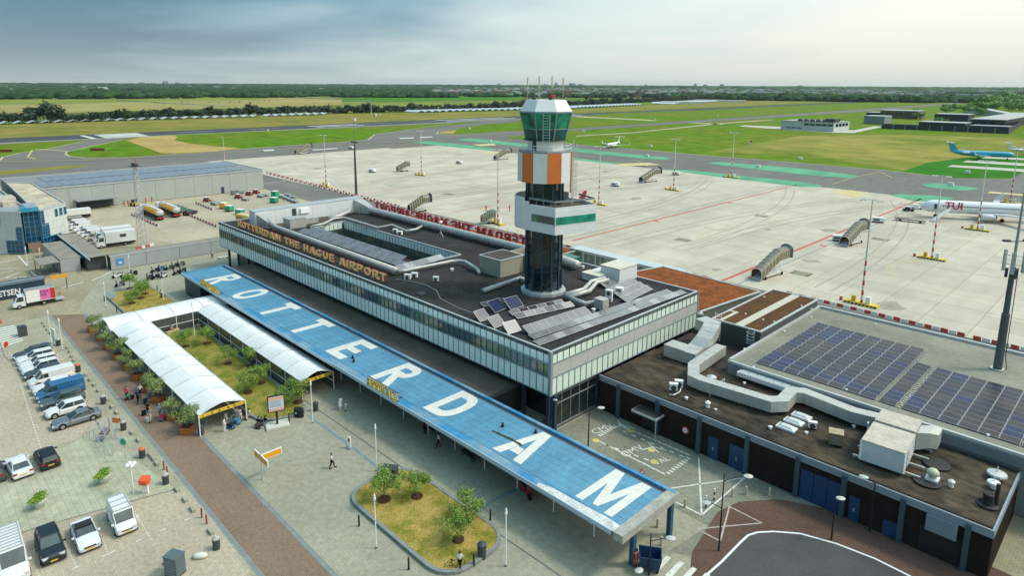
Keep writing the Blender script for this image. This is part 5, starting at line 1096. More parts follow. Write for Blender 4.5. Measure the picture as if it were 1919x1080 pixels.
def block(label, x0, y0, nx, ny, skip=None, seed=5, shear=.0):
 t = thing('solar_array', label, 'solar panels', (x0, y0, 6.0)); random.seed(seed); n = 0
 b = MB()
 for j in range(ny):
  for i in range(nx):
   if skip and skip(i, j): continue
   v = mnoise.noise(Vector((i*.35+seed, j*.35, 0)))
   m_ = ms[1] if v > .22 else (ms[2] if v < -.12 else ms[0])
   if random.random() < .15: m_ = random.choice(ms)
   piece('solar_panel', m_, t, (i*1.70, j*1.32, .16), rot=(radians(9),0,0)); n += 1
  b.box(0, nx*1.7, j*1.32+1.0, j*1.32+1.28, .0, .05)
 b.build('rail', mat('pale_gap_strip', (.26,.255,.225), .8), t)
 return t
block('left block of dark solar panels on the hall roof, with a stepped far corner', -33.0, 75.5, 8, 15, None, 5)
block('middle block of dark solar panels between the left block and the grey mast', -19.1, 75.5, 1, 11, None, 6)
block('middle right block of dark solar panels in front of the tall grey mast', -16.9, 75.5, 6, 11, None, 7)
block('rightmost block of dark solar panels at the edge of the picture', -6.6, 75.5, 8, 14, None, 8)
b = MB()
for k in range(24): b.obox((-17.15+.05*sin(k*2.3), 75.6+.6*k, 6.06), (.22,.3,.10), .3*sin(k*1.7))
for k in range(8): b.obox((-19.3, 91+.6*k, 6.06), (.2,.3,.1), .2*k)
t2 = b.build('ballast_blocks', mat('ballast_pale', (.45,.44,.38), .9)); tag(t2, 'pale ballast blocks in the gap between the solar blocks', 'ballast', kind='stuff')
for i, p_ in enumerate(((-35.98,78.47,6), (-35,88.46,6), (-31.33,69,6), (-22.51,75.73,6), (-9.28,75.52,6), (-32.6,73.96,6), (-34.71,97.11,6), (-27.08,100.7,6))):
 o = bpy.data.objects.new('roof_vent', dv); COL.objects.link(o); o.location = p_; o.scale = (.5,.5,.5); tag(o, 'tiny white vent on the grey hall roof', 'roof vent', 'vents on the hall roof')
# brown roof block with ladders
t = thing('brown_roof_block', 'dark block with a brown roof crossed by a white walkway', 'building', (-42.9, 82.5, 0))
b = MB(); b.box(-42.9,-35.75,82.5,102.0,0,7.3); b.build('wall', mat('dark_green_grey_wall', (.055,.065,.062), .7, n=(.6,.12), wave=('X',1,.06)), t, world=True)
b = MB(); b.box(-42.7,-35.95,82.7,101.8,7.3,7.38); b.build('roof', mat('brown_roof', (.125,.062,.028), .92, n=(.3,.3), col2=(.09,.05,.03), n2=(2.2,.25)), t, world=True)
b = MB(); b.box(-42.95,-35.7,82.45,82.7,7.3,7.5); b.box(-42.95,-35.7,101.8,102.05,7.3,7.5); b.box(-42.95,-42.7,82.7,101.8,7.3,7.5); b.box(-35.95,-35.7,82.7,101.8,7.3,7.5); b.build('coping', coping, t, world=True)
b = MB(); b.box(-39.6,-38.4,82.7,101.8,7.38,7.42); b.box(-42.0,-41.5,82.7,87.8,7.38,7.42); b.box(-42.7,-42.0,87.3,87.8,7.38,7.42); b.build('walkway', mat('pale_walkway', (.55,.52,.42), .9, n=(2,.08)), t, world=True)
for x in (-41.9, -37.0):
 b = MB(); ladder(b, x, 82.38, 4.4 if x < -40 else 5.4, 8.6 if x < -40 else 7.6, -pi/2, .9)
 if x > -40:
  for q in range(4): b.tube([(x-.45,82.3,5.6+q*.5),(x-.4,81.8,5.6+q*.5),(x+.4,81.8,5.6+q*.5),(x+.45,82.3,5.6+q*.5)], .025, 4)
 b.build('ladder', white, t, world=True)
for i, p_ in enumerate(((-41.97,97.05,7.4), (-34.58,96.64,7.4), (-36.2,96.99,7.4), (-36.08,87.38,7.4), (-40.38,87.54,7.4), (-37.54,87.06,7.4))):
 o = bpy.data.objects.new('roof_vent', dv); COL.objects.link(o); o.location = p_; o.scale = (.45,.45,.45); tag(o, 'tiny white vent on the brown striped roof', 'roof vent', 'vents on the brown roof block')
# red sedum wings
def sedum_wing(label, P, z, wallm):
 t = thing('sedum_wing', label, 'building', (P[0][0], P[0][1], 0))
 b = MB(); b.prism(P, 0, z-.1); b.build('wall', wallm, t, world=True)
 c = (sum(p[0] for p in P)/len(P), sum(p[1] for p in P)/len(P))
 Q = [(lerp(x, c[0], .018), lerp(y, c[1], .018)) for x, y in P]
 b = MB(); b.prism(Q, z-.09, z); b.build('sedum_bed', sedum, t, world=True)
 b = MB()
 for i in range(len(P)): wall_seg(b, P[i], P[(i+1) % len(P)], z-.1, z+.1, .3)
 b.build('coping', coping, t, world=True); return t
gw = mat('olive_grey_wall', (.17,.19,.15), .7, n=(.5,.08), wave=('Y',.8,.04))
sedum_wing('wing with a bright red brown planted roof between the terminal corner and the apron', [(-66.7,97.42,6.2)[:2], (-64.98,104.47,6.2)[:2], (-45.38,103.08,6.2)[:2], (-47.16,86.86,6.2)[:2], (-46.2,86.0), (-60.5,86.0)], 6.2, gw)
sedum_wing('long narrow red planted roof behind the rear lettering of the terminal', [(-150,86.3),(-150,104),(-97,104),(-88,108.5),(-88,103),(-92,86.3)], 4.6, gw)
# glazed courtyard and white gallery roof beside the apron
t = thing('gallery', 'long pale gallery roof on white posts along the edge of the apron', 'gallery', (-88, 106, 0))
b = MB(); b.box(-89.5,-62.5,106.3,109.4,4.75,5.05); b.build('roof', mat('pale_gallery_roof', (.50,.56,.56), .5, n=(.6,.08)), t, world=True)
b = MB()
for k in range(9): x = -89+3.25*k; b.box(x-.08,x+.08,106.4,106.56,.0,4.75)
b.build('post', white, t, world=True)
gl = panel_mesh(1.5, 3.6, .05, mat('pale_green_glazing', (.30,.36,.27), .1, spec=.9, n=(.8,.3), alpha=.8))
for k in range(17): piece('window', gl, t, (-1.3+1.58*k, .6, .9))
t = thing('link_building', 'low flat roofed court with green glazing behind the terminal near the tower', 'building', (-90, 87, 0))
b = MB(); b.box(-91.8,-62.0,86.2,103.5,0,3.2); b.build('wall', gw, t, world=True); b = MB(); b.box(-91.6,-62.2,86.4,103.3,3.2,3.3); b.build('roof', bit_low, t, world=True)
b = MB(); b.box(-91.6,-84.0,100.0,103.4,3.3,4.6); b.build('glazed_room', greeng, t, world=True)
b = MB(); P = [(-76.78,105.78),(-76.36,109.24),(-72.56,107.36),(-73.7,104.43)]; b.prism(P, 4.3, 4.38); b.build('shade_sail', darkgrey, t, world=True)
b = MB()
for x, y in P: b.cyl((x,y,3.3),(x,y,4.3),.05,n=5)
b.build('sail_post', galv, t, world=True)

# ------------------------------------------------------------------ hangar on the left
hg = thing('hangar', 'very long pale grey hangar with solar panels on its flat roof behind the fuel trucks', 'hangar', (-243.1, 30, 0))
greyw = mat('grey_green_cladding', (.40,.43,.41), .55, metal=.1, n=(.3,.06), wave=('Z', .8, .02))
b = MB(); b.box(-279.9,-243.3,30.2,106.0,0,7.35); b.build('wall', mat('hangar_core', (.20,.21,.21), .8), hg, world=True)
wp = MB().box(-.12,.05,.03,6.30,0,7.2).mesh('wall_panel', greyw)
for k in range(12): piece('wall_panel', wp, hg, (-.05, 6.33*k+.1, .1))
b = MB(); b.box(-280,-243.0,30,106.2,7.36,7.42); b.build('roof', mat('hangar_roof', (.24,.24,.235), .8, n=(.15,.1)), hg, world=True)
b = MB(); b.box(-280.1,-242.9,105.9,106.3,7.3,7.62); b.box(-243.3,-242.9,30,105.9,7.3,7.55); b.box(-280.1,-279.7,30,105.9,7.3,7.55); b.build('coping', coping, hg, world=True)
sp = MB(); sp.obox((0,0,.14), (13.0,2.75,.08), 0, radians(3)); sp = sp.mesh('solar_panel', mat('hangar_solar', (.27,.29,.33), .2, spec=.7, n=(.2,.1), wave=('X',.8,.12)))
for r_ in range(2):
 for k in range(21): piece('solar_panel', sp, hg, (-13.2-14.6*r_*.98-(-243.1+243.1)+3.0, 8+3.05*k+ (3 if r_ else 0), 7.45))
g0 = (-243,90.6,0.1); b = MB(); b.box(-243.05,-242.95,g0[1]-.5,g0[1]+.5,0,2.4); b.build('door', navy, hg, world=True)
b = MB(); b.box(-243,-238.5,44,55.5,3.0,3.3); b.build('porch_roof', midgrey, hg, world=True); b = MB(); b.box(-243.02,-242.9,44.5,55,0,3); b.build('porch_wall', darkgrey, hg, world=True)
# ------------------------------------------------------------------ office building at the left edge
ob = thing('office_building', 'pale panelled office building with blue framed corner glazing at the left edge', 'office building', (-186, 24.5, 0))
clad = mat('pale_blue_cladding', (.44,.49,.50), .45, n=(.5,.06)); clad2 = mat('white_blue_cladding', (.60,.64,.62), .45, n=(.5,.06))
bglass = mat('office_blue_glass', (.006,.035,.085), .08, spec=1, n=(.5,.4)); bframe = mat('bright_blue_frame', (.03,.28,.45), .45)
PR = [(-192.4,32.9),(-186.6,26.6),(-192,25.4),(-200,26.2),(-245,27.6),(-239,32.9)]
PLf = [(-186.4,22.8),(-190.6,18.4),(-203,5),(-212,-4),(-250,-4),(-250,24),(-200,24.5),(-192,24.6)]
b = MB(); b.prism(PR, 0, 10.0); b.prism(PLf, 0, 10.0); b.build('wall', mat('office_joint', (.16,.18,.19), .7), ob, world=True)
b = MB(); b.prism([(lerp(x,-215,.01), lerp(y,29.5,.06)) for x, y in PR], 10.0, 10.08); b.build('roof', mat('stained_gravel_roof', (.50,.43,.32), .9, n=(.25,.3), n2=(2,.15)), ob, world=True)
b = MB(); b.prism([(lerp(x,-225,.02), lerp(y,10,.04)) for x, y in PLf], 10.0, 10.06); b.build('roof', mat('zinc_roof', (.36,.39,.42), .5, metal=.2, n=(.2,.08), wave=('X',.5,.06)), ob, world=True)
b = MB()
for P in (PR, PLf):
 for i in range(len(P)): wall_seg(b, P[i], P[(i+1) % len(P)], 9.9, 10.35, .3)
b.build('coping', coping, ob, world=True)
def clad_face(p, q, m, skip=lambda c_, r_: False):
 L = hypot(q[0]-p[0], q[1]-p[1]); a = atan2(q[1]-p[1], q[0]-p[0]); nx, ny = sin(a), -cos(a); nc = max(1, round(L/1.15)); w_ = L/nc
 me = MB().box(.015, w_-.015, -.06, .0, .015, 1.63).mesh('cladding_panel', m)
 for c_ in range(nc):
  for r_ in range(6):
   if skip(c_, r_): continue
   piece('cladding_panel', me, ob, (p[0]+cos(a)*w_*c_+186, p[1]+sin(a)*w_*c_-24.5, 1.65*r_), a)
 return a, nc, w_
def office_win(p, q, t0, t1, z0, z1, nx_, nz_):
 a = atan2(q[1]-p[1], q[0]-p[0]); x0, y0 = lerp(p[0],q[0],t0), lerp(p[1],q[1],t0); x1, y1 = lerp(p[0],q[0],t1), lerp(p[1],q[1],t1); L = hypot(x1-x0, y1-y0)
 w_ = MB(); w_.box(0, L, -.16, -.08, z0, z1); o = w_.build('window', bglass, ob); o.location = (x0+186, y0-24.5, 0); o.rotation_euler = (0,0,a)
 f = MB()
 for k in range(nx_+1): f.box(L*k/nx_-.05, L*k/nx_+.05, -.2, -.1, z0, z1)
 for k in range(nz_+1): f.box(0, L, -.19, -.09, lerp(z0,z1,k/nz_)-.04, lerp(z0,z1,k/nz_)+.04)
 o2 = f.build('frame', bframe, o)
FR = ((-186.6,26.6), (-192.4,32.9)); FL = ((-190.6,18.4), (-186.4,22.8)); FL2 = ((-203,5), (-190.6,18.4))
clad_face(*FR, clad2, lambda c_, r_: (c_ < 5 and r_ < 2) or (c_ < 2 and r_ < 4)); clad_face(*FL, clad, lambda c_, r_: (c_ > 1 and r_ < 2) or (c_ > 3 and r_ < 4)); clad_face(*FL2, clad)
clad_face((-192.4,32.9), (-215,32.9), clad2)
office_win(*FR, .0, .62, .3, 3.2, 5, 3); office_win(*FR, 0, .26, 3.3, 6.2, 3, 4); office_win(*FR, 0, .12, 6.3, 9.8, 1, 5)
for t in (.55,.73,.9): office_win(*FR, t, t+.09, 7.6, 9.4, 1, 2)
office_win(*FL, .35, 1, .3, 3.3, 4, 3); office_win(*FL, .78, 1, 3.4, 6.4, 2, 3)
for t in (.05,): office_win(*FL, t, t+.16, 7.2, 9.2, 1, 2)
for t in (.78,.9): office_win(*FL2, t, t+.055, 7.2, 9.2, 1, 2)
office_win((-187.2,23.4), (-187.2,26.4), 0, 1, 2.6, 9.9, 3, 6)
b = MB(); b.prism([(-186.5,22.9),(-186.3,24.7),(-186.6,26.5),(-192.5,25.2),(-192,24.2)], 9.95, 10.9); b.build('glazed_gable', bframe, ob, world=True)
b = MB(); b.box(-187.0,-186.8,23.6,26.2,0,2.4); b.build('entrance', mat('entrance_brown', (.25,.17,.12), .6, wave=('Y',2,.4)), ob, world=True)
b = MB(); b.loft([[(-194,24.2,10.0),(-194,27.0,10.0),(-194,27.0,11.0),(-194,24.2,11.0)],[(-187,24.2,10.0),(-187,26.0,10.0),(-187,26.0,10.9),(-187,24.2,10.9)]]); b.build('roof_ridge', MATS['zinc_roof'], ob, world=True)
b = MB(); b.box(-206,-199,19,24,10.06,11.8); b.box(-200,-197,21,23.5,10.06,11.2); b.build('roof_plant', mat('cream_plant', (.50,.45,.36), .7, n=(.6,.2)), ob, world=True)
b = MB(); b.loft([[(-245,12,10.1),(-245,20,10.1),(-245,20,12.6),(-245,12,12.4)],[(-203,12,10.1),(-203,20,10.1),(-203,20,12.0),(-203,12,11.8)]]); b.build('roof_monitor', MATS['zinc_roof'], ob, world=True)

# ------------------------------------------------------------------ low grey service buildings
sv = thing('service_building', 'low grey panelled building forming the yard wall, with a blue sign near its corner', 'building', (-157.3, 33.7, 0))
spm = mat('silver_grey_panel', (.36,.38,.39), .5, n=(.4,.05), wave=('Y',1.4,.05)); lowroof = mat('grey_roof_sheet', (.27,.25,.215), .9, n=(.4,.16), n2=(2.4,.12))
b = MB(); b.box(-160.2,-157.45,33.8,62,0,2.95); b.box(-190,-160.2,30.0,33.6,0,2.95); b.build('wall', darkgrey, sv, world=True)
wpm_ = MB().box(-.12,.0,.03,6.97,.05,2.85).mesh('wall_panel', spm)
for k in range(4): piece('wall_panel', wpm_, sv, (0, .1+7.03*k, 0))
wpm2 = MB().box(.03,6.2,-.1,.0,.05,2.85).mesh('wall_panel', spm)
rp = MB().box(.03,2.95,.03,6.97,0,.12).mesh('roof_panel', lowroof)
for k in range(4): piece('roof_panel', rp, sv, (-3.0, .1+7.03*k, 2.97))
rp2 = MB().box(.03,4.1,.03,3.6,0,.12).mesh('roof_panel', lowroof)
for k in range(7): piece('roof_panel', rp2, sv, (-4.3-3.0-.0-4.14*k+1.0+3.3-3.2, -3.7, 2.97))
b = MB(); b.box(-157.5,-157.25,33.65,62,2.9,3.16); b.box(-190,-157.25,29.9,30.1,2.9,3.16); b.build('coping', coping, sv, world=True)
MB().box(-157.27,-157.2,34.9,36.3,1.0,2.4).build('sign', mat('sign_blue', (.07,.28,.60), .4), sv, world=True)
for q in (((-157.19,35.3,1.3),(-157.19,35.9,1.9)),): MB().box(-157.21,-157.17,35.3,35.9,1.25,1.65).build('sign_symbol', white, sv, world=True)
s2 = thing('service_building', 'second low grey block with glass slot in front of the yard wall near the office', 'building', (-162, 26, 0))
b = MB(); b.box(-182,-162.4,25.6,29.2,0,2.8); b.build('wall', spm, s2, world=True)
for k in range(4):
 b = MB(); b.box(-182+4.9*k+.03,-182+4.9*(k+1)-.03,25.5,29.3,2.82,2.94); b.build('roof_panel', lowroof, s2, world=True)
b = MB(); b.box(-182,-162.3,29.3,29.9,2.5,2.7); b.build('glass_strip', tealg, s2, world=True)
s3 = thing('bus_shelter', 'open shelter with flat grey roof on thin dark posts beside the low grey block', 'shelter', (-162, 22, 0))
b = MB(); b.box(-168.5,-161.5,21.8,25.4,2.55,2.68); b.build('roof', lowroof, s3, world=True)
for x, y in ((-168.3,22),(-161.7,22),(-161.7,25.2),(-168.3,25.2)): MB().box(x-.07,x+.07,y-.07,y+.07,0,2.55).build('post', darkgrey, s3, world=True)
# bicycle container with lettering
fz = 2.07
fc = thing('bicycle_store', 'dark blue bicycle store with white FIETSEN lettering behind the pink delivery truck', 'container', (-148.9, 6, 0))
b = MB(); b.box(-152.3,-148.9,0,20.6,0,2.6); b.build('wall', navy, fc, world=True)
for k in range(4):
 b = MB(); b.box(-152.4,-148.8,.0+5.2*k,5.15+5.2*k,2.6,2.72); b.build('roof_panel', mat('slate_roof_sheet', (.10,.13,.145), .6, n=(.5,.12)), fc, world=True)
b = MB(); b.box(-150.7,-150.5,0,20.7,2.72,2.8); b.build('roof_rail', galv, fc, world=True)
o = bpy.data.objects.new('lettering', text_mesh('FIETSEN', 2.1, white, .02, .05)); COL.objects.link(o); o.parent = fc; o.location = (.03, 6.4, .70); o.rotation_euler = (pi/2, 0, pi/2); o.scale = (.58,.72,1)

# ------------------------------------------------------------------ event tents
tentm = mat('tent_fabric', (.74,.745,.73), .9, n=(.35,.06), n2=(1.7,.05)); tentside = mat('tent_window_film', (.09,.105,.10), .15, spec=.7, n=(.6,.4), alpha=.75)
def tent(name, label, x0, x1, y0, y1, bays, axis, ze=2.55, zc=3.3, sag=.10, posts=True, sides=(0,0), ends=(False,False)):
 t = thing(name, label, 'tent', (x0, y0, 0))
 wx, wy = x1-x0, y1-y0; L = wx if axis == 'x' else wy; W_ = wy if axis == 'x' else wx; n = 8
 bl = L/bays
 mb = MB(); G_ = []
 for i in range(7):
  u = i/6; dip = sag*(1-(2*u-1)**2)
  row = []
  for j in range(n+1):
   v = j/n; z = ze+(zc-ze)*(1-abs(2*v-1)**1.35)-dip*(1-abs(2*v-1)*.6)
   row.append((u*bl, v*W_, z) if axis == 'x' else (v*W_, u*bl, z))
  G_.append(row)
 for i in range(6):
  for j in range(n):
   P = [G_[i][j], G_[i+1][j], G_[i+1][j+1], G_[i][j+1]]
   mb.add([*P], [(0,1,2,3)] if axis == 'x' else [(3,2,1,0)])
 # give the fabric thickness
 mb.v += [(a, b_, c-.03) for a, b_, c in mb.v]; k = len(mb.v)//2; mb.f += [tuple(reversed([q+k for q in f])) for f in mb.f[:]]; mb.mi = [0]*len(mb.f)
 me = mb.mesh('roof_panel', tentm, smooth=True)
 for i in range(bays): piece('roof_panel', me, t, ((i*bl, 0, 0) if axis == 'x' else (0, i*bl, 0)))
 pm_ = MB().box(-.05,.05,-.05,.05,0,ze).mesh('post', white); rb = MB()
 for i in range(bays+1):
  for s_ in (0, 1):
   x, y = (i*bl, s_*W_) if axis == 'x' else (s_*W_, i*bl)
   piece('post', pm_, t, (x, y, 0))
  pts = []
  for j in range(n+1):
   v = j/n; z = ze+(zc-ze)*(1-abs(2*v-1)**1.75)+.02
   pts.append((i*bl, v*W_, z) if axis == 'x' else (v*W_, i*bl, z))
  rb.tube([(a_, b_, c_-.035) for a_, b_, c_ in pts], .03, 4)
 for s_ in (0, 1):
  a = (0, s_*W_, ze) if axis == 'x' else (s_*W_, 0, ze); c = (L, s_*W_, ze) if axis == 'x' else (s_*W_, L, ze); rb.cyl(a, c, .05, n=4)
  if sides[s_]:
   for i in range(bays):
    b = MB()
    if axis == 'x': b.box(i*bl+.06, (i+1)*bl-.06, s_*W_-.02, s_*W_+.02, .1, ze-.05)
    else: b.box(s_*W_-.02, s_*W_+.02, i*bl+.06, (i+1)*bl-.06, .1, ze-.05)
    b.build('side_wall', tentside, t)
   b = MB()
   if axis == 'x': b.box(0, L, s_*W_-.05, s_*W_+.05, 1.15, 1.25)
   else: b.box(s_*W_-.05, s_*W_+.05, 0, L, 1.15, 1.25)
   b.build('side_rail', white, t)
 rb.build('roof_frame', alu, t)
 return t, W_
tA, wA = tent('marquee', 'long white event tent running beside the planters with a yellow numbered end band', -110.3, -73.9, 22.9, 28.3, 8, 'x', sides=(0,1))
tB, wB = tent('marquee', 'white cross tent joining the two long tents at their far ends', -117.4, -110.3, 22.7, 41.5, 4, 'y', zc=3.3, sides=(0,1))
tC, wC = tent('marquee', 'white tent with dark window sides beside the blue canopy, above the garden', -110.3, -73.9, 35.5, 40.0, 8, 'x', ze=2.5, zc=3.3, sides=(1,1))
for t, W_, L, txt in ((tA, wA, 36.4, '1 - 2  3 - 4  5 - 1'), (tC, wC, 36.4, '4-6  8-5  9-8')):
 b = MB(); b.box(L+.01, L+.05, .0, W_, 2.2, 2.62); bd = b.build('number_band', mat('band_yellow', (.75,.50,.05), .6, n=(.6,.05)), t)
 o = bpy.data.objects.new('lettering', text_mesh(txt, .42, mat('band_black', (.02,.02,.02), .6), .005)); COL.objects.link(o); o.parent = bd; o.location = (L+.06, .25, 2.27); o.rotation_euler = (pi/2, 0, pi/2)
 s_ = (W_-.5)/max(.1, max(v.co.x for v in o.data.vertices)); o.scale = (s_, min(1,s_), 1)
 b = MB(); b.tube([(L, W_*j/8, 2.55+(.75 if W_ > 5 else .78)*(1-abs(2*j/8-1)**1.35)) for j in range(9)], .05, 5); b.build('gable_arch', white, t)
random.seed(5)
for k in range(9):
 o = MB().cyl((0,0,0),(0,0,.95),.03,n=5).lathe([(.18,0),(.18,.03)],8).build('queue_post', galv); o.location = (-76.2-4*(k % 5), 24.4+1.8*(k//5), 0); tag(o, 'thin grey queue post standing under the long tent', 'queue post', 'queue posts under the tent')
logm = mat('log_bench_wood', (.48,.36,.18), .8, n=(2,.2))
for p_, q_, lab in (((-109.35,30.23,0), (-109.81,31.75,0), 'left pale timber log bench under the cross tent'), ((-109.39,34.95,0), (-109.54,35.85,0), 'right pale timber log bench under the cross tent')):
 t = thing('log_bench', lab, 'bench', p_, atan2(q_[1]-p_[1], q_[0]-p_[0])); MB().obox((1.0,0,.32),(2.2,.6,.42)).build('seat', logm, t); MB().box(.2,.4,-.2,.2,0,.12).box(1.6,1.8,-.2,.2,0,.12).build('foot', darkgrey, t)

# ------------------------------------------------------------------ planted islands
def island(label, P, kw=.35, kh=.28, m=lawn):
 t = thing('planted_island', label, 'planted island', (P[0][0], P[0][1], 0))
 a = sum(P[i][0]*P[(i+1) % len(P)][1]-P[(i+1) % len(P)][0]*P[i][1] for i in range(len(P)))
 if a < 0: P = P[::-1]
 cx_, cy_ = sum(p[0] for p in P)/len(P), sum(p[1] for p in P)/len(P)
 ins_ = []
 for i in range(len(P)):
  p0, p1, p2 = Vector(P[i-1]), Vector(P[i]), Vector(P[(i+1) % len(P)])
  d1, d2 = (p1-p0).normalized(), (p2-p1).normalized(); nn = Vector((-(d1+d2).y, (d1+d2).x)).normalized(); ins_.append(p1+nn*kw)
 b = MB(); n = len(P); v = [(x,y,0) for x,y in P]+[(x,y,kh) for x,y in P]+[(p.x,p.y,kh) for p in ins_]+[(p.x,p.y,kh-.08) for p in ins_]
 f = []
 for i in range(n):
  j = (i+1) % n; f += [(i,j,n+j,n+i),(n+i,n+j,2*n+j,2*n+i),(2*n+i,2*n+j,3*n+j,3*n+i)]
 b.add(v, f); b.build('kerb', kerbm, t, world=True)
 b = MB(); b.poly([(p.x,p.y,kh-.05) for p in ins_]); o = b.build('lawn', m, t, world=True); return t
island('rounded dry grass island with three saplings in front of the blue canopy', rpoly(-52.9,-36.6,28.9,36.6,2.6))
island('grass garden between the two white tents', m=mat('garden_grass', (.30,.25,.06), .95, n=(.5,.3), col2=(.14,.175,.025), n2=(7,.38), bump=.6), P=[(-109.5,28.9)]+[(-79,28.7),(-75,28.7),(-72.6,29.2),(-71.1,30.6),(-70.6,32.6),(-70.8,34.2),(-72.0,35.0),(-75,35.2)]+[(-109.5,35.2)])
island('grass island with bushy saplings behind the white cross tent', [(-137.01,28.16),(-139.47,29.27),(-139.1,32.31),(-138,36.2),(-127.12,36.82),(-121.56,36.23),(-123.97,28.06)])

# ------------------------------------------------------------------ trees
leafs = {}
def leafm(k, c, c2):
 m = mat('leaf_'+k, c, .6, n=(1.1,.3), col2=c2, n2=(6,.35)); return m
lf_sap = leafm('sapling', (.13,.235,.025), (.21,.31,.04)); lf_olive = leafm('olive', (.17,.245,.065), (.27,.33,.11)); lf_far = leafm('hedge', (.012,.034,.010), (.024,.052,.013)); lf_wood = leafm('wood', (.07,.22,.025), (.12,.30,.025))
lf_bed = leafm('bright', (.16,.30,.012), (.24,.38,.02)); bark = mat('bark', (.16,.12,.08), .9, n=(4,.3)); soil = mat('soil_ring', (.085,.045,.025), .95, n=(4,.3))
def crown(seed, rx_, rz_, n, ls, hollow=.55, lobes=6, flat=.0):
 random.seed(seed); b = MB(); C_ = [(random.gauss(0,.42)*rx_, random.gauss(0,.42)*rx_, random.uniform(-.45,.5)*rz_, random.uniform(.38,.62)) for _ in range(lobes)]
 for k in range(n):
  cx_, cy_, cz_, q = random.choice(C_)
  d = Vector((random.gauss(0,1), random.gauss(0,1), random.gauss(0,1))).normalized(); r_ = random.uniform(hollow, 1.08)
  p = Vector((cx_, cy_, cz_))+Vector((d.x*rx_*q, d.y*rx_*q, d.z*rz_*q))*r_
  s_ = ls*random.uniform(.6,1.3); nrm = (d+Vector((random.gauss(0,.6), random.gauss(0,.6), random.gauss(.5,.5)))).normalized()
  a = nrm.orthogonal().normalized(); a = (a*cos(k)+nrm.cross(a)*sin(k)); c_ = nrm.cross(a)
  b.add([p-a*s_, p-c_*s_*.55, p+a*s_, p+c_*s_*.55], [(0,1,2,3)])
 return b
def tree_proto(name, label, cat, seed, h, rx_, rz_, n, ls, leaf, tr=.05, ringr=None, hollow=.5, lobes=7, group=None):
 t = thing(name, label, cat, (0,0,0), 0, group)
 b = MB(); random.seed(seed); zc = h-rz_
 b.tube([(0,0,0),(random.uniform(-.03,.03)*h,random.uniform(-.02,.02)*h,zc*.6),(0,0,zc+rz_*.3)], [tr,tr*.8,tr*.35], 6)
 for k in range(6):
  a = random.uniform(0, 2*pi); z = zc*.75+k*rz_*.12; b.tube([(0,0,z),(cos(a)*rx_*.35,sin(a)*rx_*.35,z+rz_*.35),(cos(a)*rx_*.7,sin(a)*rx_*.7,z+rz_*.6)], [tr*.5,tr*.35,tr*.12], 4)
 b.build('trunk', bark, t)
 c_ = crown(seed+1, rx_, rz_, n, ls, hollow, lobes); o = c_.build('crown', leaf, t); o.location = (0,0,zc)
 if ringr: MB().lathe([(ringr,0),(ringr,.10),(ringr-.08,.12),(.02,.14)], 14).build('soil_ring', soil, t)
 return t
sap = [tree_proto('sapling', '', 'tree', 21+k, 2.8, 1.25, 1.1, 1700, .095, lf_sap, .045, .55, lobes=9) for k in range(3)]
sap_pos = [((-101.86,30.64,0), 'round bush tree by the log benches in the tent garden'), ((-100.84,33.47,0), 'upright sapling nearest the cross tent in the tent garden'), ((-91.15,32.86,0), 'left sapling of the middle pair in the tent garden'), ((-88.05,34.82,0), 'sapling beside the dark tent wall, left one, in the garden'),
   ((-81.87,33.6,0), 'sapling beside the dark tent wall, middle one, in the garden'), ((-80.31,31.2,0), 'sapling in the middle of the wide end of the garden'), ((-73.39,34.67,0), 'sapling at the rounded tip of the garden by the twin bins'), ((-73.71,32.45,0), 'sapling half hidden behind the information board'),
   ((-129.71,30.58,0), 'front left bushy sapling on the island behind the cross tent'), ((-131.67,32.63,0), 'front right bushy sapling on the island behind the cross tent'), ((-139.74,32.85,0), 'large rear left sapling towards the scooters'), ((-134.08,34.03,0), 'rear right sapling beside the scooters'),
   ((-49.14,31.37,0), 'spreading multi stem sapling at the left end of the dry island'), ((-47.33,33.97,0), 'dense sapling at the far end of the dry island'), ((-41.17,34.91,0), 'sapling on the canopy side of the dry island'), ((-39.8,32.9,0), 'thin stemmed sapling nearest the camera on the dry island')]
for i, (p_, lab) in enumerate(sap_pos):
 s_ = (1,1.12,.95,1.05,1.08,1.0,1.12,.95,1.0,1.1,1.25,1.1,1.15,1.05,1.05,1.0)[i]
 q = (p_[0], p_[1], .22)
 if i < 3: sap[i].location = q; sap[i].scale = (s_,)*3; sap[i]['label'] = lab; sap[i]['group'] = 'saplings on the grass islands'
 else: dup(sap[i % 3], q, i*1.3, lab, 'saplings on the grass islands', s_)
# olive trees in rusty planters along the tent
oliv = [tree_proto('olive_tree', '', 'tree', 61+k, 2.15, 1.2, .80, 1700, .085, lf_olive, .07, None, lobes=10) for k in range(2)]
rust = mat('rusty_planter', (.36,.125,.028), .75, n=(2.5,.25), n2=(8,.15))
words = ['tenth','ninth','eighth','seventh','sixth','fifth','fourth','third','second','first']
for k, x in enumerate((-119.6,-114.7,-109.6,-104.5,-99.7,-95.1,-90.2,-86.1,-80.2,-75.8)):
 pos = 'nearest the camera' if k == 9 else ('farthest away, at the tent corner' if k == 0 else words[k]+' from the near end of the tent')
 t = thing('planter', 'square rusty steel planter beside the long tent, '+pos, 'planter', (x, 22.1, 0), .08*k, 'rusty planters along the tent')
 b = MB(); b.box(-.62,.62,-.62,.62,0,.85); b.build('box', rust, t); MB().box(-.55,.55,-.55,.55,.851,.87).build('soil', soil, t)
 lab = 'olive tree growing in the rusty planter, '+pos
 if k < 2: oliv[k].location = (x,22.1,.82); oliv[k]['label'] = lab; oliv[k]['group'] = 'olive trees along the tent'
 else: dup(oliv[k % 2], (x, 22.1, .82), k*2.1, lab, 'olive trees along the tent', (1.0,1.1,.95,1.05,.9,1.1,1.0,1.15)[k-2])
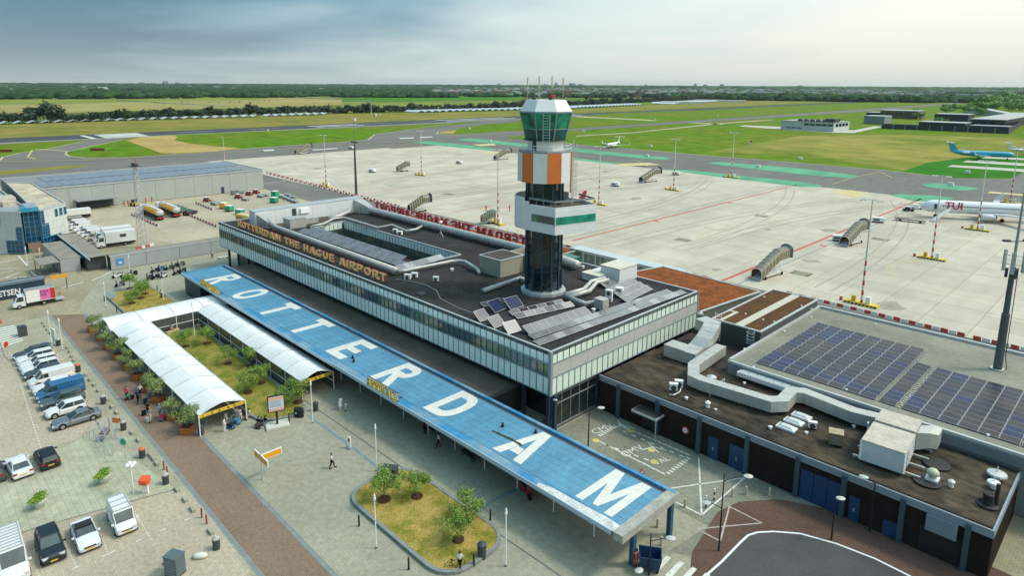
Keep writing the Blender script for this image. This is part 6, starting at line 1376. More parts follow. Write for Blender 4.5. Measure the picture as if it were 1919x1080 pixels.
for p_, lab in (((-71.45,12.64,0), 'white pot with bright green bush near the orange post box'), ((-71.25,7.19,0), 'white pot with bright green bush left of the parked van')):
 t = thing('flower_pot', lab, 'planter', p_); MB().lathe([(.38,0),(.52,.62),(.56,.66),(.46,.62)], 16).build('pot', mat('pale_pot', (.62,.66,.62), .5), t, smooth=True)
 c_ = crown(91, .72, .42, 1500, .085, .1, 16); o = c_.build('shrub', lf_bed, t); o.location = (0,0,1.0)

# ------------------------------------------------------------------ posts, lamps, bins and signs
def lamp_post(p, h, label, head='cone', m=white):
 t = thing('lamp_post', label, 'lamp post', p, 0, 'white lamp posts')
 MB().cyl((0,0,0),(0,0,h-.7),.065,.05,n=8).build('pole', m, t)
 if head == 'cone': MB().lathe([(.05,h-.75),(.12,h-.6),(.12,h-.42),(.08,h-.32),(.10,h-.22),(.02,h)], 10).build('lamp_head', m, t); MB().lathe([(.09,0),(.09,.12)], 8).build('foot', darkgrey, t)
 return t
for p_, h, lab in (((-67.81,33.7,0),5.5,'white lamp post in front of the dark tent end'), ((-54.09,33.74,0),5.4,'white lamp post on the open paving before ARRIVALS'), ((-34.76,33.9,0),5.5,'white lamp post right of the dry grass island'), ((-44.19,27.24,0),5.3,'white lamp post left of the dry grass island'),
     ((-127.37,35.22,0),4.6,'white lamp post at the far side of the tent island'), ((-131.33,26.74,0),4.8,'white lamp post by the white banner left of the island'), ((-105.36,33.13,0),6.0,'tall white lamp mast in the garden by the log bench'), ((-151.03,35.8,0),4.4,'white lamp post among the scooters'),
     ((-115.34,15.81,0),6.3,'tall white lamp post at the path edge, left of two'), ((-113.81,16.83,0),5.2,'tall white lamp post at the path edge, right of two'), ((-172.71,23.66,0),4.0,'short white lamp post in front of the office building left'), ((-173.16,21.29,0),4.6,'white lamp post behind the bicycle store')):
 lamp_post(p_, h, lab)
t = lamp_post((-67.25,14.23,0), 3.4, 'white street lamp with four round heads near the orange post box', None)
b = MB()
for a in range(4): b.lathe([(.02,3.1),(.2,3.16),(.22,3.26),(.1,3.4)], 10, (.32*cos(a*1.57),.32*sin(a*1.57))); b.cyl((0,0,2.9),(.3*cos(a*1.57),.3*sin(a*1.57),3.15),.03,n=4)
b.cyl((0,0,2.6),(0,0,3.0),.04,n=6); b.build('lamp_head', white, t)
def street_lamp(p, h, arms, label):
 t = thing('street_lamp', label, 'street lamp', p); MB().cyl((0,0,0),(0,0,h),.085,.05,n=8).build('pole', black, t)
 for (dx_, dy_, z) in arms:
  b = MB(); b.tube([(0,0,z-.45),(dx_*.55,dy_*.55,z-.1),(dx_,dy_,z)], .035, 5); a = b.build('arm', black, t)
  L = MB().lathe([(.08,-.04),(.30,-.02),(.30,.04),(.12,.12)], 12, sx=1.35); o = L.build('lamp_head', mat('lamp_grey', (.50,.52,.48), .5), t); o.location = (dx_, dy_, z); o.rotation_euler = (0,0,atan2(dy_,dx_))
street_lamp((-23.21,48.61,0), 7.45, [(1.45,1.45,7.2),(-1.0,-.9,4.6)], 'tall black double armed street lamp at the brick road island')
street_lamp((-41.1,52.75,0), 4.7, [(.9,.9,5.2)], 'black curved street lamp behind the end of the blue canopy')
street_lamp((-25.79,41.74,0), 3.9, [(1.25,1.0,3.6),(-.2,-1.2,1.0)], 'black street lamp beside the blue bin at the bottom')
street_lamp((-16.91,57.23,0), 3.6, [(.3,.3,4.1)], 'black street lamp on the pavement before the brick building')
street_lamp((-14.9,60.9,0), 4.9, [(-.9,-.3,5.2)], 'black street lamp by the garage doors of the brick building')
bol = {}
def bollard(p, h, label, kind='black', grp=None):
 if kind not in bol:
  if kind == 'black': bol[kind] = (MB().lathe([(.09,0),(.085,.85),(.05,1.0)], 8).mesh('bollard', black),)
  elif kind == 'white': bol[kind] = (MB().lathe([(.12,0),(.12,.8),(.10,.86)], 8).mesh('bollard', mat('cream_concrete', (.48,.43,.33), .8)),)
  elif kind == 'red': bol[kind] = (MB().lathe([(.08,0),(.08,.95),(.04,1.0)], 8).mesh('bollard', mat('faded_red', (.28,.06,.05), .6)),)
 o = bpy.data.objects.new('bollard', bol[kind][0]); COL.objects.link(o); o.location = p; o.scale = (1,1,h); tag(o, label, 'bollard', grp)
for p_, lab in (((-47.74,27.71,0),'black bollard at the left corner of the dry grass island'), ((-40.12,27.78,0),'black bollard at the lower side of the dry grass island'), ((-36.63,31.96,0),'black bollard near the bin of the dry grass island'), ((-39.99,36.97,0),'black bollard at the right side of the dry grass island'), ((-69.87,31.73,0),'black bollard beside the information board'), ((-135.2,27.38,0),'black bollard left of the island behind the cross tent'), ((-126.87,27.36,0),'black bollard at the tent end of the rear island'), ((-135.02,36.39,0),'black bollard right of the rear island')):
 bollard(p_, 1.15, lab, 'black', 'black bollards on the forecourt')
for p_, lab in (((-28.46,51.82,0),'cream bollard on the white cross line'), ((-26.09,56.68,0),'cream bollard, left of three near the brick road bend'), ((-25.31,57.99,0),'cream bollard, middle of three near the brick road bend'), ((-23.6,59.47,0),'cream bollard, right of three near the brick road bend'), ((-28.67,47.42,0),'cream bollard under the canopy end'), ((-27.07,45.56,0),'cream bollard at the kerb before the zebra stripes'), ((-27.11,43.79,0),'cream bollard next to the black lamp at the bottom')):
 bollard(p_, 1.0, lab, 'white', 'cream bollards along the kerb')
for p_, lab in (((-27.02,53.2,0),'left'), ((-27.04,54.83,0),'right')):
 t = thing('bollard', lab+' black and white striped bollard beside the crossed white lines', 'bollard', p_); MB().lathe([(.09,0),(.09,.3)],8).lathe([(.09,.6),(.09,.9)],8).build('black_band', black, t); MB().lathe([(.085,.3),(.085,.6)],8).lathe([(.085,.9),(.085,1.25)],8).build('white_band', white, t)
for p_, lab in (((-69.68,17.74,0),'farther red bollard of the upper pair at the path edge'), ((-68.41,17.68,0),'nearer red bollard of the upper pair at the path edge'), ((-58.94,17.76,0),'farther red bollard of the lower pair at the path edge'), ((-57.7,17.75,0),'nearer red bollard of the lower pair at the path edge')):
 bollard(p_, 1.0, lab, 'red', 'red bollards at the path edge')
blkm = MB().box(-.45,.45,-.16,.16,0,.28).mesh('kerb_block', mat('block_concrete', (.36,.35,.27), .9, n=(2,.15)))
for p_ in ((-129.55,16.91,0), (-127.48,16.94,0), (-125.18,16.92,0), (-123.22,16.95,0), (-114.21,17.59,0), (-112.33,17.51,0), (-110.05,17.34,0), (-108.07,17.22,0), (-101.38,17.29,0), (-99.25,17.35,0), (-97.02,17.37,0), (-94.69,17.35,0), (-91.24,17.53,0), (-88.61,17.44,0), (-86.53,17.47,0), (-84.25,17.42,0), (-79.99,17.45,0), (-77.7,17.5,0), (-73.5,17.52,0), (-71.26,17.5,0), (-64.95,17.51,0), (-62.7,17.52,0), (-60.68,17.52,0), (-56.25,17.57,0), (-72.48,17.54,0)):
 o = bpy.data.objects.new('kerb_block', blkm); COL.objects.link(o); o.location = p_; tag(o, 'small concrete block in the line between parking and brown path', 'concrete block', 'concrete blocks along the parking edge')
def bin_(p, label, lid, s_=1.0):
 t = thing('litter_bin', label, 'litter bin', p); MB().lathe([(.30*s_,0),(.32*s_,.95*s_)], 10).build('body', darkgrey, t); MB().lathe([(.33*s_,.95*s_),(.33*s_,1.05*s_),(.1*s_,1.22*s_)], 10).build('lid', lid, t)
lg = mat('lid_grey', (.40,.40,.38), .6); lo_ = mat('lid_orange', (.60,.15,.05), .6)
for p_, lab, l_ in (((-116.38,16.81,0),'grey lidded bin beside the two tall path lamps',lg), ((-103.47,16.83,0),'orange lidded bin beside the row of parked cars',lo_), ((-90.44,16.93,0),'grey lidded bin beside the blue van row',lg), ((-81.59,16.97,0),'grey lidded bin beside the green round sign',lg), ((-73.76,16.8,0),'orange lidded bin at the path below the trolley bay',lo_), ((-66.95,17.08,0),'grey lidded bin beside the red bollards',lg), ((-53.77,17.16,0),'grey lidded bin at the path near the bottom edge',lg), ((-70.29,35.45,0),'dark bin behind the lamp post at the garden tip',darkgrey), ((-36.91,33.12,0),'dark round bin with small stickers at the dry island',darkgrey), ((-74.25,23.11,0),'dark bin at the corner post of the long tent',darkgrey)):
 bin_(p_, lab, l_, 1.25 if 'sticker' in lab else 1.0)
t = thing('litter_bin', 'wide twin recycling bin at the kerb of the tent garden', 'litter bin', (-70.37,33.25,0), .5); MB().lathe([(.5,0),(.5,1.05)], 12, sx=1.3, sy=.8).build('body', black, t); MB().box(-.2,-.05,-.42,-.40,.5,.7).build('sticker', white, t)
for p_, rz_, d_, lab, m_ in (((-51.85,33.89,0), .6, (1.5,.9,1.35), 'dark grey metal cabinet at the left end of the dry island', darkgrey), ((-53.1,13.58,0), .5, (1.25,1.0,1.75), 'tall dark grey twin cabinet in the parking at the bottom', mat('cabinet_blue_grey', (.10,.14,.16), .5)), ((-125.17,13.56,0), .1, (1.3,1.0,1.5), 'dark underground waste container in the upper parking', darkgrey)):
 crate('cabinet', lab, p_, d_, m_, rz_, 'cabinet', louv=True)
t = MB(); t.lathe([(.02,0),(.38,.08),(.42,.22),(.3,.38),(.05,.42)], 10, sx=1.6, sy=.8); o = t.build('boulder', mat('white_stone', (.66,.64,.56), .8, n=(3,.1)), smooth=True); o.location = (-53.62,15.72,0); o.rotation_euler = (0,0,.9); tag(o, 'smooth white boulder right of the tall grey cabinet', 'boulder')
for p_ in ((-54.86,13.33,0), (-53.31,13.19,0)):
 o = bpy.data.objects.new('boulder', o.data); COL.objects.link(o); o.location = p_; o.scale = (.5,.5,.6); tag(o, 'small white stone at the foot of the grey cabinet', 'boulder', 'small stones by the cabinet')
t = thing('post_box', 'orange parking machine with sloped top on two white legs', 'post box', (-66.73,15.14,0), .7); MB().box(-.32,-.12,-.1,.1,0,.95).box(.12,.32,-.1,.1,0,.95).build('leg', white, t); b = MB(); b.loft([[(-.4,-.3,.95),(.4,-.3,.95),(.4,.3,.95),(-.4,.3,.95)],[(-.45,-.35,1.45),(.45,-.35,1.45),(.45,.35,1.7),(-.45,.35,1.7)]]); b.build('box', mat('post_orange', (.80,.12,.04), .45), t)
def disc_sign(p, h, r_, m, label, mk=None, rz_=-.8):
 t = thing('traffic_sign', label, 'sign', p, rz_); MB().cyl((0,0,0),(0,0,h-r_*.5),.04,n=6).build('post', galv, t)
 MB().cyl((0,-.06,h),(0,-.02,h),r_,n=20).build('sign_face', m, t)
 if mk: mk(t, h)
disc_sign((-116.3,10.49,0), 2.0, .42, redp, 'round red no entry sign with a white bar at the left edge', lambda t, h: MB().box(-.28,.28,-.09,-.06,h-.08,h+.08).build('bar', white, t))
disc_sign((-74.09,15.27,0), 2.4, .5, mat('pale_green_sign', (.55,.72,.62), .4), 'round pale green assembly sign by the trolley bay', lambda t, h: MB().lathe([(.24,0),(.34,.01),(.34,.05),(.24,.06)], 14).build('green_ring', greenp, t).__setattr__('matrix_local', Matrix.Translation((0,-.07,h-.05)) @ Matrix.Rotation(pi/2,4,'X')), .6)
disc_sign((-178.92,22.94,0), 2.3, .38, greenp, 'round green sign in front of the office building', None, .8)
t = thing('direction_sign', 'small orange square sign on a thin post above the trolley bay', 'sign', (-79.84,15.93,0), .7); MB().cyl((0,0,0),(0,0,2.2),.04,n=6).build('post', galv, t); MB().box(-.4,.4,-.06,-.02,2.0,2.6).build('panel', orangep, t)
t = thing('sign_board', 'white panel board on the lamp post at the top of the parking', 'sign', (-117.77,16.57,0), .1); MB().box(-.75,.75,-.12,.12,.5,2.4).build('panel', mat('pale_board', (.62,.68,.64), .5), t); MB().box(-.6,-.5,-.06,.06,0,.5).box(.5,.6,-.06,.06,0,.5).build('leg', galv, t)
t = thing('direction_sign', 'dark post with three folded orange direction panels on the forecourt', 'sign', (-60.81,24.41,0), 0); MB().cyl((0,0,0),(0,0,2.9),.07,n=8).build('post', galv, t)
yel = mat('sign_panel_orange', (.80,.36,.02), .45)
for a, L in ((pi,1.5),(pi/2,2.2),(0,1.6)):
 b = MB(); b.obox((cos(a)*L/2, sin(a)*L/2, 2.45), (L,.12,.7), a); o = b.build('panel', white, t); b = MB(); n_a = a-pi/2
 for sg in (-1, 1): b.obox((cos(a)*L/2+cos(n_a)*.07*sg, sin(a)*L/2+sin(n_a)*.07*sg, 2.45), (L-.14,.01,.55), a)
 b.build('panel_face', yel, o)
t = thing('direction_sign', 'yellow direction board on a dark post behind the pink truck', 'sign', (-149.75,24.25,0), .0); MB().cyl((0,0,0),(0,0,2.8),.09,n=6).build('post', darkgrey, t); MB().box(-.1,.12,-2.6,.2,2.2,2.8).build('panel', yel, t)
t = thing('information_board', 'black framed information screen on a black post with white concrete base', 'information board', (-70.01,30.33,0), radians(72)); MB().box(-1.3,1.3,-.85,.85,0,.28).build('plinth', mat('white_concrete', (.58,.58,.50), .8), t); MB().box(-.12,.12,-.1,.1,.28,2.0).build('post', black, t)
MB().box(-.95,.95,-.1,.1,1.9,3.9).build('frame', black, t); s__ = MB().box(-.85,.85,-.13,-.10,2.0,3.8).build('poster', mat('poster_white', (.62,.64,.72), .4), t); MB().box(-.85,.85,-.14,-.131,3.45,3.75).build('poster_header', mat('poster_peach', (.80,.42,.28), .5), s__)
b = MB()
for k in range(6): b.box(-.7,.5+.03*(k % 3),-.14,-.131,3.25-.14*k,3.30-.14*k)
b.build('poster_text', mat('poster_ink', (.25,.28,.42), .5), s__)
MB().box(-.85,.85,-.14,-.131,2.05,2.3).build('poster_footer', mat('poster_peach', (.80,.42,.28), .5), s__)
t = thing('totem', 'small white totem sign on a grey foot on the forecourt', 'sign', (-59.94,34,0), .3); MB().box(-.4,.4,-.3,.3,0,.08).build('foot', midgrey, t); MB().box(-.2,.2,-.06,.06,.08,1.35).build('panel', white, t); MB().box(-.12,.12,-.08,-.06,.8,1.1).build('symbol', black, t)
t = thing('banner', 'white feather banner leaning at the corner of the rear island', 'banner', (-135.96,27.91,0), 0); MB().cyl((0,0,0),(0,0,1.5),.03,n=5).build('pole', galv, t); MB().prism([(0,0),(.1,.05),(2.2,1.1),(2.3,1.05)], .6, 1.6).build('cloth', white, t)
for p_, rz_, lab, m_ in (((-49.31,42.34,0), radians(-5), 'dark bench before the posts of the blue canopy', mat('dark_wood', (.05,.04,.035), .7)), ((-150.68,55.04,0), radians(80), 'white bench by the dark columns at the far terminal end', white)):
 t = thing('bench', lab, 'bench', p_, rz_); MB().box(-1.1,1.1,-.28,.28,.38,.48).build('seat', m_, t); MB().box(-1.0,-.85,-.25,.25,0,.38).build('leg', darkgrey, t); MB().box(.85,1.0,-.25,.25,0,.38).build('leg', darkgrey, t)
t = thing('warning_sign', 'small triangular warning sign at the back edge of the canopy', 'sign', (-34.4,53.33,0), 0); b = MB(); b.prism([(-.35,0),(.35,0),(0,.62)], -.03, .03); o = b.build('triangle', redp, t); o.rotation_euler = (pi/2,0,pi/4); o.location = (0,0,.1); b = MB(); b.prism([(-.2,.08),(.2,.08),(0,.44)], .031, .04); o2 = b.build('white_face', white, t); o2.rotation_euler = (pi/2,0,pi/4); o2.location = (0,0,.1)
# trolley bay
t = thing('trolley_bay', 'white tubular trolley rails in the parking', 'trolley rails', (-80.22,13.58,0), radians(8))
for k, (a, c_) in enumerate((((-83.52,13.92,0),(-83.57,15.96,0)), ((-83.52,13.92,0),(-81.66,13.53,0)), ((-81.85,13.99,0),(-76.5,13.93,0)), ((-83.57,14.91,0),(-76.3,14.59,0)), ((-83.57,15.96,0),(-76.83,15.56,0)))):
 b = MB(); b.cyl((a[0],a[1],1.0), (c_[0],c_[1],1.0), .045, n=5); b.cyl((a[0],a[1],.5),(c_[0],c_[1],.5),.03,n=5)
 for q in (0,.5,1): b.cyl((lerp(a[0],c_[0],q),lerp(a[1],c_[1],q),0),(lerp(a[0],c_[0],q),lerp(a[1],c_[1],q),1.0),.045,n=5)
 t.rotation_euler = (0,0,0); b.build('rail', galv, t, world=True)
def trolley(p, rz_, label, load=None, group=None):
 t = thing('luggage_trolley', label, 'luggage trolley', p, rz_, group)
 b = MB(); b.box(-.5,.45,-.3,.3,.18,.24); b.build('deck', mat('trolley_blue', (.05,.22,.40), .5), t); b = MB(); b.tube([(-.45,-.28,.2),(-.55,-.28,1.0),(-.55,.28,1.0),(-.45,.28,.2)], .025, 5); b.tube([(.45,-.26,.22),(.5,-.26,.45),(.5,.26,.45),(.45,.26,.22)], .02, 5); b.build('handle', galv, t)
 for x, y in ((-.4,-.25),(-.4,.25),(.4,0)): MB().cyl((x,y-.03,.09),(x,y+.03,.09),.09,n=8).build('wheel', rubber, t)
 if load: MB().box(-.35,.38,-.26,.26,.25,.62).build('basket', load, t)
 return t
for k in range(4): trolley(((-82.2,15.3,0)[0]+.45*k, (-82.2,15.3,0)[1]-.25*k, 0), radians(-30), 'blue luggage trolley nested in the stack inside the white rails', mat('trolley_mesh', (.35,.25,.30), .5), 'nested luggage trolleys')

# ------------------------------------------------------------------ vehicles
carglass = mat('car_glass', (.035,.055,.055), .04, spec=1.0, n=(.8,.5))
rimm = mat('wheel_rim', (.42,.43,.44), .35, metal=.6); lightm = mat('headlight_lens', (.62,.66,.68), .1, spec=1); tailm = mat('tail_lamp_red', (.40,.01,.01), .25); platem = mat('number_plate_yellow', (.75,.45,.02), .5)
trimm = mat('black_plastic_trim', (.02,.02,.022), .6)
def paint(name, c, metal=.0): return mat('car_paint_'+name, c, .22, metal=metal, spec=.6)
whl = MB().cyl((0,-.11,0),(0,.11,0),.33,n=14).mesh('wheel', rubber); rimd = MB().cyl((0,-.125,0),(0,.125,0),.21,n=10).mesh('rim', rimm)
def car(label, pm_, p, rz, kind='hatch', L=4.4, W=1.8, H=1.48, group=None, rack=False, cat='car', soft=False, name='parked_car'):
 t = thing(name, label, cat, p, rz, group); h2 = L/2; w2 = W/2
 V = {'hatch': dict(hood=.30, cowl=.22, rf=.02, rr=-.86, rb=-.97, belt=.60, nose=.50, tail=.62),
   'sedan': dict(hood=.28, cowl=.20, rf=-.06, rr=-.50, rb=-.78, belt=.60, nose=.46, tail=.60),
   'suv':   dict(hood=.32, cowl=.26, rf=.04, rr=-.84, rb=-.96, belt=.60, nose=.56, tail=.62),
   'coupe': dict(hood=.26, cowl=.18, rf=-.08, rr=-.42, rb=-.74, belt=.62, nose=.46, tail=.60),
   'van':   dict(hood=.62, cowl=.58, rf=.40, rr=-.98, rb=-.995, belt=.55, nose=.42, tail=.55)}[kind]
 bz = H*V['belt']; nz = H*V['nose']; st = [(-1.0,.42*H,.28*H*0+.30,.86), (-.97,H*V['tail'],.24,.95), (-.80,bz+.02,.2,1.0), (-.3,bz,.2,1.0), (V['hood'],bz-.01,.2,1.0), (.72 if V['hood'] < .7 else .86,(bz+nz)/2+.03,.2,.985), (.93,nz,.22,.93), (1.0,nz*.78,.30,.80)]
 st = sorted(set(st)); rings = []
 for x, zt_, zb_, wf in st:
  x *= h2; w_ = w2*wf; rings.append([(x,-w_*.92,zb_),(x,-w_,zb_+.14),(x,-w_,zt_*.78),(x,-w_*.91,zt_),(x,-w_*.45,zt_+.03),(x,w_*.45,zt_+.03),(x,w_*.91,zt_),(x,w_,zt_*.78),(x,w_,zb_+.14),(x,w_*.92,zb_)])
 MB().loft(rings).build('body', pm_, t, smooth=False)
 xf0, xf1, xr1, xr0 = V['cowl']*h2*1.35+.12 if kind != 'van' else .66*h2, V['rf']*h2, V['rr']*h2, V['rb']*h2
 wb, wt = w2*.90, w2*(.70 if kind != 'van' else .86); zb_, zr = bz+.0, H-.05
 B0 = [(xf0,-wb*.9,zb_),(xf0,wb*.9,zb_),(xr0,wb*.92,zb_),(xr0,-wb*.92,zb_)]; T0 = [(xf1,-wt,zr),(xf1,wt,zr),(xr1,wt*.97,zr-.02),(xr1,-wt*.97,zr-.02)]
 if kind == 'van':
  # cargo box body in paint with glazed cab only
  xc = .12*h2
  MB().loft([[(xr0,-wb,zb_-.05),(xr0,wb,zb_-.05),(xr0+.05,wt,zr),(xr0+.05,-wt,zr)],[(xc,-wb,zb_-.05),(xc,wb,zb_-.05),(xc,wt,zr+.02),(xc,-wt,zr+.02)],[(xf1,-wb*.98,zb_-.05),(xf1,wb*.98,zb_-.05),(xf1,wt,zr),(xf1,-wt,zr)]]).build('cargo_body', pm_, t)
  B0[2] = (xf1-.02,wb*.96,zb_); B0[3] = (xf1-.02,-wb*.96,zb_); T0[2] = (xf1-.02,wt*.98,zr-.02); T0[3] = (xf1-.02,-wt*.98,zr-.02)
  for s_ in (-1,1): MB().add([(xc+.1,s_*(wb+.005),zb_+.04),(xf1+.1,s_*(wb-.01),zb_+.04),(xf1,s_*(wt+.025),zr-.22),(xc+.1,s_*(wt+.03),zr-.22)],[(0,1,2,3) if s_ < 0 else (3,2,1,0)]).build('side_window', carglass, t)
 def q4(nm, a, b_, c, d, m): MB().add([a,b_,c,d],[(0,1,2,3)]).build(nm, m, t)
 q4('windscreen', B0[0], B0[1], T0[1], T0[0], carglass)
 if kind != 'van': q4('rear_window', B0[2], B0[3], T0[3], T0[2], carglass if not soft else trimm)
 q4('side_window', B0[1], B0[2], T0[2], T0[1], carglass); q4('side_window', B0[3], B0[0], T0[0], T0[3], carglass)
 MB().loft([[(xr1-.05,-wt*.98,zr-.05),(xr1-.05,wt*.98,zr-.05),(xr1,wt*.8,zr),(xr1,-wt*.8,zr)],[(0.0,-wt*1.01,zr-.03),(0,wt*1.01,zr-.03),(0,wt*.85,zr+.05),(0,-wt*.85,zr+.05)],[(xf1+.06,-wt*1.0,zr-.04),(xf1+.06,wt*1.0,zr-.04),(xf1,wt*.8,zr+.015),(xf1,-wt*.8,zr+.015)]] if kind != 'van' else [[(xr0+.05,-wt,zr-.03),(xr0+.05,wt,zr-.03),(xr0+.1,wt*.9,zr+.05),(xr0+.1,-wt*.9,zr+.05)],[(xf1+.05,-wt,zr-.03),(xf1+.05,wt,zr-.03),(xf1,wt*.9,zr+.05),(xf1,-wt*.9,zr+.05)]]).build('roof', trimm if soft else pm_, t)
 b = MB()
 for i in range(4): b.cyl(B0[i], T0[i], .045, .04, n=5)
 if kind != 'van':
  for s_ in (-1, 1): xm = (xf1+xr1)/2+.1; b.cyl((xm, s_*wb*.93, zb_), (xm-.03, s_*wt, zr-.03), .035, n=4)
 b.build('pillars', pm_ if not soft else trimm, t)
 for sx_, x in ((1,.62*h2),(-1,-.62*h2)):
  for s_ in (-1, 1):
   w_ = piece('wheel', whl, t, (x, s_*(w2-.09), .33)); piece('rim', rimd, w_)
   MB().cyl((x, s_*(w2-.02), .36), (x, s_*(w2+.004), .36), .40, n=14).build('wheel_arch', trimm, t)
   MB().cyl((x, s_*(w2+.005), .33), (x, s_*(w2+.02), .33), .32, n=14).build('tyre', rubber, t); MB().cyl((x, s_*(w2+.021), .33), (x, s_*(w2+.03), .33), .22, n=10).build('wheel_disc', rimm, t)
 for s_ in (-1, 1):
  MB().obox((.955*h2, s_*w2*.66, nz*.86), (.26,.40,.14), -s_*.35).build('headlight', lightm, t); MB().obox((-.975*h2, s_*w2*.74, H*V['tail']*.86), (.10,.34,.18)).build('tail_lamp', tailm, t)
  MB().obox((V['cowl']*h2+.22, s_*(w2+.08), bz+.06), (.14,.2,.13)).build('mirror', pm_, t)
 MB().box(h2*.99-.02,h2+.02,-.26,.26,.36,.48).build('number_plate', platem, t); MB().box(-h2-.02,-h2*.98,-.26,.26,.50,.62).build('number_plate', platem, t)
 MB().box(h2*.97,h2+.005,-w2*.5,w2*.5,.50,.62).build('grille', trimm, t); MB().box(-h2*.98,h2*.96,-w2*.97,w2*.97,.17,.26).build('sill', trimm, t)
 if rack:
  b = MB()
  for k in range(rack): x = lerp(xr0+.3, xf1-.1, k/(rack-1)); b.box(x-.03,x+.03,-wt*.95,wt*.95,H+.06,H+.11)
  for s_ in (-1,1): b.box(xr0+.2,xf1,s_*wt*.9-.02,s_*wt*.9+.02,H+.02,H+.07)
  b.build('roof_rack', alu, t)
 return t
P_w, P_dg, P_g, P_b, P_k = paint('white',(.72,.73,.73)), paint('graphite',(.075,.095,.11),.3), paint('silver_grey',(.22,.25,.28),.4), paint('blue',(.035,.15,.32),.1), paint('black',(.012,.014,.018))
P_t = paint('teal_grey',(.10,.14,.155),.3)
rowcars = [(-114.3,'dark grey estate car at the far end of the parked row',P_dg,'hatch',4.7,1.5),(-111.9,'white sport utility car second in the row behind the grey estate',P_w,'suv',4.6,1.6),(-109.6,'white estate car third from the far end of the row',P_w,'hatch',4.6,1.5),
 (-107.5,'white hatchback fourth from the far end of the row',P_w,'hatch',4.4,1.5),(-105.4,'dark grey car mostly hidden behind the white van',P_dg,'hatch',4.3,1.45),(-102.2,'white van with grey roof ribs in the parked row',P_w,'van',5.2,1.95),
 (-99.6,'white low car squeezed between the white van and blue van',P_w,'hatch',4.3,1.45),(-96.9,'blue van in the middle of the parked row',P_b,'van',5.3,1.95),(-94.0,'dark teal grey sport utility car beside the blue van',P_t,'suv',4.7,1.62),(-91.0,'white hatchback next to the grey saloon',P_w,'hatch',4.2,1.48),(-87.4,'long silver grey saloon at the near end of the row',P_g,'sedan',5.0,1.42)]
for x, lab, m_, kd, L, H in rowcars: car(lab, m_, (x, 10.9+L/2, -.01), -pi/2+.02, kd, L, 1.85, H, 'cars parked in the upper row', cat='van' if kd == 'van' else 'car', name='parked_van' if kd == 'van' else 'parked_car')
car('white coupe seen from behind beside the black hatchback', P_w, (-80.03,6.79,0), radians(180)+.05, 'coupe', 4.6, 1.85, 1.42); car('black hatchback with yellow plate seen from behind', P_k, (-79.87,9.23,0), radians(180)+.02, 'hatch', 4.2, 1.82, 1.48)
car('dark car cut off by the left picture edge', P_dg, (-80.57,4.71,0), radians(180), 'hatch', 4.2, 1.8, 1.45)
car('white van with a roof rack parked under the white pots', P_w, (-63.16,12.17,0), radians(-2), 'van', 4.3, 1.8, 1.85, rack=4, cat='van', name='parked_van')
car('white convertible with black soft top', P_w, (-62.98,9.24,0), radians(-2), 'coupe', 4.4, 1.8, 1.38, soft=True); car('black sport utility car with a silver front lip', paint('dark_navy',(.022,.030,.038),.2), (-63.45,6.7,0), radians(-2), 'suv', 4.5, 1.84, 1.6)
car('large white van with ladder roof rack at the bottom left corner', P_w, (-63.44,4.04,0), radians(-2), 'van', 5.9, 2.05, 2.3, rack=9, cat='van', name='parked_van')

def box_truck(label, p, rz, L, H, W, boxm, cabm=None, cabL=1.9, art=None, group=None, boxz=.85):
 t = thing('truck', label, 'truck', p, rz, group); w2 = W/2; h2 = L/2; cabm = cabm or P_w
 MB().box(-h2,h2-cabL-.15,-w2,w2,boxz,H).build('cargo_box', boxm, t)
 MB().loft([[(h2-cabL,-w2*.92,.4),(h2-cabL,w2*.92,.4),(h2-cabL,w2*.88,H*.78),(h2-cabL,-w2*.88,H*.78)],[(h2-cabL*.45,-w2*.92,.4),(h2-cabL*.45,w2*.92,.4),(h2-cabL*.45,w2*.82,H*.76),(h2-cabL*.45,-w2*.82,H*.76)],[(h2-.25,-w2*.9,.4),(h2-.25,w2*.9,.4),(h2-.25,w2*.85,H*.42),(h2-.25,-w2*.85,H*.42)],[(h2,-w2*.8,.45),(h2,w2*.8,.45),(h2,w2*.8,H*.33),(h2,-w2*.8,H*.33)]]).build('cab', cabm, t)
 a0, a1 = h2-.25, h2-cabL*.45; MB().add([(a0+.02,-w2*.82,H*.43),(a0+.02,w2*.82,H*.43),(a1+.03,w2*.78,H*.745),(a1+.03,-w2*.78,H*.745)],[(0,1,2,3)]).build('windscreen', carglass, t)
 for s_ in (-1,1): MB().add([(h2-cabL+.25,s_*w2*.925,H*.44),(h2-.5,s_*w2*.915,H*.44),(a1+.02,s_*w2*.86,H*.70),(h2-cabL+.25,s_*w2*.90,H*.70)],[(0,1,2,3) if s_ < 0 else (3,2,1,0)]).build('side_window', carglass, t)
 MB().box(-h2+.1,h2-.6,-w2*.6,w2*.6,.35,boxz).build('chassis', trimm, t)
 for x in (h2-.95, -h2+L*.28):
  for s_ in (-1,1): w_ = piece('wheel', whl, t, (x, s_*(w2-.1), .36), sc=(1.1,1.3,1.1)); piece('rim', rimd, w_)
 for s_ in (-1,1): MB().obox((h2-.05,s_*w2*.6,H*.28),(.12,.35,.16)).build('headlight', lightm, t)
 if art: art(t, h2, w2, H)
 return t
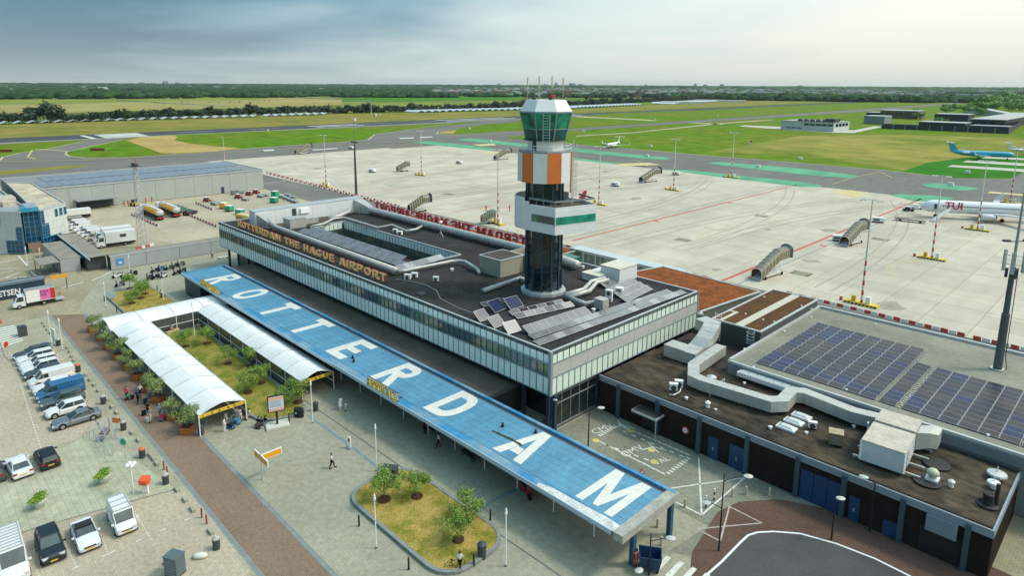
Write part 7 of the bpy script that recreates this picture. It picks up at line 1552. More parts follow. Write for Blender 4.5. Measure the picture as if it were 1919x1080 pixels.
def pink_art(t, h2, w2, H):
 pk = mat('livery_pink', (.75,.16,.42), .5);
 MB().box(-h2+.0,-h2+2.3,w2+.001,w2+.01,.95,H-.1).build('livery_panel', pk, t); MB().box(-h2,-h2+.7,w2+.011,w2+.018,.95,H-.1).build('livery_stripe', redp, t)
 MB().box(-h2+.0,h2-2.1,-w2,w2,H+.001,H+.03).build('roof_sheet', midgrey, t)
 for k, s_ in enumerate(('Care','Full')):
  o = bpy.data.objects.new('lettering', text_mesh(s_, .78, mat('livery_purple', (.16,.01,.14), .5), .004, .02)); COL.objects.link(o); o.parent = t; o.location = (-h2+2.25, w2+.02, H-.75-.62*k); o.rotation_euler = (pi/2,0,pi); o.scale = (.85,.85,1)
 MB().box(-h2-1.5,-h2-.05,-w2*.9,w2*.9,.42,.50).build('tail_lift', alu, t); MB().box(-h2-.05,-h2,-w2,w2,.5,H).build('rear_frame', galv, t)
box_truck('white delivery truck with pink Care Full side and lowered tail lift', (-141.6,17.58,0)[:2]+(0,), -pi/2, 6.4, 3.05, 2.05, white, art=pink_art)
# tail lift faces +Y, side with lettering faces +X
def tanker(label, p, rz):
 t = thing('fuel_truck', label, 'fuel truck', p, rz, 'fuel trucks in the yard');
 rr_ = []
 for x, k in ((-8.6,.7),(-8.2,.96),(-3,1),(2.5,1),(5.2,1),(5.6,.75)): rr_.append([(x, 1.2*k*cos(a)*1.0, 2.25+.95*k*sin(a)) for a in [2*pi*i/12 for i in range(12)]])
 MB().loft(rr_).build('tank', mat('tank_grey_white', (.50,.54,.56), .35, n=(.6,.12)), t, smooth=True)
 MB().loft([[(x, 1.23*cos(a), 2.28+.97*sin(a)) for a in [radians(v) for v in (-30,-5,20,45,72)]]+[(x, 1.18*cos(a), 2.26+.93*sin(a)) for a in [radians(v) for v in (72,45,20,-5,-30)]] for x in (-8.2,2.6)]).build('stripe', mat('tank_yellow', (.78,.40,.01), .4), t)
 MB().loft([[(x, 1.23*cos(a), 2.28+.97*sin(a)) for a in [radians(v) for v in (210,185,160,135,108)]]+[(x, 1.18*cos(a), 2.26+.93*sin(a)) for a in [radians(v) for v in (108,135,160,185,210)]] for x in (-8.2,2.6)]).build('stripe', mat('tank_yellow', (.78,.40,.01), .4), t)
 MB().box(-8.4,.8,-.5,.5,3.12,3.3).build('walkway', mat('tank_top', (.62,.62,.58), .5), t); MB().box(-8.7,-8.4,-1.1,1.1,.75,1.0).build('bumper', redp, t)
 MB().box(-8.4,8.6,-.9,.9,.6,1.25).build('chassis', trimm, t); MB().loft([[(6.4,-1.15,.5),(6.4,1.15,.5),(6.4,1.1,2.8),(6.4,-1.1,2.8)],[(8.0,-1.15,.5),(8.0,1.15,.5),(8.0,1.1,2.7),(8.0,-1.1,2.7)],[(8.6,-1.1,.5),(8.6,1.1,.5),(8.4,1.05,1.9),(8.4,-1.05,1.9)]]).build('cab', white, t)
 MB().add([(8.45,-1.0,1.7),(8.45,1.0,1.7),(8.08,1.0,2.6),(8.08,-1.0,2.6)],[(0,1,2,3)]).build('windscreen', carglass, t)
 for x in (-7.2,-6,-4.8,4.2,7.3):
  for s_ in (-1,1): w_ = piece('wheel', whl, t, (x,s_*1.0,.5), sc=(1.5,1.5,1.5)); piece('rim', rimd, w_)
tanker('yellow and white fuel truck nearer the office side, left of the pair', (-214.6,58.3,0), pi); tanker('yellow and white fuel truck on the right of the pair', (-216,63.4,0), pi)
bw = mat('catering_box_white', (.72,.73,.72), .5, n=(.6,.04))
def cater_art(t, h2, w2, H):
 for x in (-2.2,): MB().box(x,x+1.4,-w2-.02,-w2,2.2,3.0).build('side_window', carglass, t); MB().box(x,x+1.4,w2,w2+.02,2.2,3.0).build('side_window', carglass, t)
 MB().box(-h2-.02,-h2,-.7,.7,2.1,2.9).build('rear_window', carglass, t)
box_truck('white high box catering truck nearest the low grey building', (-181.5,40.6,0), radians(-93), 8.6, 3.7, 2.5, bw, art=cater_art, boxz=1.0)
box_truck('second white catering truck parked behind the nearest one', (-187.0,41.2,0), radians(-93), 8.6, 3.7, 2.5, bw, art=cater_art, boxz=1.0)
box_truck('white flatbed box truck farthest in the yard corner', (-226,40.5,0), radians(-90), 8.4, 3.0, 2.4, bw, boxz=1.3)
for k, (x, kd, m_, lab) in enumerate(((-191.8,'van',paint('cream',(.52,.50,.38)),'cream van in the line of white service vans'), (-196.3,'van',P_w,'white service van next to the cream van'), (-200.6,'van',P_w,'white service van with red tail beside the low building'), (-205.0,'suv',P_w,'white small car in the service van line'), (-209.4,'van',P_w,'white van in the middle of the service line'), (-214.0,'van',P_w,'white van far along the service line'), (-218.8,'van',paint('grey_beige',(.30,.30,.26)),'beige grey van far along the service line'))):
 car(lab, m_, (x, 38.6, 0), radians(-92), kd, 5.0, 1.95, 2.0 if kd == 'van' else 1.6, cat='van' if kd == 'van' else 'car', name='parked_van' if kd == 'van' else 'parked_car')
car('silver car beside the fuel trucks', P_g, (-222.1,68,0), radians(120), 'hatch'); car('green service car between silver and black cars', paint('green',(.03,.25,.15)), (-215.88,68.04,0), radians(120), 'hatch', 3.6); car('black car beside the fuel trucks', P_k, (-210.06,67.99,0), radians(120), 'suv', 4.7, 1.85, 1.6)
car('silver car at the hangar wall', P_g, (-237.8,93.8,0), radians(95), 'hatch', 4.5)
# bus
t = thing('bus', 'yellow airport bus partly hidden behind the terminal corner', 'bus', (-180.5,74.5,0), radians(8)); MB().box(-6,6,-1.3,1.3,.35,2.9).build('body', mat('bus_yellow', (.78,.45,.03), .4), t); MB().box(-5.9,5.9,-1.2,1.2,2.91,3.1).build('roof', mat('bus_roof', (.62,.50,.25), .6, n=(1,.15)), t)
for k in range(6):
 for s_ in (-1.31, 1.27): MB().box(-5.6+1.9*k,-4.0+1.9*k,s_,s_+.04,1.3,2.5).build('window', carglass, t)
MB().box(6.0,6.04,-1.1,1.1,1.2,2.7).build('windscreen', carglass, t)
for x in (-4,3.8):
 for s_ in (-1.2,1.2): piece('wheel', whl, t, (x,s_,.45), sc=(1.35,1.35,1.35))
def cart(p, rz, label, m_, cab=True, L=2.6, H=1.5, name='baggage_tug', cat='baggage tug', group=None):
 t = thing(name, label, cat, p, rz, group); MB().box(-L/2,L/2,-.7,.7,.3,.75).build('body', m_, t)
 if cab: MB().box(-L*.3,L*.1,-.62,.62,.76,H).build('cab', m_, t); MB().box(L*.1,L*.12,-.55,.55,.85,H-.1).build('windscreen', carglass, t); MB().box(-L*.34,L*.16,-.7,.7,H,H+.07).build('roof', white, t)
 else: MB().box(-L/2+.1,L/2-.1,-.6,.6,.76,.85).build('deck', alu, t)
 for x in (-L*.32,L*.32):
  for s_ in (-.62,.62): piece('wheel', whl, t, (x,s_,.28), sc=(.8,.8,.8))
 return t
darkred = mat('tug_dark_red', (.25,.02,.03), .5)
for p_, lab in (((-229.5,80,0),'dark red baggage tug nearest the barrier row'), ((-228.6,90.4,0),'dark red tug left of the parked cargo carts'), ((-232.6,95.9,0),'dark red tug in the middle near the hangar corner'), ((-234.4,99.3,0),'dark red tug closest to the hangar corner')): cart(p_, radians(20), lab, darkred)
for p_ in ((-221.6,79.6,0), (-222.7,90.4,0), (-225.4,97.1,0), (-226.4,99.3,0), (-219.11,102.29,0), (-215.14,101.76,0), (-211.15,101.38,0), (-207.39,100.88,0), (-221,105.2,0), (-215.67,104.4,0), (-224.5,80.8,0)): cart(p_, radians(15), 'flat grey baggage cart parked in the yard', midgrey, False, 2.6, name='baggage_cart', cat='baggage cart', group='flat baggage carts in the yard')
for p_, lab, m_, H in (((-219.85,99.87,0),'tall green ground power container',greenp,2.6), ((-212.04,95.85,0),'lower green ground power container in front of the tall one',greenp,1.8), ((-207.13,78.78,0),'green covered dolly beside the yellow one',greenp,1.8), ((-212.81,79.3,0),'yellow covered dolly above the bus',yellowp,1.9), ((-199.72,79.13,0),'small green unit with white top behind the bus',greenp,1.6)):
 t = thing('ground_unit', lab, 'ground unit', p_, .4); MB().box(-1.1,1.1,-.9,.9,.35,H).build('body', m_, t); MB().box(-1.12,1.12,-.92,.92,H,H+.08).build('lid', white, t); MB().box(-1.0,1.0,-.95,.95,.1,.35).build('chassis', trimm, t)
for p_, lab in (((-256.4,163.3,0),'low white ground power unit left of the stairs'), ((-254.8,214,0),'low white ground power unit right of the second mast'), ((-155.49,211.96,0),'small white ground power unit beside the tower'), ((-156.9,259.4,0),'white ground power unit behind the red striped mast'), ((-59.53,212.3,0),'white service cube left of the belt loader'), ((-58.75,178.6,0),'white service cube beside the boarding stairs'), ((-359.4,214.1,0),'white unit at the edge of the apron beside the tall mast')):
 t = thing('ground_power_unit', lab, 'ground power unit', p_, .3); MB().box(-1.6,1.6,-.9,.9,.45,1.6).build('body', white, t); MB().box(-1.5,1.5,-.85,.85,.1,.45).build('chassis', trimm, t); MB().box(-1.2,.4,-.93,-.9,.7,1.2).build('vent', darkgrey, t)
cart((-58.5,239.1,0), .3, 'dark baggage tug in front of the white airliner nose', black, L=3.2); cart((-57.7,245.4,0), .3, 'white airport car beside the dark tug under the airliner nose', white, L=3.4)
t = thing('belt_loader', 'long low belt loader with tan conveyor in front of the airliner', 'belt loader', (-53.1,220.4,0), .15); MB().box(-4,4,-.9,.9,.5,.75).build('chassis', midgrey, t); MB().obox((0,0,1.2),(8.5,.8,.2),0,0,-.07).build('conveyor', mat('conveyor_tan', (.40,.33,.20), .8), t)
for x in (-2.6,2.6):
 for s_ in (-.8,.8): piece('wheel', whl, t, (x,s_,.33))
t = thing('yellow_vehicle', 'yellow loader beside the lattice mast in the yard', 'loader', (-237.3,59.8,0), .4); MB().box(-1.5,1.5,-.8,.8,.5,1.2).build('body', yellowp, t); MB().box(-.8,.5,-.7,.7,1.2,2.2).build('cab', carglass, t)
for x in (-.9,.9):
 for s_ in (-.8,.8): piece('wheel', whl, t, (x,s_,.4), sc=(1.3,1.3,1.3))
# scooters and motorbikes
def moto(p, rz, label, m_, group='scooters parked by the yard wall', s_=1.0):
 t = thing('motor_scooter', label, 'motor scooter', p, rz, group); t.scale = (s_,)*3
 for x in (-.62,.66): piece('wheel', whl, t, (x,0,.28), sc=(.82,.6,.82))
 MB().loft([[(-.8,-.12,.55),(-.8,.12,.55),(-.8,.10,.75),(-.8,-.10,.75)],[(-.3,-.2,.35),(-.3,.2,.35),(-.3,.17,.78),(-.3,-.17,.78)],[(.2,-.14,.28),(.2,.14,.28),(.2,.1,.45),(.2,-.1,.45)],[(.5,-.2,.30),(.5,.2,.30),(.62,.16,.98),(.62,-.16,.98)]]).build('body', m_, t)
 MB().box(-.75,.05,-.15,.15,.76,.86).build('seat', black, t); b = MB(); b.cyl((.6,0,.9),(.55,0,1.05),.03,n=5); b.cyl((.55,-.34,1.08),(.55,.34,1.08),.025,n=5); b.cyl((.6,0,.95),(.7,0,.3),.03,n=5); b.build('handlebar', darkgrey, t)
 MB().loft([[(.62,-.2,.95),(.62,.2,.95),(.64,.2,.97),(.64,-.2,.97)],[(.50,-.15,1.35),(.50,.15,1.35),(.52,.15,1.36),(.52,-.15,1.36)]]).build('windshield', mat('smoke_screen', (.10,.12,.13), .1, spec=.8), t)
cols = [('black',P_k),('dark grey',P_dg),('white',P_w),('blue',bluep),('black and silver',P_g)]
mp = [((-150.28,33.21,0),2,'white and black scooter at the left of the upper row'), ((-149,34.57,0),2,'white scooter beside the first one'), ((-149.64,36.14,0),0,'black scooter behind the tree top'), ((-144.11,37.55,0),1,'tall dark scooter at the left of the middle group'), ((-144.02,38.74,0),0,'small black scooter in the middle group front'), ((-149.14,40.14,0),0,'black scooter in the middle group rear'), ((-149.56,41.48,0),3,'blue covered scooter in the middle group'), ((-143.67,40.23,0),2,'white fronted scooter right of the middle group'), ((-149.22,43.04,0),1,'dark scooter between blue cover and right group'), ((-150.2,44.45,0),0,'black scooter at the rear of the right group'), ((-144.27,42.98,0),0,'black touring scooter close to the canopy corner'), ((-145.14,44.39,0),1,'dark scooter nearest the canopy corner'), ((-150.68,45.82,0),4,'scooter with pink top box at the right end'), ((-143.4,31.99,0),4,'lone grey scooter in front of the others')]
for i, (p_, c_, lab) in enumerate(mp): moto(p_, radians(-70+random.uniform(-20,20)), lab, cols[c_][1], s_=1.1)
moto((-40.35,42.05,0), radians(-20), 'red and blue motorbike parked under the canopy edge', mat('bike_red_blue', (.35,.03,.06), .3), 'motorbikes at the canopy', 1.3); moto((-56.96,42.75,0), radians(30), 'dark scooter in the shade by the dark glass doors', P_k, 'motorbikes at the canopy', .9)
def bicycle(p, rz, label, m_=trimm):
 t = thing('bicycle', label, 'bicycle', p, rz)
 for x in (-.52,.52):
  b = MB(); b.tube([(x+.33*cos(a), 0, .34+.33*sin(a)) for a in [2*pi*i/14 for i in range(15)]], .022, 5, cap=False); w_ = b.build('wheel', rubber, t)
 b = MB(); b.tube([(-.52,0,.34),(-.15,0,.32),(-.25,0,.82)], .025, 5); b.tube([(-.15,0,.32),(.38,0,.78),(-.22,0,.75),(-.52,0,.34)], .025, 5); b.tube([(.52,0,.34),(.36,0,.95)], .025, 5); b.build('frame', m_, t)
 MB().box(-.36,-.12,-.07,.07,.82,.88).build('saddle', black, t); MB().cyl((.35,-.28,.98),(.35,.28,.98),.02,n=5).build('handlebar', galv, t)
bicycle((-37.56,30.63,0), radians(60), 'dark bicycle lying against the kerb of the dry island')
bicycle((-129.14,35.58,0), radians(-60), 'dark bicycle by the lamp post near the rear island')
for k, (p_) in enumerate(((-159.94,16.52,0), (-160.82,18.22,0), (-160.83,19.83,0), (-160.83,21.46,0), (-160.23,22.65,0))): bicycle(p_, radians(90+10*k), 'dark bicycle parked behind the bicycle store, '+('far left','left','middle','right','far right')[k]+' of five')

# ------------------------------------------------------------------ barriers
seg = [MB().loft([[(-.52,-.2,0),(-.52,.2,0),(-.52,.08,.6),(-.52,-.08,.6)],[(.52,-.2,0),(.52,.2,0),(.52,.08,.6),(.52,-.08,.6)]]).mesh('road_barrier', m_) for m_ in (mat('barrier_red', (.50,.07,.05), .6, n=(.5,.2)), mat('barrier_white', (.72,.70,.66), .6, n=(.5,.1)))]
def barrier_row(pts, where, step=1.15, off=0, every=1):
 k = off
 for (p, q) in zip(pts, pts[1:]):
  L = hypot(q[0]-p[0], q[1]-p[1]); n = max(1, int(L/step)); a = atan2(q[1]-p[1], q[0]-p[0])
  for i in range(n):
   t_ = (i+.5)/n; o = bpy.data.objects.new('road_barrier', seg[k % 2]); COL.objects.link(o); o.location = (lerp(p[0],q[0],t_), lerp(p[1],q[1],t_), 0); o.rotation_euler = (0,0,a+random.uniform(-.03,.03))
   tag(o, ('red','white')[k % 2]+' barrier block in the alternating row '+where, 'barrier', 'barrier row '+where); k += 1
barrier_row([(-221.3,54.6),(-211.79,54.82),(-197.68,55.32)], 'left of the fuel trucks'); barrier_row([(-217.93,67.12),(-184.97,66.91)], 'between the cars and the bus'); barrier_row([(-228.9,76.1),(-211.9,75.59)], 'above the yellow dolly'); barrier_row([(-173.47,43.07),(-175.27,47.42)], 'at the foot of the lattice mast')
barrier_row([(-288,127.3),(-176,122.6)], 'along the apron edge behind the hangar', 2.2); barrier_row([(-284,125.9),(-176,121.0)], 'second line behind the hangar', 2.2, 1)
barrier_row([(-172,120.3),(-128,119.8)], 'behind the white plant wall', 1.4); barrier_row([(-172,118.6),(-130,118.0)], 'second line behind the plant wall', 1.4, 1)
barrier_row([(-122,121.4),(-78,121.6)], 'behind the red lettering', 1.15); barrier_row([(-78,121.6),(-64,122.2)], 'behind the glazed gallery', 1.15)
barrier_row([(-49.5,124.3),(-20,123.4)], 'behind the solar hall', 1.15); barrier_row([(-19,123.3),(-8,123.1)], 'at the right end behind the solar hall', 1.15)
cone = MB().lathe([(.24,0),(.24,.04),(.14,.05),(.03,.7)], 8).mesh('traffic_cone', mat('cone_orange', (.65,.10,.05), .6))
for p_, lab in (((-134.65,11.9,0),'white topped cone left of the pink truck'), ((-146.03,22.32,0),'cone beside the tail lift of the pink truck')): o = bpy.data.objects.new('traffic_cone', cone); COL.objects.link(o); o.location = p_; tag(o, lab, 'traffic cone')

# ------------------------------------------------------------------ apron flood light masts
stripe_r, stripe_w = mat('mast_red', (.50,.05,.04), .5), mat('mast_white', (.68,.68,.64), .5)
ybk = mat('kerb_yellow', (.60,.48,.06), .7, n=(1,.2))
def apron_mast(h):
 t = thing('floodlight_mast', '', 'floodlight mast', (0,0,0)); t['group'] = 'red and white floodlight masts on the apron'
 MB().cyl((0,0,h*.42),(0,0,h-.2),.16,.10,n=8).build('pole', mat('mast_pale', (.58,.62,.58), .5), t)
 for k in range(9): MB().cyl((0,0,h*.42*k/9),(0,0,h*.42*(k+1)/9),.24-.008*k,.232-.008*k,n=8,cap=False).build('painted_band', (stripe_r, stripe_w)[k % 2], t)
 MB().box(-1.9,1.9,-.05,.05,h-.25,h-.15).box(-.05,.05,-.8,.8,h-.25,h-.15).build('crossbar', galv, t)
 for x in (-1.7,-1.0,1.0,1.7): MB().obox((x,-.35,h-.3),(.5,.45,.14),0,.2).build('floodlight', mat('flood_grey', (.52,.54,.52), .5), t)
 b = MB(); b.box(-2.9,2.9,-.9,.9,0,.42); k_ = b.build('kerb_base', ybk, t); b = MB()
 for k in range(9): b.add([(-2.8+.64*k,-.92,.0),(-2.5+.64*k,-.92,.0),(-2.3+.64*k,-.92,.42),(-2.6+.64*k,-.92,.42)],[(0,1,2,3)])
 b.build('stripes', black, k_); MB().box(-1.7,-1.0,-.3,.3,.42,1.5).build('yellow_box', yellowp, t); MB().box(.7,1.5,-.35,.35,.42,1.7).build('cabinet', white, t); MB().lathe([(.28,0),(.28,.7)],8,(-3.6,0)).build('drum', stripe_r, t)
 return t
ml = [((-37.21,128.34,0),20,'nearest flood mast, standing at the barrier row behind the solar hall'), ((-36.94,175.45,0),20,'flood mast on a striped base left of the grey antenna mast'), ((-36.5,221.1,0),20,'flood mast in front of the white airliner engine'), ((-38.4,282.3,0),20,'flood mast behind the white airliner at the right'), ((-135.6,270,0),20,'flood mast on the green painted strip'), ((-133.72,219.82,0),20,'flood mast beside the boarding stairs right of the tower'), ((-134.27,174.08,0),20,'flood mast just right of the control tower'), ((-135.07,127.83,0),22,'flood mast behind the rear lettering left of the tower'), ((-232.7,173.5,0),20,'flood mast in the middle of the left apron'), ((-232,126.4,0),20.5,'flood mast at the barrier corner of the left apron'), ((-342.9,129.9,0),13,'flood mast behind the hangar')]
am = apron_mast(20.0); am.location = ml[0][0]; am['label'] = ml[0][2]
for p_, h, lab in ml[1:]: dup(am, p_, random.choice((0,.2,-.2)), lab, None, (1,1,h/20))
t = thing('floodlight_mast', 'dark slim mast with small lights behind the white plant wall', 'floodlight mast', (-207.5,125,0)); MB().cyl((0,0,0),(0,0,18.5),.50,.28,n=8).build('pole', darkgrey, t); MB().cyl((0,0,18.5),(0,0,28),.12,.05,n=6).build('spire', mat('mast_brown', (.16,.12,.09), .6), t)
for x in (-1.8,-.9,.9,1.8): MB().obox((x,0,19.3),(.7,.5,.3)).build('floodlight', darkgrey, t)
MB().box(-2,2,-.08,.08,18.9,19.1).build('crossbar', darkgrey, t); MB().box(.3,1.3,-.3,.3,27,27.8).build('beacon', white, t)
t = thing('lattice_mast', 'grey lattice mast with camera head standing in the yard behind the low building', 'lattice mast', (-174.71,44.83,0), .3)
hL = 20.13; b = MB()
for sx_ in (-1,1):
 for sy_ in (-1,1): b.cyl((.75*sx_,.75*sy_,0),(.28*sx_,.28*sy_,hL),.06,n=4)
nl = 14
for k in range(nl):
 z0_, z1_ = hL*k/nl, hL*(k+1)/nl; r0_, r1_ = lerp(.75,.28,k/nl), lerp(.75,.28,(k+1)/nl); cs_ = [(-1,-1),(1,-1),(1,1),(-1,1)]
 for i in range(4): a, c_ = cs_[i], cs_[(i+1) % 4]; b.cyl((a[0]*r0_,a[1]*r0_,z0_),(c_[0]*r1_,c_[1]*r1_,z1_),.035,n=3); b.cyl((a[0]*r0_,a[1]*r0_,z0_),(c_[0]*r0_,c_[1]*r0_,z0_),.035,n=3)
o = b.build('lattice', galv, t); MB().box(-1.1,1.1,-1.1,1.1,hL,hL+.1).build('platform', darkgrey, t); MB().box(-.9,-.3,-.3,.3,hL+.1,hL+.8).box(.2,.8,-.4,.4,hL+.1,hL+.7).build('equipment', darkgrey, t); MB().cyl((-.9,.9,hL+.1),(-.9,.9,hL+1.6),.07,n=5).build('beacon', redp, t)
# large telecom mast on the hall roof
pB = (-11.76,95.18,6); hM = 22.0
t = thing('telecom_mast', 'thick dark grey telecom mast with antenna panels rising from the hall roof', 'telecom mast', pB); mg = mat('mast_dark_grey', (.085,.10,.11), .6, n=(1.2,.15))
MB().cyl((0,0,0),(0,0,7.2),.47,.42,n=10).cyl((0,0,7.2),(0,0,13.0),.32,.28,n=10).build('pole', mg, t); MB().cyl((0,0,13),(0,0,hM),.17,.10,n=8).build('upper_pole', mat('mast_grey_light', (.30,.31,.30), .6), t); MB().lathe([(.8,0),(.8,.15)], 10).build('foot', galv, t); MB().tube([(.6,-.2,0),(.9,-.3,.5),(.6,-.1,2),(.55,-.1,13)], .05, 5).build('cable', black, t)
for a in (0.6, 2.7, 4.8):
 for dz_ in (0,): MB().obox((1.05*cos(a),1.05*sin(a),13.6),(.18,.42,2.6),a).build('antenna_panel', mat('antenna_pale', (.45,.48,.48), .5), t); MB().obox((.55*cos(a+.5),.55*sin(a+.5),12.2),(.3,.35,1.1),a+.5).build('radio_unit', darkgrey, t)
 MB().cyl((0,0,13.2),(1.0*cos(a),1.0*sin(a),13.2),.05,n=4).cyl((0,0,14.3),(1.0*cos(a),1.0*sin(a),14.3),.05,n=4).build('bracket', galv, t)
for a in (.9, 4.0): MB().obox((1.3*cos(a),1.3*sin(a),16.2),(.75,.45,.22),a).build('floodlight', darkgrey, t); MB().cyl((0,0,16.1),(1.2*cos(a),1.2*sin(a),16.1),.06,n=4).build('arm', darkgrey, t)
# ------------------------------------------------------------------ mobile boarding stairs
tunnel_m = mat('smoked_tunnel_plastic', (.155,.135,.075), .25, spec=.6, n=(1,.2)); frame_p = mat('stairs_frame_pale', (.58,.58,.52), .5)
def stairs(p, rz, label, L=9.0, H=3.4, hood=True):
 t = thing('boarding_stairs', label, 'boarding stairs', p, rz, 'mobile boarding stairs on the apron'); b = MB(); R_ = 1.15; n = 8
 def arch(x, z, r_=R_, h=1.3): return [(x, -r_, z)]+[(x, r_*cos(pi-pi*i/n), z+h+r_*.75*sin(pi*i/n)) for i in range(n+1)]+[(x, r_, z)]
 MB().loft([arch(0,.4), arch(L*.72,H)], cap=False).build('tunnel', tunnel_m, t); MB().loft([arch(L*.72,H), arch(L,H)], cap=False).build('head_tunnel', tunnel_m, t)
 for k in range(7): x = L*.72*k/6; z = lerp(.4,H,k/6); MB().tube(arch(x,z,R_*1.02,1.32), .06, 4).build('hoop', frame_p, t)
 for k in (1,2,3): MB().tube(arch(L*.72+L*.28*k/3,H,R_*1.02,1.32), .06, 4).build('hoop', frame_p, t)
 MB().loft([[(0,-1.0,.2),(0,1.0,.2),(0,1.0,.42),(0,-1.0,.42)],[(L*.72,-1.0,H-.3),(L*.72,1.0,H-.3),(L*.72,1,H),(L*.72,-1,H)],[(L,-1,H-.3),(L,1,H-.3),(L,1,H),(L,-1,H)]]).build('stair_flight', frame_p, t)
 b = MB(); b.box(1.5,L*.85,-.9,.9,.45,.7);
 for s_ in (-.85,.85): b.cyl((L*.8,s_,.6),(L*.62,s_,H-.3),.07,n=5); b.cyl((2.2,s_,.6),(L*.75,s_,H-.3),.07,n=5)
 b.build('undercarriage', frame_p, t)
 for x in (2.0, L*.8):
  for s_ in (-.95,.95): piece('wheel', whl, t, (x,s_,.35))
 if hood: MB().loft([arch(L,H,R_*1.0,1.3), arch(L+.9,H-.1,R_*1.3,1.7)], cap=False).build('hood', darkgrey, t)
 return t
stairs((-57.6,128.6,0), radians(84), 'large brown tunnel boarding stairs nearest the terminal, by the red line', 10.5, 3.5)
stairs((-55.6,173,0), radians(84), 'brown tunnel stairs beside the white service cube, farther out on the apron', 9.5); stairs((-153.6,227,0), radians(80), 'brown tunnel stairs right of the tower near the green strip', 10); stairs((-350,172.5,0), radians(100), 'boarding stairs at the far left edge of the apron', 10)
stairs((-250,172.5,0), radians(75), 'small silver stairs left of the middle flood mast', 6, 2.6, False); stairs((-166.5,119,0), radians(78), 'grey covered stairs behind the rear lettering', 6.5, 3.0); stairs((-254,238,0), radians(85), 'grey covered stairs left of the tower near the taxiway', 10); stairs((-138.5,124.5,0), radians(60), 'white open stairs right of the grey covered ones behind the lettering', 4, 2.0, False)

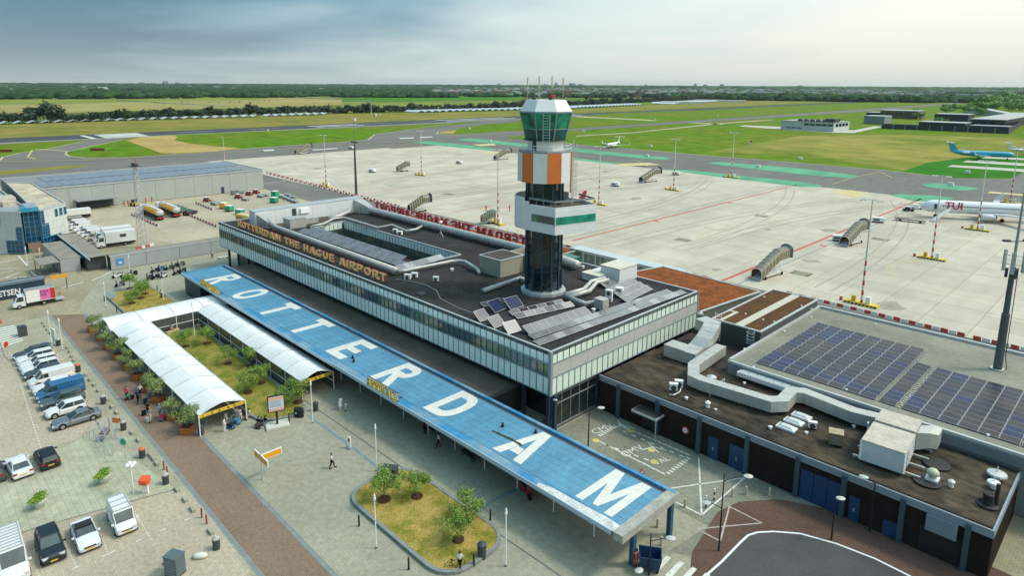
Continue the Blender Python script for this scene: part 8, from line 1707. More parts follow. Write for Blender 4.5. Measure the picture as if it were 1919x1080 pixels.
# ------------------------------------------------------------------ aircraft
def plane(label, p, rz, L, R_, span, body, wing, ttail=False, rear_eng=False, belly=None, text=None, zc=None, tailm_=None):
 t = thing('aeroplane', label, 'aeroplane', p, rz); zc = zc or R_*1.9; h2 = L/2; n = 14; rings = []
 for x, k, dz_ in ((1.0,.06,-.28),(.985,.30,-.22),(.955,.56,-.14),(.91,.80,-.06),(.84,.97,0),(.75,1,0),(-.35,1,0),(-.62,.86,.12),(-.82,.50,.38),(-.96,.20,.60),(-1.0,.08,.66)):
  rings.append([(x*h2, R_*k*cos(2*pi*i/n), zc+dz_*R_+R_*k*sin(2*pi*i/n)) for i in range(n)])
 MB().loft(rings).build('fuselage', body, t, smooth=True)
 c_ = L*.16
 for s_ in (-1,1):
  sw = span/2
  w_ = MB();
  w_.loft([[(c_*.9,s_*R_*.6,zc-R_*.65),(-c_*.35,s_*R_*.6,zc-R_*.55),(-c_*.35,s_*R_*.6,zc-R_*.75),(c_*.9,s_*R_*.6,zc-R_*.9)],[(-c_*.25,s_*sw*.45,zc-R_*.35),(-c_*.65,s_*sw*.45,zc-R_*.32),(-c_*.65,s_*sw*.45,zc-R_*.42),(-c_*.25,s_*sw*.45,zc-R_*.48)],[(-c_*.95,s_*sw,zc+R_*.1),(-c_*1.2,s_*sw,zc+R_*.1),(-c_*1.2,s_*sw,zc+R_*.05),(-c_*.95,s_*sw,zc+R_*.04)]])
  w_.build('wing', wing, t)
  MB().loft([[(-c_*.9,s_*sw,zc+R_*.05),(-c_*1.2,s_*sw,zc+R_*.05),(-c_*1.2,s_*(sw+.06),zc+R_*.05),(-c_*.9,s_*(sw+.06),zc+R_*.05)],[(-c_*1.25,s_*(sw+.3),zc+R_*1.2),(-c_*1.38,s_*(sw+.3),zc+R_*1.2),(-c_*1.38,s_*(sw+.36),zc+R_*1.2),(-c_*1.25,s_*(sw+.36),zc+R_*1.2)]]).build('winglet', wing, t)
  ex, ey, ez, er, el = (c_*.55, R_*2.6, zc-R_*.95, R_*.52, L*.10) if not rear_eng else (-h2*.52, R_*1.45, zc+R_*.35, R_*.42, L*.11)
  e_ = MB(); e_.loft([[(ex+dx_, s_*ey+er*k*cos(2*pi*i/12), ez+er*k*sin(2*pi*i/12)) for i in range(12)] for dx_, k in ((el*.5,.9),(el*.35,1.0),(-el*.2,.95),(-el*.5,.6))]); eo = e_.build('engine', wing, t, smooth=True)
  MB().cyl((ex+el*.505, s_*ey, ez),(ex+el*.512, s_*ey, ez),er*.78,n=12).build('engine_intake', black, eo)
  tz = zc+R_*.75+ (R_*3.0 if ttail else 0); tx_ = -h2*.86-(L*.05 if ttail else 0)
  MB().loft([[(tx_+L*.05,s_*.05,tz),(tx_-L*.04,s_*.05,tz),(tx_-L*.04,s_*.05,tz-.15),(tx_+L*.05,s_*.05,tz-.15)],[(tx_-L*.03,s_*span*.19,tz+.1),(tx_-L*.055,s_*span*.19,tz+.1),(tx_-L*.055,s_*span*.19,tz),(tx_-L*.03,s_*span*.19,tz)]]).build('tailplane', tailm_ or wing, t)
 MB().loft([[(-h2*.70,-.12,zc+R_*.7),(-h2*.98,-.1,zc+R_*.8),(-h2*.98,.1,zc+R_*.8),(-h2*.70,.12,zc+R_*.7)],[(-h2*.93,-.08,zc+R_*3.9),(-h2*1.06,-.06,zc+R_*3.9),(-h2*1.06,.06,zc+R_*3.9),(-h2*.93,.08,zc+R_*3.9)]]).build('fin', tailm_ or body, t)
 wn_ = max(8, int(L*1.1))
 for s_ in (-1,1):
  b = MB()
  for k in range(wn_): x = lerp(.72,-.5,k/(wn_-1))*h2; b.box(x-.13,x+.13,s_*R_*.975-.02,s_*R_*.975+.02,zc+R_*.12,zc+R_*.34)
  o = b.build('cabin_windows', darkgrey, t); o['kind'] = 'stuff'
  MB().box(.80*h2,.80*h2+.8,s_*R_*.97-.03,s_*R_*.97+.03,zc-R_*.35,zc+R_*.5).build('door', midgrey if s_ < 0 else darkgrey, t)
 b = MB(); b.add([(h2*.945,-R_*.42,zc+R_*.14),(h2*.945,R_*.42,zc+R_*.14),(h2*.905,R_*.42,zc+R_*.60),(h2*.905,-R_*.42,zc+R_*.60)],[(0,1,2,3)]); b.build('cockpit_window', darkgrey, t)
 for x, y in ((h2*.78,0),(-c_*.2,R_*1.3),(-c_*.2,-R_*1.3)):
  g_2 = MB().cyl((x,y,.3),(x,y,zc-R_*.7),.10,n=6).build('landing_gear', galv, t); MB().cyl((x,y-.22,R_*.28),(x,y+.22,R_*.28),R_*.28,n=10).build('wheel', rubber, g_2)
 if text: text(t, h2, R_, zc)
 return t
pw_ = mat('aircraft_white', (.74,.76,.77), .3, spec=.6)
def tui(t, h2, R_, zc):
 for s_ in (-1, 1):
  o = bpy.data.objects.new('lettering', text_mesh('TUI', 3.1, mat('tui_red', (.45,.02,.03), .4), .05, .05)); COL.objects.link(o); o.parent = t
  o.location = (h2*.70 if s_ > 0 else h2*.50, s_*(R_*1.005), zc-R_*.22); o.rotation_euler = (pi/2, 0, pi if s_ > 0 else 0)
hd = atan2(-13.0,-23.5)
plane('large white airliner with dark red letters parked at the right edge', (-53.3+19.5*cos(atan2(13,23.5))*1.0, 231.8+19.5*sin(atan2(13,23.5))*1.0, 0), hd, 39.5, 1.95, 35, pw_, mat('aircraft_grey_wing', (.55,.57,.58), .35), text=tui, zc=3.6)
t = thing('air_stairs', 'white open air stairs against the front door of the large airliner', 'boarding stairs', (-46.2,229.6,0), radians(60)); MB().loft([[(-5,-.8,0),(-5,.8,0),(-5,.8,.3),(-5,-.8,.3)],[(0.5,-.8,3.0),(.5,.8,3.0),(.5,.8,3.3),(.5,-.8,3.3)]]).build('stair_flight', frame_p, t); MB().loft([[(-5,-.85,.3),(-5,-.8,.3),(-5,-.8,1.3),(-5,-.85,1.3)],[(.5,-.85,3.3),(.5,-.8,3.3),(.5,-.8,4.3),(.5,-.85,4.3)]]).build('side_panel', white, t)
bl = mat('aircraft_cyan', (.03,.38,.60), .3, spec=.6)
plane('bright blue twin jet with high tail parked on the pale strips', (-76.5,445.5,0), atan2(446.9-437.4,22.0), 31, 1.55, 26, bl, pw_, ttail=True, rear_eng=True)
plane('white business jet parked behind the blue jet', (-62,498,0), radians(20), 22, 1.15, 20, pw_, pw_, ttail=True, rear_eng=True); plane('small white business jet on the taxiway behind the tower', (-255.7,345,0), atan2(332.4-357.7, 5.3), 18.5, 1.15, 19, pw_, pw_, ttail=True, rear_eng=True)
def flagtail(t, h2, R_, zc): pass
plane('small commuter plane with red white blue fin mostly hidden behind the tower', (-141.58,163.27,0), radians(225), 16, .9, 16, pw_, mat('wing_cream', (.60,.58,.52), .4), tailm_=mat('fin_red', (.45,.03,.04), .4), zc=1.7)

# ------------------------------------------------------------------ people
skin_m = mat('skin', (.42,.25,.17), .6)
def skin_mesh(verts, edges, radii, root, sub, m, name):
 me = bpy.data.meshes.new('sk'); me.from_pydata(verts, edges, []); o = bpy.data.objects.new('sk', me); COL.objects.link(o)
 sm_ = o.modifiers.new('s', 'SKIN'); sk = me.skin_vertices[0].data
 for i, r_ in enumerate(radii): sk[i].radius = (r_, r_) if not isinstance(r_, tuple) else r_; sk[i].use_root = (i == root)
 if sub: s2_ = o.modifiers.new('u', 'SUBSURF'); s2_.levels = sub; s2_.render_levels = sub
 bpy.context.view_layer.update(); dg = bpy.context.evaluated_depsgraph_get(); out_ = bpy.data.meshes.new_from_object(o.evaluated_get(dg)); bpy.data.objects.remove(o); bpy.data.meshes.remove(me)
 out_.name = name; out_.materials.clear(); out_.materials.append(m)
 for q in out_.polygons: q.use_smooth = True
 return out_
def pose(kind):
 P = dict(pel=(0,0,.93), spine=(0,0,1.12), chest=(0,0,1.33), neck=(0,0,1.47), head=(.02,0,1.60), top=(.02,0,1.72))
 st = {'walk': .26, 'stand': .03, 'push': .15, 'sit': 0}[kind]
 for s_, k in ((1,'L'),(-1,'R')):
  f = st*s_
  P['hip'+k] = (0,.09*s_,.90); P['knee'+k] = (f*.5+.05,.10*s_,.49); P['ank'+k] = (f,.10*s_,.09+(.06 if f < -.1 else 0)); P['toe'+k] = (f+.17,.12*s_,.035)
  P['sho'+k] = (0,.18*s_,1.40)
  if kind == 'push': P['elb'+k] = (.16,.22*s_,1.15); P['wri'+k] = (.40,.18*s_,1.08); P['hand'+k] = (.47,.17*s_,1.07)
  else: P['elb'+k] = (-f*.35-.02,.24*s_,1.13); P['wri'+k] = (-f*.7+.06,.25*s_,.89); P['hand'+k] = (-f*.7+.09,.25*s_,.81)
 if kind == 'sit':
  dz_ = -.46
  for k_ in list(P):
   if k_[:3] not in ('kne','ank','toe'): P[k_] = (P[k_][0], P[k_][1], P[k_][2]+dz_)
  for s_, k in ((1,'L'),(-1,'R')): P['knee'+k] = (.44,.13*s_,.46); P['ank'+k] = (.42,.13*s_,.08); P['toe'+k] = (.58,.13*s_,.035); P['elb'+k] = (.08,.24*s_,.68); P['wri'+k] = (.30,.16*s_,.58); P['hand'+k] = (.37,.14*s_,.56)
 return P
_pc = {}
def person_meshes(kind):
 if kind in _pc: return _pc[kind]
 P = pose(kind); N_ = list(P); E_ = [('pel','spine'),('spine','chest'),('chest','neck'),('neck','head'),('head','top')]
 for k in 'LR': E_ += [('pel','hip'+k),('hip'+k,'knee'+k),('knee'+k,'ank'+k),('ank'+k,'toe'+k),('chest','sho'+k),('sho'+k,'elb'+k),('elb'+k,'wri'+k),('wri'+k,'hand'+k)]
 Rr = dict(pel=.12,spine=.115,chest=.135,neck=.055,head=.098,top=.075); Rk = dict(hip=.09,knee=.058,ank=.040,toe=.032,sho=.062,elb=.042,wri=.028,hand=.034)
 V_ = [P[n_] for n_ in N_]; R_ = [Rr.get(n_) or Rk[n_[:-1]] for n_ in N_]; Ed = [(N_.index(a), N_.index(b_)) for a, b_ in E_]
 for k, s_ in (('L',1),('R',-1)):     # four fingers and a thumb
  w_, h_ = Vector(P['wri'+k]), Vector(P['hand'+k]); d = (h_-w_).normalized(); sd_ = Vector((1,0,0)) if abs(d.z) > .6 else Vector((0,1,0)); inn = d.cross(sd_).normalized()*(-s_)
  hi = N_.index('hand'+k)
  for q, (of, ln) in enumerate(((-.028,.070),(-.010,.082),(.010,.078),(.028,.060))):
   a = h_+sd_*of+d*.02; b_ = a+d*ln*.55; c_ = b_+(d*.6+inn*.5).normalized()*ln*.45; V_ += [tuple(a), tuple(b_), tuple(c_)]; n0 = len(V_)-3; Ed += [(hi,n0),(n0,n0+1),(n0+1,n0+2)]; R_ += [.010,.009,.008]
  a = h_-d*.02+sd_*.035; b_ = a+(d*.6+sd_*.7).normalized()*.045; V_ += [tuple(a), tuple(b_)]; n0 = len(V_)-2; Ed += [(hi,n0),(n0,n0+1)]; R_ += [.012,.010]
 body = skin_mesh(V_, Ed, R_, N_.index('pel'), 1, skin_m, 'body')
 def sub_(names, edges, rad, root, nm): return skin_mesh([P[n_] for n_ in names], [(names.index(a), names.index(b_)) for a, b_ in edges], rad, names.index(root), 1, white, nm)
 sn = ['spine','chest','neck','shoL','elbL','shoR','elbR','pel']; shirt = sub_(sn, [('pel','spine'),('spine','chest'),('chest','neck'),('chest','shoL'),('shoL','elbL'),('chest','shoR'),('shoR','elbR')], [.138,.158,.07,.082,.062,.082,.062,.14], 'pel', 'shirt')
 tn = ['pel','hipL','kneeL','ankL','hipR','kneeR','ankR']; tro = sub_(tn, [('pel','hipL'),('hipL','kneeL'),('kneeL','ankL'),('pel','hipR'),('hipR','kneeR'),('kneeR','ankR')], [.14,.108,.078,.058,.108,.078,.058], 'pel', 'trousers')
 hd_ = Vector(P['head'])
 b = MB(); b.lathe([(.02,-.02),(.105,.0),(.118,.05),(.10,.12),(.05,.155),(.01,.16)], 10); b.v = [(x*1.0+hd_.x-.018, y*.92+hd_.y, z+hd_.z) for x, y, z in b.v]; hair = b.mesh('hair', black, True)
 b = MB()
 for s_ in (-1,1): b.obox((hd_.x+.088, hd_.y+.035*s_, hd_.z+.01), (.015,.022,.012));
 face = b.mesh('eyes', black); b = MB(); b.obox((hd_.x+.10, hd_.y, hd_.z-.015), (.035,.022,.035)); nose = b.mesh('nose', skin_m); b = MB(); b.obox((hd_.x+.088, hd_.y, hd_.z-.05), (.015,.045,.010)); mouth = b.mesh('mouth', mat('lips', (.30,.10,.08), .6))
 b = MB()
 for s_ in (-1,1): b.obox((hd_.x, hd_.y+.098*s_, hd_.z), (.03,.02,.05))
 ears = b.mesh('ears', skin_m)
 b = MB()
 for k in 'LR': a, c_ = Vector(P['ank'+k]), Vector(P['toe'+k]); b.obox(((a.x+c_.x)/2+.02, (a.y+c_.y)/2, .045), (.27,.105,.09))
 shoe = b.mesh('shoes', black)
 _pc[kind] = (body, shirt, tro, hair, face, nose, mouth, ears, shoe); return _pc[kind]
hairc = {'brown': mat('hair_brown', (.07,.035,.015), .8), 'blond': mat('hair_blond', (.35,.22,.08), .8), 'black': mat('hair_black', (.012,.010,.010), .8), 'grey': mat('hair_grey', (.35,.34,.32), .8)}
clo = {'white': mat('cloth_white', (.70,.70,.70), .8), 'black': mat('cloth_black', (.015,.015,.018), .85), 'red': mat('cloth_red', (.50,.05,.07), .8), 'navy': mat('cloth_navy', (.02,.03,.06), .85), 'jeans': mat('cloth_jeans', (.12,.20,.32), .85), 'pink': mat('cloth_pink', (.60,.30,.30), .8), 'blue': mat('cloth_blue', (.25,.36,.50), .8), 'orange': mat('hivis_orange', (.80,.16,.05), .7), 'grey': mat('cloth_grey', (.28,.30,.32), .8), 'cream': mat('cloth_cream', (.60,.54,.45), .8)}
def person(p, face_deg, kind, label, top, leg, hair='brown', dress=False, s_=1.0, group=None):
 t = thing('person', label, 'person', p, radians(face_deg), group); ms_ = person_meshes(kind); t.scale = (s_,)*3
 for nm, me, m_ in zip(('body','shirt','trousers','hair','eyes','nose','mouth','ears','shoes'), ms_, (None, clo[top], clo[leg], hairc[hair], None, None, None, None, clo['white'] if leg in ('white','jeans') else None)):
  o = bpy.data.objects.new(nm, me); COL.objects.link(o); o.parent = t
  if m_: o.material_slots[0].link = 'OBJECT'; o.material_slots[0].material = m_
 if dress: MB().lathe([(.15,1.12),(.20,.9),(.27,.5)], 10).build('skirt', clo[top], t)
 return t
def case(p, rz_, label, m_, h=.65):
 t = thing('suitcase', label, 'suitcase', p, rz_); MB().box(-.13,.13,-.22,.22,.06,h).build('shell', m_, t); MB().tube([(-.08,-.12,h),(-.08,-.12,h+.35),(-.08,.12,h+.35),(-.08,.12,h)], .012, 4).build('handle', galv, t)
 for x in (-.1,.1): MB().cyl((x,-.2,.04),(x,.2,.04),.04,n=6).build('wheel', rubber, t)
person((-57.77,30.59,0), 60, 'walk', 'person in white shirt and black trousers striding across the open forecourt', 'white', 'black', 'brown'); person((-68.43,37.79,0), -60, 'stand', 'person in white dress near the ARRIVALS entrance', 'white', 'white', 'brown', True)
person((-67.73,38.13,0), -50, 'stand', 'small child in white beside the person in the white dress', 'white', 'cream', 'blond', s_=.62); person((-53.15,41.25,0), -120, 'walk', 'person in white top and dark trousers walking under the canopy edge', 'white', 'black', 'black')
person((-89.83,19.43,0), -40, 'push', 'person in red top pushing a stroller on the brown path', 'red', 'black', 'brown'); person((-87.74,20.17,0), -40, 'walk', 'person all in dark clothes on the brown path', 'navy', 'black', 'brown'); person((-89.24,20.89,0), -40, 'walk', 'person in white top walking behind the dark dressed one', 'white', 'navy', 'blond')
person((-87.49,21.46,0), -40, 'stand', 'person in pink top and blue jeans near the planters', 'pink', 'jeans', 'brown'); person((-83.44,20.13,0), -60, 'stand', 'person in black top standing behind luggage on the brown path', 'black', 'black', 'black'); person((-81.54,19.88,0), -50, 'walk', 'person in pale grey clothes with a pale suitcase on the path', 'grey', 'cream', 'blond')
person((-81.89,21,0), -50, 'push', 'person in blue white shirt pushing a trolley with red bags', 'blue', 'jeans', 'grey')
t = thing('stroller', 'dark green stroller pushed by the person in red', 'stroller', (-89.37,19.5,0), radians(-40)); MB().obox((0,0,.55),(.55,.42,.3),0,0,.3).build('seat', mat('stroller_green', (.05,.14,.08), .7), t); MB().tube([(-.2,-.2,.5),(-.45,-.2,1.0),(-.45,.2,1.0),(-.2,.2,.5)], .02, 5).build('handle', black, t)
for x in (-.28,.28):
 for y in (-.22,.22): MB().cyl((x,y-.02,.13),(x,y+.02,.13),.13,n=10).build('wheel', rubber, t)
case((-83.66,19.71,0), .3, 'black suitcase left of the person in black', clo['black']); case((-86.78,20.77,0), .5, 'dark suitcase pulled by the person in pink', clo['navy']); case((-81.53,19.53,0), .7, 'silver suitcase held by the person in pale grey', mat('silver_shell', (.45,.48,.46), .3)); case((-89.31,19.97,0), .2, 'small black bag beside the dark dressed person', clo['black'], .5)
trolley((-80.84,20.98,0), radians(-50), 'luggage trolley loaded with red bags on the brown path', mat('red_bags', (.38,.03,.05), .7))
person((-73.1,25.34,0), 50, 'stand', 'person in white standing at the open end of the long tent', 'white', 'white', 'brown'); person((-74.44,26.05,0), 30, 'stand', 'person in pale grey shirt behind the one in white at the tent end', 'grey', 'grey', 'black'); person((-74.13,27.64,0), 200, 'push', 'person in pink top pushing a blue trolley at the tent end', 'pink', 'cream', 'brown'); person((-74.6,27.51,0), 170, 'stand', 'person in white top next to the pink one at the tent end', 'white', 'white', 'blond')
trolley((-73.27,26.21,0), radians(20), 'blue luggage trolley full of dark bags at the tent end', clo['navy']); trolley((-73.81,27.06,0), radians(20), 'second blue luggage trolley behind the loaded one', mat('trolley_blue', (.05,.22,.40), .5))
for p_, tp_, lg_, lab in (((-74.18,28.7,0),'cream','pink','person in cream sitting on the garden kerb by the tent'), ((-71.41,28.68,0),'black','black','leftmost of three dark dressed people sitting on the garden kerb'), ((-71.03,28.9,0),'navy','black','middle of three dark dressed people sitting on the garden kerb'), ((-71.09,29.38,0),'black','jeans','rightmost of three dark dressed people sitting on the garden kerb')): person((p_[0],p_[1],0), -70, 'sit', lab, tp_, lg_, 'brown')
person((-37.15,30.87,0), -60, 'walk', 'person in white and black leaning over the bicycle at the dry island', 'white', 'black', 'brown'); person((-27.06,41.73,0), 150, 'push', 'worker in orange vest behind the large blue bin', 'orange', 'orange', 'black'); person((-129.61,35.53,0), -60, 'stand', 'person in white top with bicycle by the rear island', 'white', 'navy', 'black'); person((-109.73,31.16,0), -20, 'stand', 'person in blue top half hidden by the tent roof', 'blue', 'pink', 'brown')
person((-152.84,53.43,0), -30, 'stand', 'person in white top at the bench by the dark columns', 'white', 'black', 'black'); person((-56.65,42.04,0), -60, 'stand', 'person in dark clothes in the shade near the doors', 'black', 'black', 'black')
for p_, lab in (((-238.6,57,0),'left worker of the orange pair by the hangar wall'), ((-238.7,58.2,0),'right worker of the orange pair by the hangar wall'), ((-240.1,63.9,0),'orange worker right of the yellow loader'), ((-239.9,65.7,0),'orange worker farthest right along the hangar wall'), ((-151.8,138.47,0),'orange worker on the apron left of the flood mast'), ((-146.69,143.99,0),'orange worker on the apron right of the flood mast')): person(p_, -60, 'stand', lab, 'orange', 'orange', 'black', s_=1.15)
t = thing('waste_container', 'large dark blue open waste container beside the black lamp at the bottom', 'waste container', (-26.21,42.44,0), .6)
b = MB(); b.loft([[(-.75,-.6,.25),(.75,-.6,.25),(.75,.6,.25),(-.75,.6,.25)],[(-.95,-.78,1.5),(.95,-.78,1.5),(.95,.78,1.5),(-.95,.78,1.5)],[(-.88,-.70,1.5),(.88,-.70,1.5),(.88,.70,1.5),(-.88,.70,1.5)],[(-.70,-.52,.45),(.70,-.52,.45),(.70,.52,.45),(-.70,.52,.45)]]); b.build('tub', mat('container_blue', (.008,.04,.11), .5), t)
for x in (-.6,.6):
 for y in (-.5,.5): MB().cyl((x,y-.05,.12),(x,y+.05,.12),.12,n=8).build('wheel', rubber, t)

# ------------------------------------------------------------------ far things
random.seed(9)
ftree = []
for k in range(4):
 t = thing('hedgerow_tree', '', 'tree', (0,0,0)); t['group'] = 'tree row beyond the runway'
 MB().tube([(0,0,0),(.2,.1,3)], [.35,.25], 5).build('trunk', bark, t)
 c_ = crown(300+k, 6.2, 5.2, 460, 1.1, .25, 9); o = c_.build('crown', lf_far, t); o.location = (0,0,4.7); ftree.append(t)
used = [False]*4
def far_tree(p, s_, label, group):
 k = random.randrange(4); sc_ = (s_*random.uniform(.9,1.25), s_*random.uniform(.9,1.25), s_*random.uniform(.85,1.15))
 if not used[k]: used[k] = True; ftree[k].location = p; ftree[k].scale = sc_; ftree[k]['label'] = label; ftree[k]['group'] = group
 else: dup(ftree[k], p, random.uniform(0,6), label, group, sc_)
pts = [(-818.6,45.8),(-834.1,96),(-795.7,157.7),(-802.7,214.6),(-825.7,370.6),(-796.6,512.5),(-796.6,787),(-823.2,987.3),(-911.3,1422),(-1032.8,2089.7)]
tot = []
for p, q in zip(pts, pts[1:]):
 L = hypot(q[0]-p[0], q[1]-p[1]); n = int(L/(6.2 if p[1] < 500 else 9.5))
 for i in range(n): u = (i+random.uniform(-.3,.3))/n; tot.append((lerp(p[0],q[0],u)-random.uniform(0,9), lerp(p[1],q[1],u)))
for i, (x, y) in enumerate(tot):
 s_ = 1.0 if random.random() > .12 else 1.35
 if abs(y-130) < 8: s_ = 1.75
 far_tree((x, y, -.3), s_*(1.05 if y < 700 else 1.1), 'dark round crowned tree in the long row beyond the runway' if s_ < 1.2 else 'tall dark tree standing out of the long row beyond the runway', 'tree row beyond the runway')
for p_, lab in (((-2579.1,547.8,0),'lone dark tree far left in the fields'), ((-2627.2,580.4,0),'dark tree beside the lone one in the far fields'), ((-2532.1,638.6,0),'pale green tree at the left of the farm clump'), ((-2524.7,653,0),'tall dark tree of the farm clump'), ((-2506.7,687.9,0),'single small tree right of the farm clump'), ((-2503,574.4,0),'low bush between the lone trees and the farm')): far_tree(p_, 2.0, lab, 'farm trees in the far fields')
for p_, s_ in (((-1274,1858.4,0),1.8),((-1340.6,1929.6,0),1.7),((-1101,1822.1,0),1.9),((-1169,1447.5,0),1.5),((-840.6,1961.4,0),2.4),((-1239.3,1598.3,0),1.6),((-1053,1628.9,0),1.6)): far_tree(p_, s_, 'large green tree standing above the hedge right of the tower', 'large trees right of the tower')
# wood and trees at the right edge
wt = thing('woodland_tree', '', 'tree', (0,0,0)); wt['group'] = 'bright green wood at the right edge'
MB().tube([(0,0,0),(.3,.1,5)], [.5,.3], 5).build('trunk', bark, wt); o = crown(400, 9.5, 8.5, 560, 1.6, .2, 11).build('crown', lf_wood, wt); o.location = (0,0,9.5)
first = True
for A, B, n, s_ in (((-225.4,1309.2,0), (-194.3,1460.6,0), 9, 0.9), ((-254.6,1421.8,0), (-215.3,1709.8,0), 12, 1.1), ((-288.1,1665.7,0), (-257.4,2036.9,0), 12, 1.2), ((-270.7,1285.8,0), (-235.7,1367.8,0), 8, 0.6), ((-327.8,2015.4,0), (-290.8,2341.8,0), 9, 1.4), ((-257.7,1202.1,0), (-227.2,1241.1,0), 6, 0.5)):
 for k in range(n):
  u = k/max(1,n-1); q = (lerp(A[0],B[0],u)+random.uniform(-9,9), lerp(A[1],B[1],u)+random.uniform(-25,25), -.3); sc_ = tuple(s_*random.uniform(.8,1.25) for _ in range(3))
  if first: wt.location = q; wt.scale = sc_; wt['label'] = 'bright green broad tree in the wood at the right edge'; first = False
  else: dup(wt, q, random.uniform(0,6), 'bright green broad tree in the wood at the right edge', 'bright green wood at the right edge', sc_)
for p_, s_, lab in (((-237.1,802.2,0),.35,'round green tree beside the small grey block'), ((-175.3,787.9,0),.4,'green tree behind the dark fence'), ((-263.4,1053,0),.4,'bushy tree left of the dark roofed blocks'), ((-224.6,922.9,0),.4,'second bushy tree left of the dark roofed blocks'), ((-199.3,1108.2,0),.5,'bright green tree behind the gabled hall')):
 dup(wt, p_, random.uniform(0,6), lab, 'trees among the right hand buildings', s_*1.3)
# far buildings on the right
def block_b(label, x0, x1, y0, y1, h, wm, rm, wins_=None, z0=0):
 t = thing('building', label, 'building', (x1, y0, 0))
 MB().box(x0,x1,y0,y1,z0,h).build('wall', wm, t, world=True); MB().box(x0-.3,x1+.3,y0-.3,y1+.3,h,h+.5).build('roof', rm, t, world=True)
 if wins_:
  n, zb_, zh = wins_
  for k in range(n): ww = (x1-x0)/n; MB().box(x0+ww*(k+.2),x0+ww*(k+.8),y0-.15,y0+.05,zb_,zb_+zh).build('window', darkglass, t, world=True)
  m_ = max(2, int((y1-y0)/8))
  for k in range(m_): ww = (y1-y0)/m_; MB().box(x1-.05,x1+.15,y0+ww*(k+.2),y0+ww*(k+.8),zb_,zb_+zh).build('window', darkglass, t, world=True)
 return t
ghb = thing('club_building', 'long low white building with a wavy roof line on the far grass at the right', 'building', (-214.6,612.4,0))
MB().box(-262,-215,612,650,0,7.6).build('wall', mat('pale_grey_white_wall', (.52,.55,.55), .6, n=(.1,.06)), ghb, world=True); MB().box(-262.4,-214.6,611.6,650.4,7.6,8.1).build('roof', midgrey, ghb, world=True)
for k in range(5): MB().box(-241+5.2*k,-236.6+5.2*k,611.7,612.0,4.6,6.4).build('window', mat('green_black_glass', (.02,.09,.03), .2), ghb, world=True)
for k in range(3): MB().box(-257+5.0*k,-253+5.0*k,611.7,612.0,1.6,2.4).build('window', darkgrey, ghb, world=True)
for k in range(4): MB().box(-215.05,-214.8,616+8*k,622+8*k,4,6.6).build('window', darkglass, ghb, world=True)
for k in range(5): MB().lathe([(2.6,8.1),(2.2,9.6),(1.0,10.4),(.1,10.6)], 10, (-246+5.4*k,616)).build('roof_dome', darkgrey, ghb, world=True)
MB().box(-224,-215.5,615,628,8.1,11).build('penthouse', darkgrey, ghb, world=True)
lr = mat('far_light_roof', (.42,.43,.42), .8); dw = mat('far_dark_wall', (.035,.040,.050), .8, n=(.1,.2)); gwl = mat('far_grey_wall', (.22,.25,.28), .7, n=(.1,.1)); brn = mat('far_brown_wall', (.16,.12,.09), .8, n=(.1,.15))
block_b('small grey windowless block right of the long white building', -242,-222,775,800,8,gwl,lr)
block_b('grey two storey building with pale roof behind the small grey block', -272,-230,930,965,9.5,brn,lr,(8,4,3)); block_b('thin dark wing beside the two storey building', -290,-276,935,960,6,dw,lr)
df = thing('prison_fence', 'long dark grey perimeter wall with regular posts at the right', 'fence', (-200.6,694.6,0))
def fence_run(p, q, n):
 for k in range(n): a, c_ = (lerp(p[0],q[0],k/n), lerp(p[1],q[1],k/n)), (lerp(p[0],q[0],(k+1)/n), lerp(p[1],q[1],(k+1)/n)); b = MB(); wall_seg(b, a, c_, 0, 4.7, .3); b.build('fence_panel', dw, df, world=True); MB().box(a[0]-.35,a[0]+.35,a[1]-.35,a[1]+.35,0,5.0).build('post', gwl, df, world=True)
fence_run((-200.6,694.6), (-103.7,702.7), 10); fence_run((-103.7,702.7), (-119,868), 9)
block_b('low dark block with flat roof directly behind the dark wall, left', -180,-142,735,760,5.8,dw,lr,(9,2,2)); block_b('dark long block with white gate opening behind the dark wall', -146,-118,775,1010,8.5,dw,lr,(4,3,3)); block_b('dark flat block at the right behind the dark wall', -134,-106,712,732,5.2,dw,gwl,(10,2,2))
block_b('dark building at the far right picture edge', -98,-50,820,850,7.5,dw,lr,(10,3,2)); block_b('dark low hall left of the long dark block', -205,-172,900,930,8,dw,lr)
t = thing('gabled_hall', 'grey gabled hall in front of the bright wood at the right', 'hall', (-185,1180,0)); MB().loft([[(-222,1120,0),(-172,1120,0),(-172,1120,4),(-197,1120,9),(-222,1120,4)],[(-222,1160,0),(-172,1160,0),(-172,1160,4),(-197,1160,9),(-222,1160,4)]]).build('hall_body', lr, t, world=True)
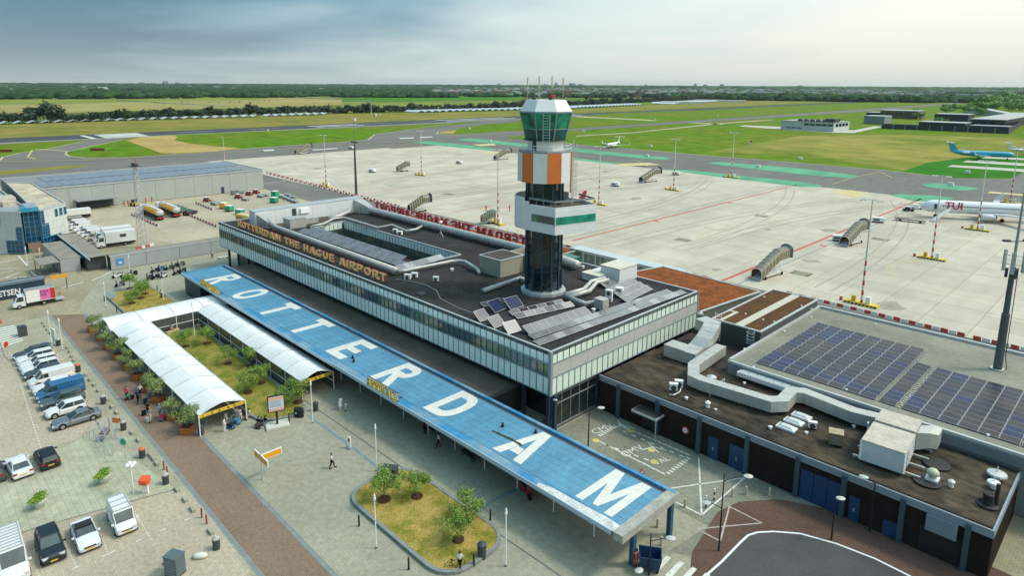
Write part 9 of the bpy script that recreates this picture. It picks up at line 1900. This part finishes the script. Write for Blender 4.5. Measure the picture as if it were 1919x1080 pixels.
# windsock and taxiway guard boards
t = thing('windsock', 'orange and white windsock on the grass right of the tower', 'windsock', (-187.8,397.7,0)); MB().cyl((0,0,0),(0,0,6),.12,n=6).build('pole', galv, t); MB().cyl((0,0,6),(-.8,0,4.9),.55,.45,n=8).build('red_band', redp, t); MB().cyl((-.8,0,4.9),(-1.5,0,3.8),.45,.3,n=8).build('white_band', white, t)
for p_, lab in (((-472.8,54.7,0),'dark red runway board at the left edge'), ((-446.6,95.7,0),'dark red runway board on the first grass island')): t = thing('runway_sign', lab, 'runway sign', p_, .9); MB().box(-4,4,-.2,.2,.2,1.6).build('board', mat('board_dark_red', (.20,.03,.02), .6), t); MB().box(-3.9,-3.7,-.1,.1,0,.2).build('leg', black, t)
bx = MB().box(-.9,.9,-.5,.5,0,1.3).mesh('marker_box', white)
for p_ in ((-242.6,367.9,0), (-144.4,366,0), (-208.9,314,0), (-144,313.9,0), (-360.1,442,0), (-426.7,800.1,0), (-431.4,660.4,0), (-63,315.1,0), (-342,316.2,0), (-730,479.2,0), (-940.2,159.7,0), (-542.3,243.4,0), (-489.8,1446.1,0), (-496.5,1854.8,0), (-67.3,366.1,0), (-449.2,389.6,0)): o = bpy.data.objects.new('marker_box', bx); COL.objects.link(o); o.location = p_; tag(o, 'small white marker box on the airfield', 'marker', 'marker boxes on the airfield')
t = thing('approach_mast', 'tall thin mast at the far side of the runway near the hedge', 'mast', (-718.3,458.8,0)); MB().cyl((0,0,0),(0,0,16),.3,.15,n=5).build('pole', white, t); MB().box(6,11,-1.5,1.5,0,3).build('hut', mat('hut_cream', (.60,.55,.40), .7), t)
t = thing('glide_mast', 'short red and white mast right of the tall one beyond the runway', 'mast', (-700.9,553.1,0)); MB().cyl((0,0,0),(0,0,5),.25,n=5).build('lower_pole', redp, t); MB().cyl((0,0,5),(0,0,10),.25,n=5).build('upper_pole', white, t)
# rows of solar tables beyond the runway: a zigzag of pale surfaces
def tables(label, pts, wd, hgt, step):
 b = MB()
 for p, q in zip(pts, pts[1:]):
  L = hypot(q[0]-p[0], q[1]-p[1]); n = int(L/step); ux, uy = (q[0]-p[0])/L, (q[1]-p[1])/L
  for k in range(n):
   x, y = p[0]+ux*step*k, p[1]+uy*step*k; s_ = step*.5
   for (a0, z0_, a1, z1_) in ((0, .5, s_, hgt), (s_, hgt, step*.97, .5)):
    b.add([(x+ux*a0, y+uy*a0, z0_), (x+ux*a1, y+uy*a1, z1_), (x+ux*a1-wd, y+uy*a1, z1_), (x+ux*a0-wd, y+uy*a0, z0_), (x+ux*a0, y+uy*a0, z0_-.15), (x+ux*a1, y+uy*a1, z1_-.15)], [(0,1,2,3),(4,5,1,0)])
   b.cyl((x+ux*s_, y+uy*s_, 0), (x+ux*s_, y+uy*s_, hgt-.2), .12, n=4)
 return tag(b.build('solar_tables', mat('far_solar_pale', (.62,.66,.68), .3, spec=.6)), label, 'solar panels', kind='stuff')
tables('zigzag rows of pale solar tables beyond the runway at the left', [(-796.5,59.6),(-791.8,90.9),(-779.3,349.6),(-781.3,438.8)], 16, 2.6, 11); tables('pale solar tables beyond the runway left of the tower', [(-758.5,561.2),(-738.7,729.8),(-738.3,885.7),(-764.1,1125)], 34, 3.0, 12); tables('pale solar tables beyond the runway right of the tower', [(-765.5,1246.6),(-814.1,1613.2)], 60, 3.0, 14)
# far woods: many overlapping low crowns, individually too small to count
def woods(name, label, rows_, m_, seed, lean=1.0, jit=1.0):
 random.seed(seed); V = []; F = []
 for (xa, xb, ya, yb, n, r0_, r1_, hh) in rows_:
  for k in range(n):
   x, y = random.uniform(xa, xb), random.uniform(ya, yb); r_ = random.uniform(r0_, r1_); h_ = hh*random.uniform(.6,1.25); o_ = len(V); m = 7
   for (rr_, zz) in ((.75,0),(1.0,.45),(.8,.78),(.35,1.0)):
    for i in range(m): a = 2*pi*i/m+k; j_ = random.uniform(.75,1.25); V.append((x+r_*rr_*j_*cos(a), y+r_*rr_*j_*sin(a), h_*zz*random.uniform(.88,1.1)))
   for q in range(3):
    for i in range(m): F.append((o_+q*m+i, o_+q*m+(i+1) % m, o_+(q+1)*m+(i+1) % m, o_+(q+1)*m+i))
   F.append(tuple(o_+3*m+i for i in range(m)))
 me = bpy.data.meshes.new(name); me.from_pydata(V, [], F); me.materials.append(m_); o = bpy.data.objects.new(name, me); COL.objects.link(o); return tag(o, label, 'woods', kind='stuff')
wd_m = mat('distant_foliage', (.022,.060,.026), .95, n=(.010,.3), col2=(.035,.085,.026), n2=(.04,.35)); wd_m2 = mat('distant_foliage_light', (.04,.10,.026), .95, n=(.008,.3), col2=(.05,.12,.04), n2=(.03,.35))
def fan(u0, u1, d0, d1, n, r0_, r1_, hh):
 """rows spread over bearings: bearing u in degrees from +Y towards -X, distance d"""
 return (u0, u1, d0, d1, n, r0_, r1_, hh)
def woods_fan(name, label, fans, m_, seed):
 random.seed(seed); rows_ = []
 for (u0, u1, d0, d1, n, r0_, r1_, hh) in fans:
  nc_ = max(1, n//14)
  for c_ in range(nc_):
   u = radians(random.uniform(u0,u1)); d_ = d0*((d1/d0)**random.random()); x, y = -sin(u)*d_, cos(u)*d_; k_ = 14; w_ = r1_*random.uniform(3,7)*(d_/d0)**.5
   ta, tb = cos(u)*w_, sin(u)*w_
   for q in range(k_):
    v = random.uniform(-1,1); rows_.append((x+ta*v-r1_, x+ta*v+r1_, y+tb*v-r1_, y+tb*v+r1_, 1, r0_, r1_, hh))
 return woods(name, label, rows_, m_, seed+1)
woods_fan('far_woods', 'dark band of woods along the horizon on the left', [fan(52,98,1900,3000,2600,9,20,13), fan(50,98,3000,6000,3400,14,34,14), fan(30,98,6000,13500,2600,40,90,27)], wd_m, 31)
woods_fan('far_woods', 'broken woods and gardens along the horizon in the middle and right', [fan(10,52,2300,3600,1000,9,20,12), fan(4,55,3200,7000,2100,14,34,13), fan(-2,42,6500,13500,2400,40,90,27), fan(9,30,2000,2800,700,9,18,12)], wd_m2, 41)
woods_fan('far_woods', 'darker tree belts in front of the distant town', [fan(8,30,1900,2300,500,10,20,14), fan(2,12,2400,3400,900,12,26,16), fan(30,50,2100,2600,420,8,16,11)], wd_m, 51)
# distant town: pale and brick coloured boxes too many to count
def town(label, specs, seed):
 random.seed(seed); b = MB(); ms_ = [mat('town_white', (.62,.63,.60), .8), mat('town_grey', (.30,.32,.34), .8), mat('town_brick', (.30,.17,.12), .85), mat('greenhouse_pale', (.50,.58,.62), .4)]
 for (u0, u1, d0, d1, n, s0, s1, h0, h1, wts) in specs:
  for k in range(n):
   u = radians(random.uniform(u0,u1)); d_ = d0*((d1/d0)**random.random()); x, y = -sin(u)*d_, cos(u)*d_; b.m = random.choices(range(4), wts)[0]
   sx_, sy_, hh_ = random.uniform(s0,s1), random.uniform(s0,s1)*.6, random.uniform(h0,h1)*1.35; b.obox((x,y,hh_/2), (sx_, sy_, hh_), u+random.choice((0,pi/2)))
 return tag(b.build('distant_town', ms_), label, 'town', kind='stuff')
town('scattered pale houses and greenhouses of the distant town', [(6,52,2200,6000,1300,10,40,7,14,(5,3,3,1)), (50,95,3000,8000,260,15,50,7,12,(4,3,2,1)), (0,20,2400,6000,260,15,60,7,14,(5,3,2,2))], 61)
def tower_b(p, wd, h, lab, m_): o = MB().box(-wd/2,wd/2,-wd/2,wd/2,0,h).box(-wd*.3,wd*.3,-wd*.3,wd*.3,h,h+3).build('high_rise', m_); o.location = p; tag(o, lab, 'high rise', 'high rises on the horizon')
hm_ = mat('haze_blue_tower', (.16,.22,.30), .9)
random.seed(77)
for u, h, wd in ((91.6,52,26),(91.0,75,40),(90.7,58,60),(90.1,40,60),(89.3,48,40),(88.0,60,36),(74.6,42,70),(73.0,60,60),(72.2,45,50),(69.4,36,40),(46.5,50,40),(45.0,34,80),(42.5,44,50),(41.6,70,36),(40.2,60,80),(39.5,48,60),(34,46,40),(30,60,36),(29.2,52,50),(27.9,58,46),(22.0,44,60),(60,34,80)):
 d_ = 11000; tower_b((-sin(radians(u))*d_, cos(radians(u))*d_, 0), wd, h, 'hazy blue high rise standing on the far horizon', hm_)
for u, d_, L, wd, h, lab, m_ in ((58.7,2700,300,60,8,'long pale blue greenhouse beyond the woods in the middle left','greenhouse_pale'),(56.8,2500,70,40,12,'white shed left of the blue one beyond the fields','town_white'),(54.8,2450,110,40,13,'pale blue shed beyond the fields','greenhouse_pale'),(52.6,2450,50,40,12,'white shed right of the blue one beyond the fields','town_white'),(47,3400,700,60,9,'very long greenhouse left of the tower','greenhouse_pale'),(31.0,1500,90,20,5,'pale roof line right of the tower in the fields','town_white'),(28,1700,120,20,5,'second pale roof line right of the tower','town_white'),(66,2200,110,20,4,'long low white farm sheds in the left fields','town_white'),(7.8,2600,260,60,13,'pale warehouse at the foot of the right woods','greenhouse_pale'),(78,4200,700,40,9,'pale greenhouse strip in the left woods','greenhouse_pale'),(84,5200,500,40,9,'thin pale greenhouse strip far left','greenhouse_pale')):
 o = MB().obox((0,0,h/2),(L,wd,h),0).build('warehouse', MATS[m_]); b_ = (-sin(radians(u))*d_, cos(radians(u))*d_, 0); o.location = b_; o.rotation_euler = (0,0,radians(u)); tag(o, lab, 'warehouse')
# cattle in the field
cow = MB().obox((0,0,1.0),(2.2,.8,.9)).obox((1.3,0,1.4),(.6,.4,.4)).box(-.9,-.7,-.3,.3,0,.6).box(.7,.9,-.3,.3,0,.6).mesh('cow', black)
for p_ in ((-1420.1,515.5,0), (-1371.7,516.7,0), (-1415.7,557.9,0), (-1386,565,0), (-1456.3,614,0), (-1403.7,612.8,0), (-1481.5,660.7,0), (-1431.4,464.5,0), (-1443.8,481.1,0), (-1410.8,641.2,0), (-1465.2,685.1,0), (-1360,533.6,0)): o = bpy.data.objects.new('cow', cow); COL.objects.link(o); o.location = p_; o.rotation_euler = (0,0,random.uniform(0,6)); tag(o, 'dark cow grazing in the far meadow', 'cow', 'cows in the far meadow')

# ------------------------------------------------------------------ the air
me = MB().box(-15500, 2300, -8500, 16500, -1.4, 120).mesh('haze', [])
hz_ = bpy.data.objects.new('haze', me); COL.objects.link(hz_); hz_['kind'] = 'stuff'
hm = bpy.data.materials.new('air'); hm.use_nodes = True; t_ = hm.node_tree; t_.nodes.clear(); o_ = t_.nodes.new('ShaderNodeOutputMaterial'); v_ = t_.nodes.new('ShaderNodeVolumePrincipled'); v_.inputs['Density'].default_value = .00003; v_.inputs['Color'].default_value = (.86,.93,1.0,1); v_.inputs['Anisotropy'].default_value = .2
t_.links.new(v_.outputs[0], o_.inputs['Volume']); me.materials.append(hm)

for o in S.objects:
 if o.parent and o.name.split('.')[0] in ('flange', 'stand', 'support_frame', 'corner_rib', 'skid', 'roof_rail', 'railing', 'gallery_rail', 'stripes', 'escalator_steps', 'window_rail', 'louvre', 'poster_text', 'moss_patch'): o['kind'] = 'stuff'
